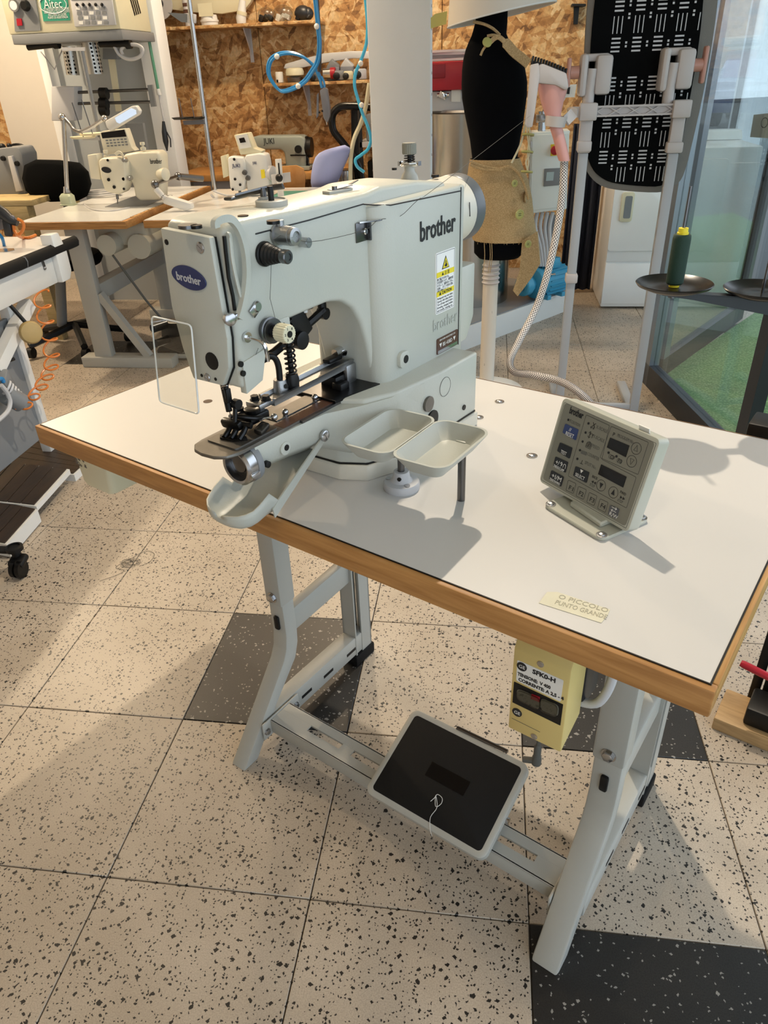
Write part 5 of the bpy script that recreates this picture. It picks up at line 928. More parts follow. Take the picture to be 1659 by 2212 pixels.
# ---- cream sewing machine on table 1
jm = jf+0.42
m1 = thing('sewing_machine', 'cream sewing machine with dark oval badge on the far left table', 'sewing machine', (onz(250, 435, ZB).x, jm+0.1, ZB))
CR = M('cream_machine', 'd5d0bd', 0.4, var=0.03)
slab(((262, 345), (268, 333), (300, 328), (338, 327), (346, 336), (348, 370), (346, 432), (302, 434), (291, 425), (287, 400), (280, 388), (268, 384)), jm+0.03, 0.11, 0.012).build('arm', CR, m1, 50)
slab(((211, 347), (220, 341), (258, 340), (270, 352), (273, 392), (266, 415), (254, 421), (226, 413), (217, 385)), jm-0.03, 0.09, 0.01).build('head', CR, m1, 50)
c = onj(230, 367, jm-0.031); b = B(); b.prism([(0.025*math.cos(t), 0.014*math.sin(t)-0.003*math.cos(t)) for t in [2*math.pi*k/24 for k in range(24)]], c, X, Z, -Y*0.003); b.build('oval_badge', MATS['dark_key'], m1)
for u, v, r in ((233, 346, 0.006), (235, 388, 0.008), (247, 404, 0.008), (268, 408, 0.006)): c = onj(u, v, jm-0.031); b = B(); b.cyl(c, c-Y*0.004, r, n=14); b.build('face_hole', MATS['black'], m1)
text('brand_lettering', 'brother', onj(325, 354, jm+0.028), X, Z, 0.034, MATS['ink'], m1, 0.001, width=0.062)
b = B(); b.tube(spline([onj(u, v, jm-0.02) for u, v in ((250, 334), (258, 329), (266, 338), (269, 360), (265, 372))]), 0.009, 8, sx=0.6); b.build('take_up_guard', CR, m1)
for u, v in ((272, 345), (272, 385), (283, 384)): c = onj(u, v, jm-0.0); b = B(); b.lathe([(0.012, 0), (0.012, 0.02), (0.008, 0.03)], c, -Y, 16); b.build('tension_stud', MATS['steel'], m1)
slab(((188, 335), (208, 333), (212, 345), (217, 388), (196, 386)), jm-0.01, 0.06, 0.004).build('side_cover', CR, m1)
c = onj(346, 376, jm+0.05); b = B(); b.lathe([(0.028, 0), (0.03, 0.01), (0.03, 0.04), (0.02, 0.045)], c, (0.9, -0.4, 0), 20); b.build('handwheel', CR, m1)
b = B(); b.cyl(onj(253, 420, jm), onj(254, 430, jm), 0.007, n=10); b.cyl(onj(254, 430, jm), onj(254, 440, jm), 0.003, n=8); b.build('needle_bar', MATS['steel_dark'], m1)
b = B(); b.b2((onz(215, 452, ZB).x, onz(215, 448, ZB).y, ZB), (onz(330, 440, ZB).x, onz(260, 425, ZB).y, ZB+0.003)); b.build('bed_plate', MATS['steel'], m1)
for u, v in ((231, 335), (310, 318)): c = onj(u, v+6, jm+0.05); b = B(); b.lathe([(0.014, 0), (0.014, 0.012), (0.006, 0.014), (0.006, 0.022), (0.012, 0.023), (0.012, 0.035)], c, Z, 14); b.build('top_knob', CR, m1)
cpn = slab(((214, 287), (222, 283), (270, 278), (284, 318), (292, 326), (225, 335)), jm+0.12, 0.06, 0.004).build('operator_panel', CR, m1)
slab(((218, 287), (268, 280), (273, 295), (221, 299)), jm+0.117, 0.004).build('panel_display', MATS['display'], cpn)
for r in range(3):
    for q in range(6): slab(sq(228+q*8+r*1.5, 302+r*6-q*0.6, 233+q*8+r*1.5, 305+r*6-q*0.6), jm+0.117, 0.004).build('panel_key', MATS['mid_grey'], cpn)
# cable coil on the table top
cc = thing('cable_coil', 'coiled white cable lying on the table behind the cream machine', 'cable', onz(220, 430, ZB)); c = onz(222, 424, ZB); pts = []
for k in range(90): a = k*0.21; pts.append(c+V((0.11-0.0004*k)*math.cos(a), (0.07-0.0002*k)*math.sin(a), 0.006+0.0003*k))
b = B(); b.tube(pts, 0.005, 6); b.tube(spline([onz(u, v, ZB+0.004) for u, v in ((180, 440), (200, 452), (240, 455), (280, 448))]), 0.003, 6); b.build('cable', MATS['light_grey'], cc)
# ---- thread stand with two cream discs
t9 = thing('thread_stand', 'thread stand with two cream discs behind the cream machine', 'thread stand', onj(222, 300, jm+0.3))
b = B(); b.cyl(onj(177, 110, jm+0.33), onj(222, 330, jm+0.33), 0.011, n=10); b.build('stand_pole', MATS['mid_grey'], t9)
for u, v in ((180, 296), (200, 289)):
    c = onj(u, v, jm+0.25); b = B(); b.lathe([(0.005, 0.0), (0.05, -0.004), (0.068, 0.004), (0.06, -0.006), (0.005, -0.008)], c, Z, 26); b.build('spool_disc', MATS['cream'], t9)
    b = B(); b.cyl(c, c+V(-0.02, 0, 0.16), 0.003, n=6); b.build('spool_pin', MATS['steel_dark'], t9)
b = B(); b.tube([onj(178, 300, jm+0.25), onj(215, 300, jm+0.3)], 0.010, 4); b.build('stand_arm', MATS['light_grey'], t9)
slab(sq(134, 102, 182, 110), jm+0.33, 0.01).build('guide_bar', MATS['light_grey'], t9)
# ---- swivel LED lamp
jlp = onz(150, 447, ZB).y+0.03
lp1 = thing('desk_lamp', 'swivel work lamp with a lit white head clamped beside the cream machine', 'lamp', onz(149, 444, ZB))
b = B(); c = onz(149, 443, ZB); b.loft([[c+V(x, y, z) for x, y in rrect(w, w*0.9, 0.012, 3)] for w, z in ((0.075, 0.0), (0.075, 0.006), (0.065, 0.007), (0.065, 0.045), (0.045, 0.058))]); b.build('lamp_base', M('lamp_base', 'b3bba3', 0.5), lp1)
jj = c.y
b = B(); b.cyl(onj(145, 416, jj), onj(137, 258, jj), 0.011, n=12); b.lathe([(0.02, 0), (0.014, 0.02), (0.012, 0.03)], onj(145, 416, jj), Z, 14); b.build('lamp_post', MATS['steel'], lp1)
b = B(); b.sph(onj(134, 253, jj), 0.018, n=12); b.tube(spline([onj(u, v, jj) for u, v in ((136, 252), (148, 265), (160, 280), (175, 284), (195, 276), (215, 263), (226, 254))]), 0.008, 8); b.sph(onj(226, 256, jj), 0.016, n=12); b.build('lamp_neck', MATS['steel'], lp1)
slab(((226, 262), (284, 229), (293, 228), (301, 240), (298, 248), (238, 284), (230, 276)), jj-0.03, 0.04, 0.006).build('lamp_head', MATS['white'], lp1)
slab(((248, 255), (283, 234), (293, 238), (294, 246), (258, 267), (252, 264)), jj-0.0335, 0.004).build('led_panel', M('led', 'c4d6ee', 0.3, emit=0.7), lp1)
# ---- black office chair
jch = 3.0
ch = thing('office_chair', 'black office chair with rounded backrest behind the cream machine table', 'chair', (onz(160, 760, 0).x, jch, 0))
q = [(onj(u, v, jch).x, onj(u, v, jch).z) for u, v in ((47, 385), (52, 356), (75, 345), (120, 346), (165, 352), (185, 372), (192, 400), (185, 425), (165, 435), (110, 437), (75, 430), (55, 412))]
cc_ = (sum(a for a, _ in q)/len(q), sum(c for _, c in q)/len(q))
b = B(); b.loft([[V(cc_[0]+(a-cc_[0])*s, jch+dy, cc_[1]+(c-cc_[1])*s) for a, c in q] for s, dy in ((0.8, -0.02), (0.97, -0.008), (1.0, 0.015), (0.97, 0.045), (0.8, 0.06))]); b.build('backrest', MATS['fabric_black'], ch, 70)
CX0 = cc_[0]+0.08
b = B(); b.lathe([(0.22, 0), (0.235, 0.025), (0.22, 0.055), (0.1, 0.06)], V(CX0, jch-0.3, 0.46), Z, 30); b.build('seat', MATS['fabric_black'], ch, 60)
b = B(); b.tube(spline([V(cc_[0], jch+0.05, 0.8), V(cc_[0], jch+0.06, 0.55), V(CX0-0.05, jch-0.15, 0.46)]), 0.02, 8); b.build('back_upright', MATS['black'], ch)
b = B(); b.cyl(V(cc_[0], jch-0.3, 0.12), V(CX0, jch-0.3, 0.46), 0.028, n=14); b.build('gas_column', MATS['mid_grey'], ch)
for k in range(5):
    a = k*2*math.pi/5+0.3; e = V(CX0+0.28*math.cos(a), jch-0.3+0.28*math.sin(a), 0.075)
    b = B(); b.tube([V(CX0, jch-0.3, 0.13), e], 0.02, 6); b.build('base_spoke', MATS['black'], ch)
    b = B(); b.cyl(e+V(0, 0, -0.04)-X*0.015, e+V(0, 0, -0.04)+X*0.015, 0.03, n=14); b.build('caster', MATS['black'], ch)
# ---- grey overlock at the far left on a pine table
jo = 3.05
tw = thing('pine_table', 'rough pine table under the grey machine at the left edge', 'table', (onj(20, 440, jo).x, jo, 0))
zt2 = onj(65, 432, jo-0.25).z; xr2 = onj(68, 432, jo-0.25).x
for k in range(3): b = B(); b.b2((xr2-0.8, jo-0.25+k*0.2, zt2-0.03), (xr2, jo-0.055+k*0.2, zt2), bev=0.003); b.build('plank', MATS['pine'], tw)
b = B(); b.b2((xr2-0.8, jo-0.25, zt2-0.12), (xr2-0.04, jo-0.23, zt2-0.031), bev=0.002); b.build('apron', MATS['pine'], tw)
for dy in (0.0, 0.5): b = B(); b.b2((xr2-0.1, jo-0.24+dy, 0), (xr2-0.04, jo-0.18+dy, zt2-0.03)); b.build('leg', MATS['pine'], tw)
ov = thing('overlock_machine', 'grey overlock machine with black handwheel at the left edge', 'sewing machine', V(onj(20, 420, jo).x, jo, zt2))
slab(((-40, 325), (20, 318), (38, 318), (48, 335), (52, 380), (56, 420), (-40, 425)), jo, 0.16, 0.01).build('body', MATS['mid_grey'], ov)
c = onj(40, 345, jo+0.17); b = B(); b.lathe([(0.04, 0), (0.085, 0.004), (0.085, 0.03), (0.04, 0.035)], c, Y, 30); b.build('handwheel', MATS['black'], ov)
for u, v in ((38, 353), (8, 342)): c = onj(u, v, jo-0.002); b = B(); b.lathe([(0.014, 0), (0.012, 0.015)], c, -Y, 14); b.build('knob', MATS['black'], ov)
slab(((16, 338), (25, 337), (42, 395), (48, 412), (34, 414)), jo-0.02, 0.02, 0.002).build('guide_plate', MATS['light_grey'], ov)
b = B(); b.sph(onj(5, 318, jo+0.05), 0.02); b.sph(onj(20, 315, jo+0.05), 0.014); b.build('top_knobs', MATS['black'], ov)
# ---- table 2 with the second cream machine
ZC = 0.742; g0 = onz(308, 476, ZC); xr3 = g0.x+0.9
t2 = thing('sewing_table', 'white topped table carrying the small machine with green pad between the tables', 'table', (g0.x+0.45, g0.y+0.5, 0))
b = B(); b.b2((g0.x, g0.y, ZC-0.036), (xr3, g0.y+1.05, ZC-0.002), bev=0.003); b.build('beech_board', MATS['beech'], t2)
b = B(); b.b2((g0.x+0.004, g0.y+0.004, ZC-0.003), (xr3-0.004, g0.y+1.046, ZC)); b.build('laminate_top', MATS['white_gloss'], t2)
for dx in (0.12, 0.72):
    for dy in (0.15, 0.9):
        b = B(); b.b2((g0.x+dx, g0.y+dy, 0), (g0.x+dx+0.05, g0.y+dy+0.05, ZC-0.036)); b.build('leg', MATS['paint_grey'], t2)
jn = 3.05
m2 = thing('sewing_machine', 'small white sewing machine with yellow sticker and cream keypad on top', 'sewing machine', V(onj(530, 420, jn).x, jn, ZC))
slab(((491, 343), (495, 338), (524, 340), (529, 352), (530, 385), (525, 412), (508, 413), (497, 408), (494, 378)), jn, 0.08, 0.008).build('head', MATS['white'], m2, 50)
slab(((527, 345), (530, 335), (560, 331), (572, 334), (576, 350), (580, 380), (584, 422), (535, 424), (532, 395)), jn+0.02, 0.1, 0.008).build('column', MATS['white'], m2, 50)
slab(((476, 338), (488, 334), (492, 352), (494, 380), (482, 385)), jn+0.02, 0.05, 0.003).build('side_cover', MATS['cream'], m2)
text('brand_lettering', 'JUKI', onj(502, 362, jn-0.002), X, Z, 0.026, MATS['navy'], m2, 0.001, width=0.045)
text('brand_lettering', 'JUKI', onj(546, 355, jn+0.018), X, Z, 0.02, MATS['navy'], m2, 0.001, width=0.022)
slab(((563, 367), (571, 366), (573, 384), (565, 386)), jn+0.017, 0.004).build('warning_sticker', MATS['yellow'], m2)
k2 = slab(((505, 292), (535, 287), (548, 320), (566, 326), (564, 332), (519, 335)), jn+0.05, 0.08, 0.005).build('keypad', MATS['cream'], m2)
slab(((509, 293), (533, 289), (543, 318), (518, 322)), jn+0.046, 0.005).build('keypad_face', MATS['white'], k2)
slab(((516, 299), (527, 297), (531, 307), (519, 309)), jn+0.043, 0.004).build('keypad_display', MATS['display'], k2)
for u, v in ((508, 387), (519, 399), (506, 344), (503, 409)): c = onj(u, v, jn-0.001); b = B(); b.cyl(c, c-Y*0.004, 0.007, n=12); b.build('face_hole', MATS['black'], m2)
c = onj(577, 375, jn+0.06); b = B(); b.lathe([(0.03, 0), (0.04, 0.01), (0.04, 0.04), (0.02, 0.045)], c, (0.95, -0.3, 0), 20); b.build('handwheel', MATS['light_grey'], m2)
for u, v in ((530, 372), (537, 384)): c = onj(u, v, jn); b = B(); b.lathe([(0.012, 0), (0.014, 0.01), (0.01, 0.03)], c, -Y, 14); b.build('tension_stud', MATS['steel_dark'], m2)
b = B(); b.cyl(onj(518, 412, jn+0.03), onj(519, 424, jn+0.03), 0.008, n=10); b.build('needle_bar', MATS['steel_dark'], m2)
b = B(); b.b2((onj(590, 440, jn).x, jn-0.02, ZC), (onj(650, 430, jn).x, jn+0.18, ZC+0.003)); b.build('green_pad', M('pad_green', '4f8f80', 0.7), m2)
b = B(); b.tube(spline([onj(u, v, jn-0.02) for u, v in ((455, 420), (470, 432), (500, 434), (530, 430)) ]), 0.006, 6); b.tube(spline([onj(u, v, jn-0.02) for u, v in ((460, 412), (490, 422), (520, 420))]), 0.005, 6); b.build('cable', MATS['light_grey'], m2)
# slotted bracket
sb = thing('slotted_bracket', 'white slotted upright bracket with black knob beside the small machine', 'bracket', V(onj(605, 425, jn).x, jn, ZC))
slab(((594, 344), (607, 343), (613, 425), (600, 427)), jn-0.05, 0.012, 0.002).build('upright', MATS['white'], sb)
slab(((600, 352), (603, 352), (606, 385), (603, 386)), jn-0.0515, 0.002).build('slot', MATS['black'], sb)
slab(((585, 378), (626, 372), (628, 393), (588, 398)), jn-0.035, 0.01, 0.001).build('cross_plate', MATS['light_grey'], sb)
c = onj(604, 384, jn-0.052); b = B(); b.lathe([(0.018, 0), (0.02, 0.012), (0.012, 0.024)], c, -Y, 18); b.build('knob', MATS['black'], sb)
# lamp 2 lying over the table edge
lp2 = thing('desk_lamp', 'jointed work lamp with an unlit white head on the table front', 'lamp', onz(372, 445, ZC))
jx = g0.y+0.25
b = B(); b.tube([onj(337, 408, jx), onj(352, 425, jx), onj(362, 432, jx)], 0.016, 10); b.build('lamp_joint', MATS['white'], lp2)
slab(((352, 432), (360, 424), (412, 440), (414, 452), (400, 456), (352, 440)), jx-0.02, 0.045, 0.006).build('lamp_head', MATS['white'], lp2)
b = B(); b.tube([onj(335, 398, jx), onj(350, 392, jx+0.1), onj(385, 381, jx+0.3)], 0.009, 8); b.tube([onj(385, 381, jx+0.3), onj(438, 386, jx+0.4)], 0.016, 8); b.sph(onj(335, 398, jx), 0.02); b.sph(onj(352, 425, jx), 0.016); b.sph(onj(385, 381, jx+0.3), 0.02); b.build('lamp_arm', MATS['steel_dark'], lp2)
# pole thread stand
jp = 3.35
t8 = thing('thread_stand', 'tall chrome thread pole with two black discs in front of the strand board wall', 'thread stand', V(onj(462, 400, jp).x, jp, ZC))
b = B(); b.cyl(onj(411, 0, jp)+V(-0.006, 0, 0.1), onj(465, 418, jp), 0.013, n=14); b.build('pole', MATS['steel'], t8)
slab(((362, 27), (407, 30), (414, 49), (392, 48)), jp-0.005, 0.004).build('top_guide', MATS['mid_grey'], t8)
slab(sq(404, 30, 419, 50), jp-0.01, 0.04, 0.003).build('guide_clamp', MATS['light_grey'], t8)
for u in (395, 420):
    c = onj(u, 256, jp-0.05); b = B(); b.lathe([(0.004, 0.004), (0.04, 0), (0.062, 0.006), (0.05, -0.004), (0.004, -0.004)], c, Z, 26); b.build('spool_disc', MATS['black'], t8)
    b = B(); b.cyl(c, c+V(-0.005, 0, 0.1), 0.0025, n=6); b.build('spool_pin', MATS['steel_dark'], t8)
slab(((395, 261), (440, 258), (443, 268), (397, 270)), jp-0.02, 0.015).build('disc_arm', MATS['grey_tool'], t8)
# ---- back bench with the long arm machine
jbn = 4.05; q0, q1 = onj(385, 380, jbn), onj(690, 380, jbn)
bn = thing('wall_bench', 'wooden bench along the strand board wall under the long arm machine', 'table', ((q0.x+q1.x)/2, jbn+0.2, 0))
b = B(); b.b2((q0.x-0.05, jbn, q0.z-0.04), (q1.x+0.2, 4.58, q0.z), bev=0.003); b.build('bench_top', MATS['orange_ply'], bn)
for xx in (q0.x, q1.x+0.1): b = B(); b.b2((xx, jbn+0.05, 0), (xx+0.06, jbn+0.11, q0.z-0.04)); b.build('leg', MATS['paint_grey'], bn)
b = B(); b.b2((q0.x+0.05, jbn+0.1, q0.z-0.16), (q0.x+0.35, 4.5, q0.z-0.041), bev=0.004); b.build('bench_drawer', MATS['light_grey'], bn)
m3 = thing('sewing_machine', 'long arm grey sewing machine on the bench against the strand board wall', 'sewing machine', V(onj(620, 380, jbn).x, jbn+0.2, q0.z))
slab(((544, 297), (552, 294), (650, 293), (658, 300), (660, 365), (618, 366), (614, 330), (606, 323), (560, 324), (545, 318)), jbn+0.15, 0.14, 0.012).build('arm', M('grey_machine', '9aa097', 0.4), m3, 50)
b = B(); b.cyl(onj(657, 318, jbn+0.22), onj(674, 318, jbn+0.22), 0.062, n=24); b.cyl(onj(662, 318, jbn+0.22), onj(666, 318, jbn+0.22), 0.068, n=24); b.build('handwheel', MATS['black'], m3)
text('brand_lettering', 'JUKI', onj(570, 311, jbn+0.148), X, Z, 0.05, MATS['ink'], m3, 0.001, width=0.075)
c = onj(645, 322, jbn+0.148); b = B(); b.cyl(c, c-Y*0.02, 0.024, n=18); b.build('stitch_dial', MATS['black'], m3)
slab(sq(627, 334, 660, 337), jbn+0.146, 0.005).build('dark_band', MATS['black'], m3)
slab(sq(600, 360, 668, 368), jbn+0.12, 0.2, 0.003).build('bed', MATS['grey_machine'], m3)
b = B()
for k in range(6): b.tube(spline([onj(660+random.uniform(-3, 6), 330+k*6, jbn+0.18), onj(668+random.uniform(-4, 4), 345+k*5, jbn+0.18), onj(664+random.uniform(-4, 6), 362+k*3, jbn+0.18)]), 0.006, 6)
b.build('belt_parts', MATS['black'], m3)
# plywood chair
jq = 3.55
wc_ = thing('plywood_chair', 'orange plywood chair with rounded backrest behind the small machine', 'chair', (onj(628, 400, jq).x, jq, 0))
slab(((588, 372), (594, 360), (640, 357), (655, 364), (660, 380), (658, 408), (648, 420), (600, 420), (590, 410)), jq, 0.014, 0.003).build('backrest', MATS['orange_ply'], wc_)
xc_ = onj(628, 400, jq).x; b = B(); b.prism(rrect(0.4, 0.38, 0.06), (xc_, jq-0.22, 0.45), X, Y, Z*0.016, bev=0.003); b.build('seat', MATS['orange_ply'], wc_)
for sx in (-0.15, 0.15):
    b = B(); b.tube(spline([V(xc_+sx, jq+0.02, 0.8), V(xc_+sx, jq+0.01, 0.44), V(xc_+sx*1.1, jq+0.02, 0)]), 0.012, 8); b.build('leg', MATS['steel'], wc_)
    b = B(); b.tube([V(xc_+sx, jq-0.36, 0.45), V(xc_+sx*1.1, jq-0.4, 0)], 0.012, 8); b.build('leg', MATS['steel'], wc_)
# ================================================================ shelves on the strand board wall
def shelf(label, pa_, pb_, depth):
    q0, q1 = onj(*pa_, JW-depth), onj(*pb_, JW-depth); z = (q0.z+q1.z)/2
    t = thing('wall_shelf', label, 'shelf', ((q0.x+q1.x)/2, JW-depth/2, z))
    b = B(); b.b2((q0.x, JW-depth, z-0.018), (q1.x, JW-0.001, z), bev=0.001); b.build('shelf_board', MATS['osb'], t)
    return t, z
def bracket(t, u0, v0, u1, v1, depth):
    p, q = onj(u0, v0, JW-0.01), onj(u1, v1, JW-0.01)
    b = B(); b.b2((p.x-0.012, JW-0.006, q.z), (p.x+0.012, JW-0.001, p.z)); b.prism([(0, 0), (-depth*0.8, 0), (0, -abs(p.z-q.z)*0.8)], (p.x-0.004, JW-0.006, p.z), Y, Z, X*0.008); b.build('bracket', MATS['light_grey'], t)
s1_, z1_ = shelf('upper strand board shelf holding jars and plastic bags', (338, 55), (685, 47), 0.26)
bracket(s1_, 536, 50, 541, 135, 0.2)
s2_, z2_ = shelf('lower strand board shelf crowded with machine parts behind the column', (566, 178), (830, 174), 0.26)
bracket(s2_, 664, 180, 670, 250, 0.2)
JS = JW-0.16
def onshelf(name, label, cat, u, z, group=None): return thing(name, label, cat, V(onj(u, 150 if z < 1.5 else 40, JS).x, JS, z), ROOM, group)
t = onshelf('glass_jar', 'squat white jar with paper label on the upper shelf', 'jar', 452, z1_); x = t.location.x
b = B(); b.lathe([(0.055, 0), (0.055, 0.02), (0.06, 0.022), (0.06, 0.032), (0.055, 0.034), (0.05, 0.06)], V(x, JS, z1_), Z, 24); b.build('jar_body', MATS['white'], t)
b = B(); b.b2((x-0.048, JS-0.055, z1_+0.05), (x+0.048, JS-0.05, z1_+0.12)); b.build('paper_label', MATS['cream'], t)
t = onshelf('spray_can', 'narrow dark striped can on the upper shelf', 'can', 408, z1_); x = t.location.x
b = B(); b.lathe([(0.028, 0), (0.028, 0.15), (0.02, 0.165), (0.012, 0.17)], V(x, JS, z1_), Z, 20); b.build('can_body', MATS['light_grey'], t)
for k in range(3): b = B(); b.lathe([(0.0284, 0.04+k*0.035), (0.0284, 0.06+k*0.035)], V(x, JS, z1_), Z, 20, cap=False); b.build('can_stripe', MATS['brown_plate'], t)
t = onshelf('plastic_bottle', 'translucent white bottle leaning on the upper shelf', 'bottle', 522, z1_); x = t.location.x
b = B(); b.tube([V(x-0.005, JS, z1_+0.001), V(x-0.004, JS, z1_+0.03), V(x+0.02, JS, z1_+0.13)], [0.03, 0.034, 0.02], 16); b.build('bottle_body', MATS['white'], t)
b = B(); b.cyl(V(x+0.003, JS, z1_+0.05), V(x+0.008, JS, z1_+0.07), 0.033, n=16); b.build('bottle_label', MATS['cream'], t)
t = onshelf('machine_cover', 'large cream plastic cover resting at the top of the upper shelf', 'cover', 470, z1_)
slab(((345, -40), (560, -40), (541, 5), (528, 22), (480, 30), (415, 27), (352, 18)), JW-0.09, 0.05, 0.006).build('cover_shell', MATS['cream'], t)
c = onj(345, 8, JW-0.1); b = B(); b.lathe([(0.09, 0), (0.09, 0.012)], c, -Y, 30); b.build('cover_hub', MATS['light_grey'], t)
b = B(); b.lathe([(0.03, 0.012), (0.03, 0.03), (0.02, 0.032)], c, -Y, 20); b.build('hub_knob', MATS['black'], t)
for k, (u, w, m, lb_) in enumerate(((575, 0.1, 'plastic_bag', 'clear plastic bag of black screws on the upper shelf'), (612, 0.12, 'plastic_bag', 'clear plastic bag of white parts on the upper shelf'), (655, 0.1, 'dark_key', 'bundle of dark cloth on the upper shelf'))):
    t = onshelf('parts_bag', lb_, 'bag', u, z1_); x = t.location.x
    b = B(); b.sph(V(x, JS, z1_+0.045), w*0.5, (1.1, 0.8, 0.85), 14); b.sph(V(x+0.03, JS, z1_+0.04), w*0.38, (1.1, 0.8, 1), 12); b.build('bag', MATS[m], t)
    for r in range(3): b = B(); b.box(V(x-0.03+r*0.03, JS-0.01, z1_+0.025), (0.03, 0.03, 0.04), (r, 0.4, r*0.7), bev=0.005); b.build('part', MATS['black' if k != 1 else 'white'], t)
# lower shelf contents
def shape(u, v, build, name, label, cat): t = thing(name, label, cat, V(onj(u, v, JS).x, JS, z2_)); build(t, onj(u, v, JS)); return t
def mk(fn): return fn
t = shape(603, 160, lambda t, p: (B().lathe([(0.022, 0), (0.026, 0.004), (0.026, 0.06), (0.024, 0.065), (0.024, 0.03)], V(p.x, JS, z2_), Z, 20).build('cup_body', MATS['white'], t), B().box(V(p.x-0.01, JS-0.024, z2_+0.012), (0.012, 0.006, 0.016)).build('cup_notch', MATS['black'], t)), 'plastic_cup', 'small white plastic cup at the left of the lower shelf', 'cup')
def _dome(t, p):
    B().lathe([(0.02, 0), (0.06, 0.012), (0.062, 0.03), (0.055, 0.05), (0.03, 0.055)], V(p.x, JS, z2_+0.03), Z, 24).build('dome', MATS['cream'], t); B().lathe([(0.05, 0), (0.055, 0.03)], V(p.x, JS, z2_), Z, 20).build('dome_foot', MATS['steel_dark'], t)
shape(637, 160, _dome, 'lamp_dome', 'round white domed cover on the lower shelf', 'cover')
def _guard(t, p):
    slab(((612, 148), (616, 138), (650, 128), (700, 115), (760, 110), (830, 111), (830, 128), (760, 126), (700, 136), (655, 146), (625, 150)), JW-0.12, 0.05, 0.006).build('cover_shell', MATS['light_grey'], t)
shape(700, 130, _guard, 'belt_guard', 'long curved white belt guard lying above the parts on the lower shelf', 'cover')
def _reg(t, p):
    B().cyl(V(p.x-0.05, JS, z2_+0.045), V(p.x+0.0, JS, z2_+0.045), 0.03, n=18).build('steel_body', MATS['steel'], t); B().lathe([(0.034, 0), (0.034, 0.03), (0.028, 0.034)], V(p.x+0.0, JS, z2_+0.045), X, 18).build('red_cap', MATS['red'], t)
shape(715, 162, _reg, 'red_button_unit', 'steel push button with a red cap on the lower shelf', 'button')
for k, (u, s, m, lb_) in enumerate(((680, 0.05, 'steel_dark', 'dull steel fitting left of the red button on the lower shelf'), (732, 0.055, 'mid_grey', 'grey gear housing right of the red button on the lower shelf'), (752, 0.05, 'cream', 'cream ring fitting on the lower shelf'), (778, 0.06, 'light_grey', 'pale plastic housing at the right of the lower shelf'))):
    def _f(t, p):
        B().box(V(p.x, JS, z2_+s*0.55), (s*1.2, s, s*1.05), (0, 0, 0.3*k), bev=0.01).build('housing', MATS[m], t); B().lathe([(s*0.4, 0), (s*0.4, 0.02), (s*0.2, 0.025)], V(p.x-0.01, JS-s*0.5, z2_+s*0.5), -Y, 16).build('bore', MATS['black'], t)
    shape(u, 160, _f, 'machine_fitting', lb_, 'machine part')
for k, (u, v) in enumerate(((718, 146), (748, 142))):
    def _g(t, p): B().box(V(p.x, JS+0.04, z2_+0.085), (0.07, 0.05, 0.06), (0.3, 0.7, 0.2), bev=0.008).build('block', MATS['light_grey' if k else 'mid_grey'], t); B().box(V(p.x, JS+0.04, z2_+0.04), (0.09, 0.06, 0.08), bev=0.006).build('block_foot', MATS['grey_tool'], t)
    shape(u, v, _g, 'stacked_block', ('grey plastic block tilted at the back of the lower shelf', 'pale plastic block tilted beside the belt guard')[k], 'machine part')
# ================================================================ hanging hoses
jh2 = 3.3
hz = thing('air_hose', 'blue air hose pair with a big loop hanging in front of the shelf', 'hose', onj(690, 150, jh2))
base = [(676, -30), (685, 55), (688, 95), (684, 130), (672, 152), (655, 175), (630, 190), (605, 195), (588, 178), (578, 155), (582, 130), (600, 116), (625, 113), (650, 120), (670, 135), (682, 150), (691, 172)]
for dx, dy in ((0, 0), (4, 3)):
    b = B(); b.tube(spline([onj(u+dx, v+dy, jh2+0.004*k-(0.012 if dx else 0)) for k, (u, v) in enumerate(base)], 6), 0.0075, 8); b.build('hose_run', MATS['blue_hose'], hz)
for u, v in ((598, 122), (644, 186), (684, 57)): b = B(); b.sph(onj(u, v, jh2-0.02), 0.014, n=10); b.build('cable_tie', MATS['white'], hz)
b = B(); b.tube(spline([onj(u, v, jh2+0.05) for u, v in ((682, -30), (688, 60), (690, 120), (689, 155))]), 0.012, 8); b.build('dark_cable', M('dark_cable', '3d332b', 0.6), hz)
gn = thing('air_knife', 'grey air gun hanging point down below the blue hose', 'air gun', onj(700, 265, jh2))
slab(((690, 196), (700, 188), (707, 192), (713, 235), (712, 252), (706, 266), (698, 254), (694, 220)), jh2, 0.03, 0.005).build('gun_body', MATS['grey_tool'], gn)
slab(((684, 205), (688, 200), (688, 250), (683, 256)), jh2, 0.012, 0.002).build('trigger', MATS['grey_tool'], gn)
b = B(); b.cyl(onj(705, 258, jh2+0.015), onj(706, 270, jh2+0.015), 0.006, 0.002, n=8); b.build('tip', MATS['steel'], gn)
for u, v in ((696, 240), (690, 243)): b = B(); c = onj(u, v, jh2-0.002); b.cyl(c, c+Y*0.004, 0.005, n=10); b.build('gun_hole', MATS['black'], gn)
b = B(); b.tube(spline([onj(u, v, jh2+0.01) for u, v in ((691, 168), (693, 180), (696, 190))]), 0.008, 8); b.tube(spline([onj(u, v, jh2+0.01) for u, v in ((694, 165), (700, 178), (701, 190))]), 0.006, 8); b.build('gun_hose', MATS['blue_hose'], gn)
hc2 = thing('air_hose', 'bright cyan air hose hanging beside the white column', 'hose', onj(790, 330, 3.0))
cy_ = [(786, -30), (793, 40), (792, 90), (780, 130), (768, 158), (766, 185), (772, 210), (783, 245), (795, 275), (801, 300), (795, 322), (780, 335), (768, 345), (772, 360), (787, 372)]
b = B(); b.tube(spline([onj(u, v, 3.0) for u, v in cy_], 6), 0.008, 8); b.build('hose_run', MATS['cyan_hose'], hc2)
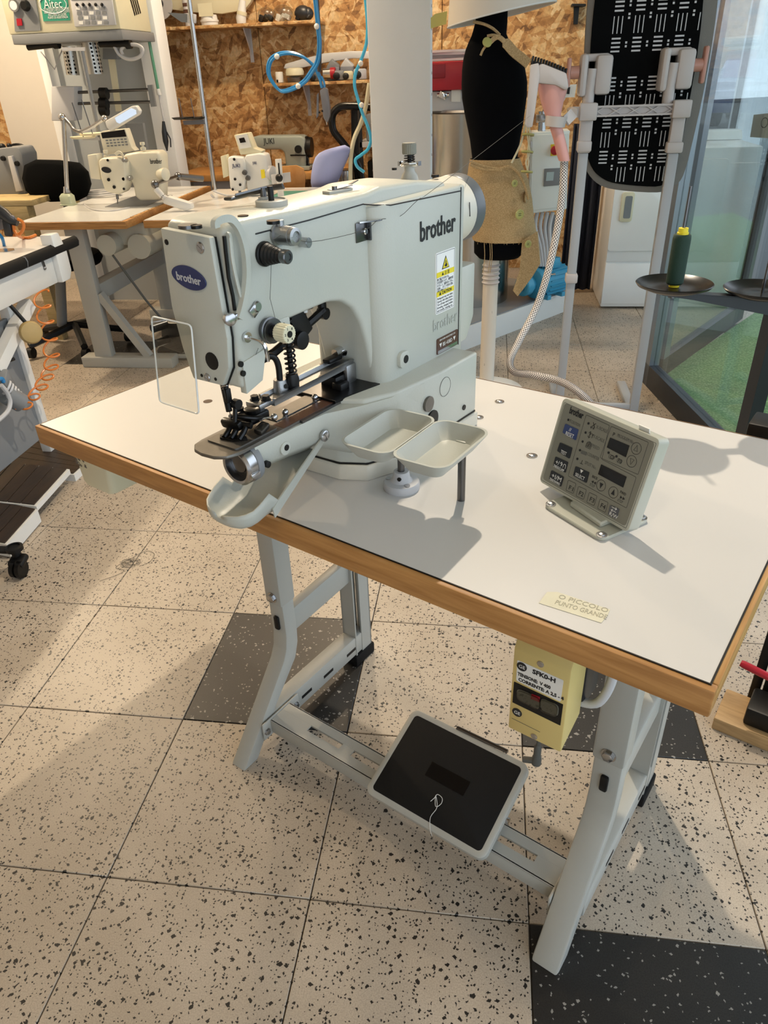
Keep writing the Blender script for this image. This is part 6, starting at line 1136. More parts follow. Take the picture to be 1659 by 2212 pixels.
for u, v in ((779, 137), (781, 227)): b = B(); b.sph(onj(u, v, 2.99), 0.013, n=10); b.build('cable_tie', MATS['white'], hc2)
hw = thing('white_hose', 'cream hose curving down behind the blue cushion', 'hose', onj(757, 385, 3.4))
b = B(); b.tube(spline([onj(u, v, 3.4) for u, v in ((798, 180), (790, 230), (780, 265), (765, 300), (758, 340), (757, 385), (757, 430))], 5), 0.012, 8); b.build('hose_run', MATS['cream'], hw)
# ================================================================ pallet truck handle, cushion
jk = 3.75
pj = thing('pallet_truck', 'black pallet truck with looped handle against the wall', 'pallet truck', (onj(770, 400, jk).x, jk, 0))
b = B(); b.tube(spline([onj(u, v, jk) for u, v in ((800, 231), (760, 229), (735, 231), (720, 245), (717, 265), (722, 285), (740, 308), (760, 335), (775, 360), (782, 390))], 6), 0.022, 12); b.build('loop_handle', MATS['black_gloss'], pj)
slab(((758, 232), (772, 232), (778, 420), (760, 420)), jk+0.03, 0.05, 0.004).build('handle_post', MATS['black'], pj)
b = B(); q = onj(780, 420, jk); b.b2((q.x-0.06, jk+0.1, 0.05), (q.x+0.06, jk+0.42, 0.12), bev=0.01); b.b2((q.x+0.2, jk+0.1, 0.05), (q.x+0.32, jk+0.42, 0.12), bev=0.01); b.b2((q.x-0.05, jk+0.02, 0.05), (q.x+0.3, jk+0.2, 0.4), bev=0.02); b.build('fork_frame', MATS['black'], pj)
b = B(); b.cyl((q.x-0.08, jk-0.02, 0.1), (q.x+0.08, jk-0.02, 0.1), 0.1, n=20); b.build('wheel', MATS['rubber'], pj)
# dark shelf of parts behind the truck
rk = thing('parts_rack', 'dark metal rack of tools between the pallet truck and the column', 'rack', (onj(800, 400, 4.2).x, 4.3, 0))
x0_, x1_ = onj(772, 300, 4.2).x, onj(850, 300, 4.2).x
for zz in (0.25, 0.6, 0.88): b = B(); b.b2((x0_, 4.2, zz), (x1_, 4.55, zz+0.03)); b.build('rack_shelf', MATS['light_grey'], rk)
for xx in (x0_, x1_-0.03): b = B(); b.b2((xx, 4.2, 0), (xx+0.03, 4.23, 1.15)); b.build('rack_post', MATS['dark_key'], rk)
for k in range(4):
    t = thing('tool_case', ('black tool case on the rack beside the column', 'dark tool case lowest on the rack beside the column', 'grey tool case in the middle of the rack', 'small dark case on top of the rack')[k], 'case', (x0_+0.15, 4.35, (0.63, 0.28, 0.91, 0.91)[k]))
    zz = (0.631, 0.281, 0.911, 0.911)[k]; dx = (0.05, 0.06, 0.05, 0.22)[k]
    b = B(); b.b2((x0_+dx, 4.26, zz), (x0_+dx+0.14, 4.5, zz+0.16), bev=0.012); b.build('case', MATS[('black', 'dark_key', 'mid_grey', 'black')[k]], t)
    b = B(); b.tube(spline([V(x0_+dx+0.04, 4.26, zz+0.1), V(x0_+dx+0.07, 4.24, zz+0.11), V(x0_+dx+0.1, 4.26, zz+0.1)]), 0.008, 6); b.build('handle', MATS['mid_grey'], t)
jb2 = 3.5
cu = thing('sleeve_cushion', 'lilac blue padded pressing cushion on a steel stand', 'cushion', onj(710, 410, jb2))
secs = [((700, 405), 0.05), ((701, 400), 0.078), ((703, 388), 0.09), ((707, 370), 0.097), ((713, 350), 0.104), ((719, 334), 0.104), ((722, 325), 0.09), ((723, 319), 0.06)]
rings = []
for (u, v), r in secs:
    c = onj(u, v, jb2-(400-v)*0.0015); rings.append([c+V(r*math.cos(2*math.pi*k/22), r*0.8*math.sin(2*math.pi*k/22), 0.012*math.cos(2*math.pi*k/22)) for k in range(22)])
b = B(); b.loft(rings); b.build('padding', MATS['cushion'], cu, 80)
b = B(); q = onj(712, 405, jb2); b.cyl((q.x, jb2+0.03, 0.0), (q.x, jb2+0.03, q.z), 0.03, n=14); b.lathe([(0.1, 0), (0.1, 0.02), (0.04, 0.04)], (q.x, jb2+0.03, 0), Z, 24); b.build('stand', MATS['steel'], cu)
kt = thing('steel_pot', 'small steel pot behind the blue cushion', 'pot', onj(748, 400, 3.75)); c = onj(748, 405, 3.75)
b = B(); b.lathe([(0.05, 0), (0.06, 0.03), (0.055, 0.1), (0.062, 0.105)], c, Z, 22); b.build('pot_body', MATS['steel'], kt)
b = B(); b.cyl((c.x, 3.75, 0), (c.x, 3.75, c.z), 0.05, n=14); b.build('pot_column', MATS['black'], kt)
# ================================================================ dress form lamp
jd = 2.1
df = thing('dress_form_lamp', 'dark dress form used as a lamp stand with a white shade', 'lamp', (onj(1060, 500, jd).x, jd, 0))
def rows(L, grow=1.0, dep=0.72, n=28):
    R = []
    for v, a, c in L:
        p, q = onj(a, v, jd), onj(c, v, jd); m = (p+q)/2; r = (q-p).length/2*grow
        R.append([V(m.x+r*math.cos(2*math.pi*k/n), jd+r*dep*math.sin(2*math.pi*k/n), m.z) for k in range(n)])
    return R
b = B(); b.loft(rows([(20, 1030, 1097), (50, 1026, 1096), (75, 1019, 1094), (90, 1012, 1100), (105, 1006, 1110), (125, 1001, 1122), (150, 998, 1134), (180, 997, 1139), (210, 998, 1138), (240, 1003, 1134), (270, 1009, 1130), (300, 1015, 1124), (340, 1020, 1118), (390, 1014, 1136), (440, 1016, 1145), (490, 1025, 1147), (525, 1024, 1140), (545, 1024, 1132), (556, 1034, 1120)])); b.build('torso', MATS['fabric_navy'], df, 80)
L_, R_ = onj(967, 60, jd), onj(1202, 3, jd); cen = (L_+R_)/2; rad = (R_-L_).length/2; axv = V(-(R_-L_).z, 0, (R_-L_).x).normalized()
b = B(); b.lathe([(rad, 0), (rad*0.72, 0.24), (rad*0.715, 0.24), (rad*0.985, 0.004), (rad*0.985, 0.0)], cen, axv, 48, cap=False)
def birch():
    m, nt, bs, N, L = nodes('birch'); tc = N('ShaderNodeTexCoord'); mp = N('ShaderNodeMapping'); mp.inputs['Scale'].default_value = (40, 40, 14); L(tc.outputs['Object'], mp.inputs[0]); n = N('ShaderNodeTexNoise'); n.inputs['Scale'].default_value = 1; n.inputs['Detail'].default_value = 3; L(mp.outputs[0], n.inputs['Vector'])
    r = ramp(N, [(0.69, 'cfc8bd'), (0.73, '2f2924')]); L(n.outputs['Fac'], r.inputs[0]); L(r.outputs[0], bs.inputs['Base Color']); bs.inputs['Roughness'].default_value = 0.6
birch(); b.build('lamp_shade', MATS['birch'], df, 60)
b = B(); b.tube([cen+V(rad*math.cos(t)*(R_-L_).normalized().x, rad*math.sin(t), rad*math.cos(t)*(R_-L_).normalized().z) for t in [2*math.pi*k/40 for k in range(40)]], 0.003, 5, True); b.build('shade_rim', MATS['white'], df)
px0 = onj(1056, 700, jd).x
b = B(); b.cyl((px0, jd, 0.03), (px0, jd, onj(1056, 540, jd).z), 0.033, n=20); b.build('pole', MATS['birch'], df)
b = B()
for k in range(5): b.lathe([(0.034, 0), (0.039, 0.006), (0.034, 0.012)], (px0, jd, onj(1056, 612, jd).z+0.018*k), Z, 20)
b.build('pole_collar', MATS['steamer_grey'], df)
b = B(); b.lathe([(0.17, 0), (0.17, 0.015), (0.04, 0.035)], (px0, jd, 0), Z, 32); b.build('foot', MATS['white'], df)
# burlap clothing
sk = thing('burlap_wrap', 'frayed burlap skirt with olive buttons tied around the dress form', 'garment', onj(1080, 520, jd))
b = B(); b.loft(rows([(342, 1016, 1122), (360, 1013, 1128), (390, 1009, 1140), (430, 1010, 1148), (470, 1016, 1152), (500, 1020, 1157), (516, 1022, 1160)], 1.02), cap=False); s_ = b.build('skirt', MATS['burlap'], sk, 80)
b = B(); q = [onj(u, v, jd-0.1) for u, v in ((1128, 520), (1160, 500), (1166, 570), (1148, 600), (1118, 640), (1108, 628), (1122, 585))]; b.loft([[p for p in q], [p+V(0.004, 0.012, 0) for p in q]]); b.build('hanging_tail', MATS['burlap'], sk)
b = B(); b.tube(spline([onj(u, v, jd-0.105) for u, v in ((1018, 350), (1040, 358), (1075, 365), (1100, 360), (1118, 372), (1132, 395), (1142, 430))]), 0.006, 6); b.tube(spline([onj(u, v, jd-0.11) for u, v in ((1016, 356), (1045, 366), (1085, 368)) ]), 0.005, 6); b.build('waist_cord', MATS['burlap'], sk)
for u, v, r in ((1111, 396, 0.0135), (1122, 463, 0.019), (1140, 527, 0.015)):
    c = onj(u, v, jd-0.125); b = B(); b.lathe([(r, 0), (r, 0.004), (r*0.75, 0.005), (r*0.7, 0.0035)], c, (0.5, -0.85, 0), 20); bo = b.build('button', MATS['button_olive'], sk)
    h = B()
    for sx in (-1, 1):
        for sz in (-1, 1): e = c+V(0.85, 0.5, 0)*sx*r*0.18+Z*sz*r*0.18+V(0.5, -0.85, 0)*0.0038; h.cyl(e, e+V(0.5, -0.85, 0)*0.0008, r*0.1, n=8)
    h.build('button_holes', MATS['black'], bo)
for u, v, r in ((1136, 425, 0.022),):
    c = onj(u, v, jd-0.06); b = B(); b.lathe([(r, 0), (r, 0.004), (r*0.7, 0.005)], c, (0.95, -0.3, 0), 20); b.build('button', MATS['burlap'], sk)
b = B()
for k in range(34): a = k/33; u = 1030+a*110; q = onj(u, 513, jd-0.085); b.tube([q, q-Z*random.uniform(0.012, 0.03)+V(random.uniform(-.004, .004), 0, 0)], 0.0008, 4)
for u in (1046, 1058, 1062): q = onj(u, 525, jd-0.09); b.tube(spline([q, q-Z*0.06+X*0.004, q-Z*0.12-X*0.002]), 0.0015, 5)
b.build('frayed_hem', MATS['burlap'], sk)
cl = thing('burlap_collar', 'burlap collar band with an olive button at the dress form neck', 'garment', onj(1090, 90, jd))
b = B(); b.strip(spline([onj(u, v, jd-0.11) for u, v in ((1038, 120), (1045, 105), (1058, 92), (1075, 80), (1092, 92), (1110, 112), (1130, 128), (1142, 138))], 5), (0.2, -1, 0.3), [0.008]*8+[0.016]*12+[0.034]*16, 0.004); b.build('band', MATS['burlap'], cl)
b = B(); b.tube(spline([onj(u, v, jd-0.085) for u, v in ((1022, 47), (1045, 52), (1065, 62), (1080, 76))]), 0.005, 6); b.tube(spline([onj(u, v, jd-0.09) for u, v in ((1052, 78), (1066, 76), (1080, 80))]), 0.005, 6); b.build('neck_cord', MATS['burlap'], cl)
c = onj(1052, 92, jd-0.12); b = B(); b.lathe([(0.017, 0), (0.017, 0.004), (0.012, 0.005)], c, (0.3, -0.9, 0.5), 20); b.build('button', MATS['button_olive'], cl)
gl = thing('button_garland', 'cord with three flat olive discs hanging beside the dress form', 'garland', onj(1140, 375, jd-0.12))
b = B(); b.tube(spline([onj(u, v, jd-0.1) for u, v in ((1138, 235), (1134, 270), (1125, 310), (1105, 352))]), 0.004, 6); b.tube(spline([onj(u, v, jd-0.12) for u, v in ((1142, 265), (1144, 290), (1140, 330), (1142, 350), (1138, 372))]), 0.003, 6); b.tube(spline([onj(u, v, jd-0.12) for u, v in ((1139, 265), (1139, 290), (1144, 330), (1136, 350), (1141, 372))]), 0.003, 6); b.build('cord', MATS['cream'], gl)
for u, v in ((1141, 291), (1139, 328), (1138, 371)): c = onj(u, v, jd-0.12); b = B(); b.lathe([(0.023, -0.003), (0.023, 0.003)], c, (0.1, 0.2, 1), 20); b.build('disc', MATS['button_olive'], gl)
# yellow tape hanging behind
yt = thing('yellow_tape', 'strip of pale yellow tape sticking out beside the column', 'tape', onj(931, 45, 2.72))
slab(((929, 40), (940, 30), (966, 24), (964, 52), (942, 58), (930, 62)), 2.72, 0.002).build('strip', M('pale_yellow', 'd9cd7a', 0.6), yt)
# ================================================================ steamer board on a stand
ji = 1.93
def spl2(L): return [(p.x, p.y) for p in spline([(a, c, 0) for a, c in L], 4)]
st = thing('steamer_board', 'upright padded steaming board with black patterned cover on a grey stand', 'ironing board', (onj(1320, 700, 1.75).x, 1.8, 0))
out = spl2(((1276, -60), (1266, 60), (1260, 200), (1257, 320), (1266, 365), (1290, 396), (1330, 410), (1420, 416), (1452, 404), (1476, 380), (1498, 300), (1524, 180), (1544, 60), (1558, -60)))
inn = spl2(((1292, -60), (1278, 60), (1270, 200), (1266, 310), (1276, 358), (1300, 384), (1335, 396), (1415, 402), (1440, 390), (1456, 365), (1474, 290), (1496, 170), (1512, 60), (1522, -60)))
def ringj(pts, j): return [V(onj(u, v, ji).x, j, onj(u, v, ji).z) for u, v in pts]
def grow(L, s): c = sum(L, Vector())/len(L); return [V(c.x+(p.x-c.x)*s, p.y, c.z+(p.z-c.z)*s) for p in L]
b = B(); b.loft([ringj(inn, ji-0.006), ringj(out, ji+0.004), ringj(out, ji+0.03), ringj(inn, ji+0.05)]); b.build('padding', MATS['gray_fabric'], st, 60)
b = B(); b.loft([ringj(inn, ji-0.012), ringj(inn, ji-0.005)]); b.build('cover_face', MATS['fabric_black'], st)
# printed pattern: blocks of upright and level bars with small squares
pat = B(); o0 = V(onj(1270, 0, ji).x, ji-0.0126, onj(1270, 0, ji).z); top = onj(1300, -60, ji).z
poly = [(p.x, p.z) for p in ringj(inn, ji)]
def inpoly(x, z):
    c = False
    for k in range(len(poly)):
        (x1, z1), (x2, z2) = poly[k], poly[k-1]
        if (z1 > z) != (z2 > z) and x < (x2-x1)*(z-z1)/(z2-z1)+x1: c = not c
    return c
dxc, dzc = 0.070, 0.0585; zb0 = onj(1330, 398, ji).z
def bar(x, z, w, h):
    if all(inpoly(x+a*w*0.5, z+c*h*0.5) for a in (-1, 1) for c in (-1, 1)): pat.b2((x-w/2, ji-0.0126, z-h/2), (x+w/2, ji-0.0118, z+h/2))
x00 = onj(1270, 390, ji).x
for r in range(13):
    for q in range(6):
        cx_, cz_ = x00+0.045+q*dxc-0.004*r*0, zb0+0.035+r*dzc
        if 5.2 < r < 6.2: continue
        if r % 2 == 0:
            for k in range(3): bar(cx_-0.014+0.014*k, cz_, 0.003, 0.05)
            for k in range(2): bar(cx_+0.035, cz_+0.03-0.011*k, 0.007, 0.0065)
        else:
            for k in range(4): bar(cx_, cz_-0.018+0.0125*k, 0.03, 0.0052)
            for k in range(2): bar(cx_+0.035, cz_-0.004+0.011*k, 0.0065, 0.0065)
tag(pat.build('printed_pattern', MATS['light_grey'], st), None, kind='stuff')
SG = MATS['steamer_grey']
jp_ = 1.86
def post(top, bot, w, name='stand_post', m='alu_frame'):
    p, q = onj(*top, jp_), onj(*bot, jp_); x = (p.x+q.x)/2
    b = B(); b.b2((x-w/2, jp_-w*0.4, max(q.z, 0)), (x+w/2, jp_+w*0.4, p.z), bev=0.004); b.build(name, MATS[m], st); return x
M('stand_grey', 'a3a5a8', 0.4)
xlp = post((1262, 330), (1203, 900), 0.034, 'stand_post', 'stand_grey'); xrp = post((1452, 330), (1362, 930), 0.036, 'stand_post', 'stand_grey')
for x, v0, v1 in ((xlp, 330, 250), (xrp, 330, 225)):
    b = B(); b.b2((x-0.022, jp_-0.018, onj(1262 if x == xlp else 1452, v0, jp_).z), (x+0.022, jp_+0.018, onj(1262 if x == xlp else 1452, v1, jp_).z), bev=0.005); b.build('upper_tube', SG, st)
for x, u, v, w in ((xlp, 1247, 316, 0.05), (xrp, 1450, 318, 0.055), (xlp, 1232, 600, 0.046)):
    b = B(); z = onj(u, v, jp_).z; b.box((x, jp_-0.002, z), (w, 0.046, 0.036), bev=0.006); b.build('post_collar', SG, st)
for xs in (xlp, xrp): b = B(); b.b2((xs-0.02, jp_-0.35, 0), (xs+0.02, jp_+0.35, 0.025), bev=0.006); b.build('stand_foot', MATS['stand_grey'], st)
b = B(); b.b2((xlp, jp_-0.01, 0.03), (xrp, jp_+0.01, 0.055), bev=0.004); b.build('foot_tie', MATS['stand_grey'], st)
z0, z1 = onj(1350, 250, jp_).z, onj(1350, 226, jp_).z
b = B(); b.b2((xlp, jp_-0.03, z0), (xrp, jp_-0.016, z0+0.006)); b.b2((xlp, jp_-0.03, z1-0.006), (xrp, jp_-0.016, z1)); b.b2((xlp, jp_-0.018, z0), (xrp, jp_-0.015, z1)); n = 5
for k in range(n):
    xa__, xb__ = xlp+(xrp-xlp)*k/n, xlp+(xrp-xlp)*(k+1)/n; b.tube([V(xa__, jp_-0.024, z0), V(xb__, jp_-0.024, z1)], 0.0025, 4); b.tube([V(xa__, jp_-0.024, z1), V(xb__, jp_-0.024, z0)], 0.0025, 4)
b.build('cross_bar', SG, st)
for x in (xlp, xrp): b = B(); b.box((x, jp_-0.02, (z0+z1)/2), (0.06, 0.05, z1-z0+0.02), bev=0.005); b.build('bar_bracket', SG, st)
for x, (hu, hv), kx, kh in ((xlp, (1292, 162), -1, 0.09), (xrp-0.045, (1458, 150), 1, 0.11)):
    c = onj(hu, hv, jp_); zt = c.z
    b = B(); b.tube(spline([V(x, jp_, z1), V(x, jp_, zt-0.05), V(x+0.004, jp_+0.0, zt+0.02)]), 0.019, 12); b.build('hinge_tube', SG, st)
    b = B(); b.box((x-0.025, jp_+0.02, zt+0.0), (0.026, 0.08, 0.13), bev=0.012); b.box((x+0.042, jp_+0.02, zt), (0.055, 0.08, 0.12), bev=0.012); b.b2((x-0.03, jp_+0.01, zt+0.04), (x+0.06, jp_+0.05, zt+0.064), bev=0.008); b.build('tilt_hinge', SG, st)
    kx0 = x-0.04 if kx < 0 else x+0.068
    b = B(); b.cyl((kx0, jp_+0.01, zt+0.01), (kx0+kx*0.03, jp_+0.01, zt+0.01), 0.02, n=18); b.box((kx0+kx*0.036, jp_+0.01, zt+0.01), (0.014, 0.04, kh), bev=0.006); b.build('tilt_knob', MATS['rose'], st)
# steamer head in its ring holder
jt2 = 1.72
sh_ = thing('garment_steamer', 'pink garment steamer head with black comb held beside the board', 'steamer', onj(1205, 345, jt2))
def cone(L, j):
    R = []
    for (u, v), r, dep in L: c = onj(u, v, j); R.append([c+V(r*math.cos(2*math.pi*k/20), r*dep*math.sin(2*math.pi*k/20), 0) for k in range(20)])
    return R
b = B(); b.loft(cone([((1194, 172), 0.050, 0.75), ((1194, 190), 0.050, 0.75), ((1193, 220), 0.038, 0.8), ((1194, 245), 0.028, 0.9), ((1198, 265), 0.022, 1), ((1208, 300), 0.0205, 1), ((1216, 335), 0.021, 1), ((1219, 347), 0.019, 1)], jt2)); b.build('body', MATS['pink'], sh_, 60)
slab(((1163, 141), (1172, 137), (1224, 158), (1229, 190), (1222, 196), (1200, 184), (1160, 180)), jt2-0.045, 0.085, 0.008).build('steam_plate', SG, sh_)
slab(((1146, 140), (1164, 136), (1166, 165), (1157, 232), (1150, 275), (1138, 276), (1134, 268), (1141, 200)), jt2-0.05, 0.03, 0.004).build('rest_bracket', SG, sh_)
b = B()
for k in range(13): u = 1150+k*5.9; v = 131+k*1.6+ (k*k)*0.05; p = onj(u, v, jt2); b.box(p, (0.005, 0.07, 0.026), (0, 0.15, 0), bev=0.001)
b.box(onj(1186, 146, jt2), (0.115, 0.06, 0.012), (0, 0.28, 0), bev=0.002); b.build('comb', MATS['black'], sh_)
rh = onj(1200, 262, jt2)
b = B(); b.lathe([(0.034, -0.016), (0.037, 0.016), (0.034, 0.016), (0.031, -0.016)], rh, (0.1, 0, 1), 26, cap=False); b.strip(spline([rh+V(0.034, 0, 0), rh+V(0.06, 0.04, 0.02), V(xlp-0.06, jp_-0.03, (z0+z1)/2), V(xlp, jp_-0.03, (z0+z1)/2)]), (0, -1, 0), 0.034, 0.008); ho = b.build('ring_holder', SG, st)
hs_ = thing('steam_hose', 'white steam hose with dark dashes looping to the table edge', 'hose', onz(1100, 800, 0.3))
hp = spline([onj(1219, 346, jt2), onj(1215, 420, jt2), onj(1203, 500, jt2-0.01), onj(1183, 590, jt2-0.02), onj(1158, 665, jt2-0.04), onj(1122, 735, jt2-0.1), onj(1102, 780, jt2-0.16), onj(1112, 804, jt2-0.2), onj(1150, 810, jt2-0.24), onj(1205, 822, jt2-0.3), onj(1243, 842, jt2-0.36), onj(1275, 872, jt2-0.4), onj(1290, 905, jt2-0.42)], 12)
b = B(); b.tube(hp, 0.0135, 14); b.build('hose_sleeve', M('hose_pink', 'e0d9d4', 0.6), hs_)
ds = B(); acc = 0; up = V(0, 0, 1)
for k in range(1, len(hp)-1):
    seg = hp[k+1]-hp[k-1]; t = seg.normalized(); s1v = t.orthogonal().normalized() if k == 1 else (s1v-t*s1v.dot(t)).normalized(); s2v = t.cross(s1v)
    for h in range(2):
        base_ = hp[k].lerp(hp[k+1], h*0.5)
        for q in range(8):
            a = q*math.pi/4+(0.39 if (2*k+h) % 2 else 0); nn = s1v*math.cos(a)+s2v*math.sin(a); sd = t.cross(nn); c = base_+nn*0.0136
            ds.quad(c+t*0.0026+sd*0.0017, c+t*0.0026-sd*0.0017, c-t*0.0026-sd*0.0017, c-t*0.0026+sd*0.0017)
tag(ds.build('hose_dashes', MATS['dark_key'], hs_), None, kind='stuff')
# ================================================================ boiler, motor, control cabinet on a plinth
pz = 0.13
w0, w1 = onz(1060, 686, pz), onz(1222, 628, pz); dv = (w1-w0).normalized(); nv = V(-dv.y, dv.x, 0)
bl = thing('boiler_plinth', 'low white plinth under the steel boiler and blue motor', 'plinth', ((w0+w1)/2).to_tuple()[:2]+(0,))
q = [w0-dv*0.35, w1+dv*0.06, w1+dv*0.06+nv*0.75, w0-dv*0.35+nv*0.75]
b = B(); b.loft([[V(p.x, p.y, 0) for p in q], [V(p.x, p.y, pz-0.006) for p in q]]); b.build('plinth_block', MATS['white'], bl)
b = B(); b.loft([[V(p.x, p.y, pz-0.006) for p in [q[0]+dv*0.01+nv*0.01, q[1]-dv*0.01+nv*0.01, q[2]-dv*0.01-nv*0.01, q[3]+dv*0.01-nv*0.01]], [V(p.x, p.y, pz) for p in [q[0]+dv*0.01+nv*0.01, q[1]-dv*0.01+nv*0.01, q[2]-dv*0.01-nv*0.01, q[3]+dv*0.01-nv*0.01]]]); b.build('plinth_top', MATS['mid_grey'], bl)
jbo = 3.28; xb_ = (onj(1110, 620, jbo-0.15).x+onj(925, 620, jbo-0.15).x)/2-0.02; rb_ = 0.235
bo = thing('steel_boiler', 'upright stainless steel boiler drum behind the dress form', 'boiler', (xb_, jbo, pz))
ztop = onj(970, 243, jbo-rb_).z
b = B(); b.cyl((xb_, jbo, pz), (xb_, jbo, ztop), rb_, n=48); b.build('drum', M('brushed', 'b6b2ab', 0.22, 1.0), bo)
b = B(); b.lathe([(rb_+0.004, 0), (rb_+0.012, 0.008), (rb_+0.004, 0.018)], (xb_, jbo, ztop-0.01), Z, 48); b.build('drum_rim', MATS['steel'], bo)
zr = onj(970, 193, jbo-0.2).z; xr0, xr1 = onj(925, 200, jbo-0.2).x, onj(1040, 200, jbo-0.2).x
b = B(); b.b2((xr0-0.1, jbo-0.19, ztop+0.005), (xr1, jbo+0.15, zr-0.006), bev=0.006); b.build('top_unit', MATS['light_grey'], bo)
b = B(); c = onj(957, 206, jbo-0.2); b.box(c, (0.04, 0.03, 0.03), (0, 0.4, 0), bev=0.004); b.cyl(c-X*0.03, c+X*0.03, 0.01, n=10); b.build('valve', MATS['chrome'], bo)
slab(sq(975, 193, 995, 220), jbo-0.196, 0.004).build('data_plate', MATS['label_white'], bo)
rbx = thing('red_box', 'red plastic case lying on the steel boiler', 'case', ((xr0+xr1)/2, jbo, zr))
zr2 = onj(970, 132, jbo-0.2).z
b = B(); b.prism([(xr0-0.1, zr-0.004), (xr1, zr-0.004), (xr1, zr2-0.02), (xr1-0.02, zr2), (xr0-0.1, zr2)], (0, jbo-0.22, 0), X, Z, Y*0.34, bev=0.008); b.build('case_body', MATS['red'], rbx)
b = B(); xe = onj(962, 150, jbo-0.22).x; b.b2((xe-0.15, jbo-0.226, zr+0.05), (xe, jbo-0.21, zr2-0.01), bev=0.004); b.build('case_side', M('dark_red', '8c1424', 0.4), rbx)
pp_ = thing('paper_stack', 'stack of papers and pads on the red case', 'papers', ((xr0+xr1)/2, jbo, zr2))
for k in range(4): b = B(); b.box(((xr0+xr1)/2+0.02*math.sin(k*2), jbo-0.02, zr2+0.008+k*0.012), (0.3, 0.22, 0.011), (0, 0, 0.15*math.sin(k*3))); b.build('pad', MATS[('label_white', 'mid_grey', 'light_grey', 'label_white')[k]], pp_)
# control cabinet
jcc = 3.2
ccb = thing('control_cabinet', 'pale control cabinet with display and red emergency stop', 'cabinet', onj(1190, 465, jcc))
CB = M('cabinet_pale', 'dfe6e4', 0.35)
slab(((1146, 286), (1232, 282), (1230, 290), (1224, 452), (1142, 462)), jcc, 0.16, 0.006).build('cabinet_body', CB, ccb)
slab(((1150, 292), (1230, 288), (1222, 446), (1146, 455)), jcc-0.008, 0.008, 0.002).build('cabinet_door', CB, ccb)
slab(((1176, 365), (1211, 363), (1208, 400), (1174, 403)), jcc-0.016, 0.008, 0.002).build('display_frame', MATS['mid_grey'], ccb)
slab(((1181, 372), (1197, 371), (1195, 390), (1179, 391)), jcc-0.018, 0.004).build('display', M('lcd', '9fb0b0', 0.2), ccb)
slab(((1190, 312), (1206, 311), (1203, 336), (1189, 337)), jcc-0.012, 0.005).build('yellow_plate', MATS['yellow'], ccb)
c = onj(1198, 324, jcc-0.012); b = B(); b.lathe([(0.014, 0), (0.014, 0.015), (0.022, 0.016), (0.022, 0.03), (0.012, 0.036)], c, -Y, 22); b.build('emergency_stop', MATS['red'], ccb)
for v in (312, 440): b = B(); b.box(onj(1148, v, jcc-0.008), (0.01, 0.012, 0.03)); b.build('hinge', MATS['light_grey'], ccb)
for k in range(5): b = B(); b.tube(spline([onj(1150+k*11, 458, jcc+0.06), onj(1147+k*10, 490, jcc+0.06), onj(1160+k*7, 530, jcc+0.06), onj(1168+k*5, 575, jcc+0.06)]), 0.011, 8); b.build('conduit', MATS['light_grey'], ccb)
b = B(); e = onj(1190, 465, jcc+0.14); b.b2((e.x-0.03, jcc+0.12, pz), (e.x+0.03, jcc+0.16, e.z)); b.build('cabinet_post', MATS['mid_grey'], ccb)
b = B(); c = onj(1172, 255, jcc+0.05); b.cyl(onj(1170, 284, jcc+0.05), onj(1172, 240, jcc+0.05), 0.02, n=14); b.box(c, (0.07, 0.05, 0.04), bev=0.006); b.tube(spline([onj(1172, 240, jcc+0.05), onj(1200, 232, jcc+0.05), onj(1216, 215, jcc+0.05), onj(1222, 195, jcc+0.05)]), 0.009, 8); b.build('valve_gear', MATS['steel'], ccb)
slab(((1216, 184), (1246, 182), (1241, 210), (1212, 211)), jcc+0.02, 0.01).build('name_tag', MATS['paper'], ccb)
slab(((1226, 189), (1232, 188), (1230, 203), (1224, 203)), jcc+0.017, 0.004).build('tag_symbol', MATS['ink'], ccb)
# blue motor
mo = thing('electric_motor', 'bright blue electric motor pump on the white plinth', 'motor', onz(1165, 645, pz))
jm2 = onz(1165, 648, pz).y+0.02
def mp_(u, v): return onj(u, v, jm2)
n_ = V(0.72, 0.69, 0).normalized(); a0 = mp_(1158, 620); a0.z = pz+0.095; L0 = 0.21
b = B(); b.lathe([(0.06, 0.0), (0.076, 0.006), (0.076, L0), (0.07, L0+0.012), (0.03, L0+0.016)], a0, n_, 30); b.build('finned_casing', MATS['motor_blue'], mo)
for k in range(18):
    a = k*math.pi/9; s_1 = Z; s_2 = n_.cross(s_1); o_ = (s_1*math.cos(a)+s_2*math.sin(a)); b = B(); b.strip([a0+n_*0.04+o_*0.08, a0+n_*(L0-0.01)+o_*0.08], o_, 0.004, 0.014); b.build('cooling_fin', MATS['motor_blue'], mo)
b = B(); b.lathe([(0.045, -0.045), (0.082, -0.03), (0.086, -0.022), (0.086, 0.0), (0.06, 0.004)], a0, n_, 30); b.build('flange', MATS['motor_blue'], mo)
b = B(); b.lathe([(0.022, -0.125), (0.05, -0.124), (0.057, -0.118), (0.057, -0.075), (0.045, -0.066), (0.04, -0.04)], a0, n_, 28); b.build('pump_head', MATS['motor_blue'], mo)
b = B(); b.lathe([(0.03, -0.1285), (0.03, -0.123)], a0, n_, 24); b.build('pump_cap', M('motor_dark', '2c6f8c', 0.4), mo)
b = B(); b.box(a0+n_*0.1+Z*0.1, (0.09, 0.09, 0.06), (0, 0, 0.76), bev=0.008); b.build('terminal_box', MATS['motor_blue'], mo)
for q in (0.04, 0.16): b = B(); b.box(V(a0.x, a0.y, pz+0.014)+n_*q, (0.03, 0.15, 0.026), (0, 0, 0.76), bev=0.003); b.build('motor_foot', MATS['motor_blue'], mo)
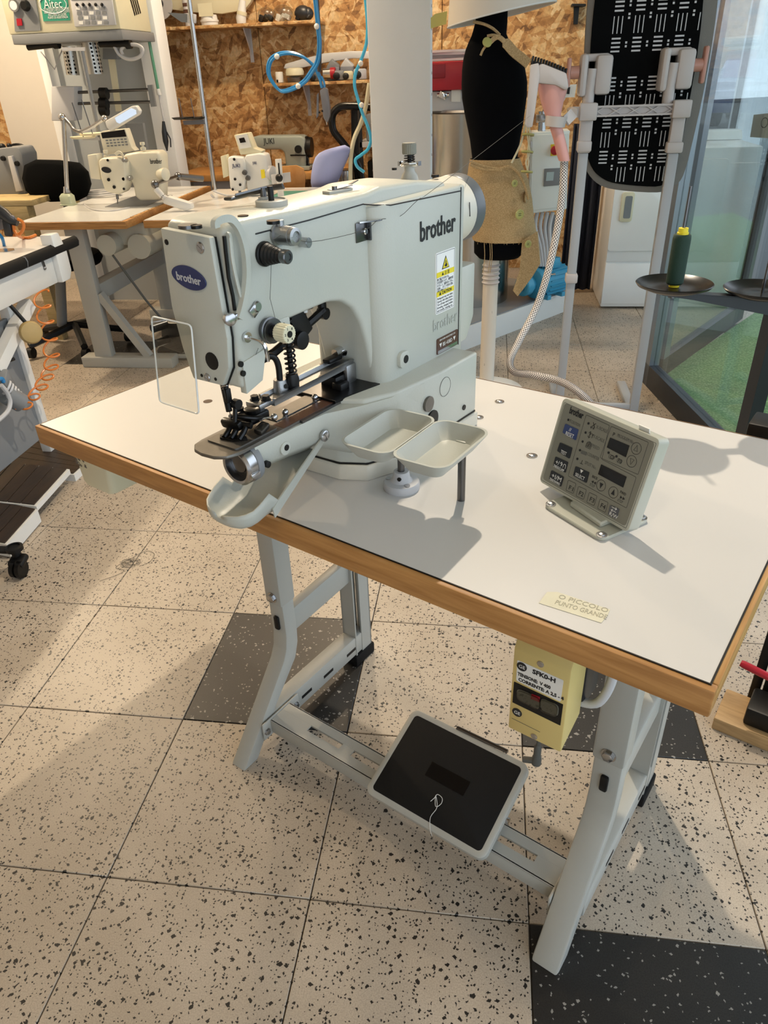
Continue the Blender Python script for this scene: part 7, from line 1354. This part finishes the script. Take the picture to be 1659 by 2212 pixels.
b = B(); b.tube([mp_(1150, 600), mp_(1200, 592)], 0.008, 8); b.cyl(mp_(1150, 560)+V(0, 0.08, 0), mp_(1190, 556)+V(0, 0.08, 0), 0.03, n=16); b.build('pipework', MATS['steel'], mo)
# ================================================================ dryer
jdr = 3.5; d0, d1x = onj(1296, 660, jdr).x, onj(1582, 640, jdr).x; zd = onj(1540, 318, jdr).z
dr = thing('tumble_dryer', 'white front loading dryer by the shop window', 'dryer', ((d0+d1x)/2, jdr+0.3, 0))
DW = M('appliance_white', 'eceeee', 0.25)
b = B(); b.b2((d0, jdr, 0.01), (d1x, jdr+0.62, zd), bev=0.012); b.build('cabinet', DW, dr)
zl = onj(1400, 566, jdr).z
b = B(); b.b2((d0+0.003, jdr-0.008, 0.03), (d1x-0.003, jdr+0.01, zl-0.003), bev=0.005); b.build('lower_panel', DW, dr)
b = B(); b.b2((d0+0.003, jdr-0.008, zl+0.003), (d1x-0.003, jdr+0.01, zd-0.08), bev=0.005); b.build('upper_panel', DW, dr)
xd0, xd1, zd0, zd1 = onj(1318, 480, jdr).x, onj(1548, 480, jdr).x, onj(1400, 541, jdr).z, onj(1400, 345, jdr).z
b = B(); b.prism(rrect(xd1-xd0, zd1-zd0, 0.02, 4, (xd0+xd1)/2, (zd0+zd1)/2), (0, jdr-0.006, 0), X, Z, -Y*0.016, bev=0.005); do = b.build('door', DW, dr)
c = onj(1354, 447, jdr-0.022); b = B(); b.prism(rrect(0.07, 0.16, 0.015, 4), c, X, Z, -Y*0.014, bev=0.004); b.build('door_handle', MATS['cream'], do)
b = B(); b.prism(rrect(0.04, 0.12, 0.008, 3), c+V(0.004, -0.0145, 0), X, Z, -Y*0.001); b.build('handle_recess', MATS['mid_grey'], do)
b = B(); b.prism([(0, 0), (0.12, 0), (0.15, 0.05), (0.05, 0.05)], (d0, jdr+0.4, zd+0.001), Y, Z, X*(d1x-d0), bev=0.01); b.build('control_console', DW, dr)
# dark sack between dryer and cabinet
sk2 = thing('dark_curtain', 'dark blue cloth hanging between the cabinet and the dryer', 'cloth', (d0-0.12, 3.9, 0))
b = B(); b.loft([[V(d0-0.22+0.2*k/12, 3.9+0.02*math.sin(k*1.9), z) for k in range(13)] for z in (0.02, 0.5, 1.0)], closed=False); cs_ = b.build('cloth', M('navy_cloth', '141a2c', 0.9), sk2); md = cs_.modifiers.new('th', 'SOLIDIFY'); md.thickness = 0.01
# black bracket on the right of the wall, sticker on the door glass
wbk = thing('wall_bracket', 'small black wall bracket on the strand board at the right', 'bracket', onj(1243, 40, JW-0.01))
slab(((1240, 12), (1252, 12), (1248, 52), (1239, 52)), JW-0.03, 0.028).build('plate', MATS['black'], wbk)
slab(((1236, 8), (1266, 8), (1266, 13), (1236, 13)), JW-0.12, 0.11).build('arm', MATS['black'], wbk)
def onleaf(u, v, off=0.0):
    r = ray(u, v); n_ = V(dl.y, -dl.x, 0); t = (A+nl*off-CAM).dot(n_)/r.dot(n_); return CAM+r*t
gs_ = thing('glass_sticker', 'grey sticker with dark oval logo on the door glass at the right edge', 'sticker', onleaf(1645, 290, 0.006))
q = [onleaf(u, v, 0.0065) for u, v in ((1628, 248), (1680, 242), (1676, 300), (1620, 296))]; b = B(); b.loft([q, [p+nl*0.0006 for p in q]]); b.build('sheet', M('sticker_grey', 'a9adb0', 0.5), gs_)
b = B(); c = onleaf(1652, 265, 0.0075); b.tube([c+dl*0.022*math.cos(t)+Z*0.014*math.sin(t) for t in [2*math.pi*k/24 for k in range(24)]], 0.0018, 5, True); b.build('oval', MATS['dark_key'], gs_)
GROUPS = {'slatted_board': 'dark slatted boards on the floor', 'machine_fitting': 'machine parts on the lower shelf', 'stacked_block': 'plastic blocks on the lower shelf', 'parts_bag': 'bags on the upper shelf', 'tool_case': 'tool cases on the rack', 'wall_shelf': 'shelves on the strand board wall', 'desk_lamp': 'work lamps on the background tables', 'thread_stand': 'thread stands in the workshop'}
for o in list(bpy.data.objects):
    if o.parent is None and o.name.split('.')[0] in GROUPS: o['group'] = GROUPS[o.name.split('.')[0]]
    if '_b' in o.keys(): del o['_b']
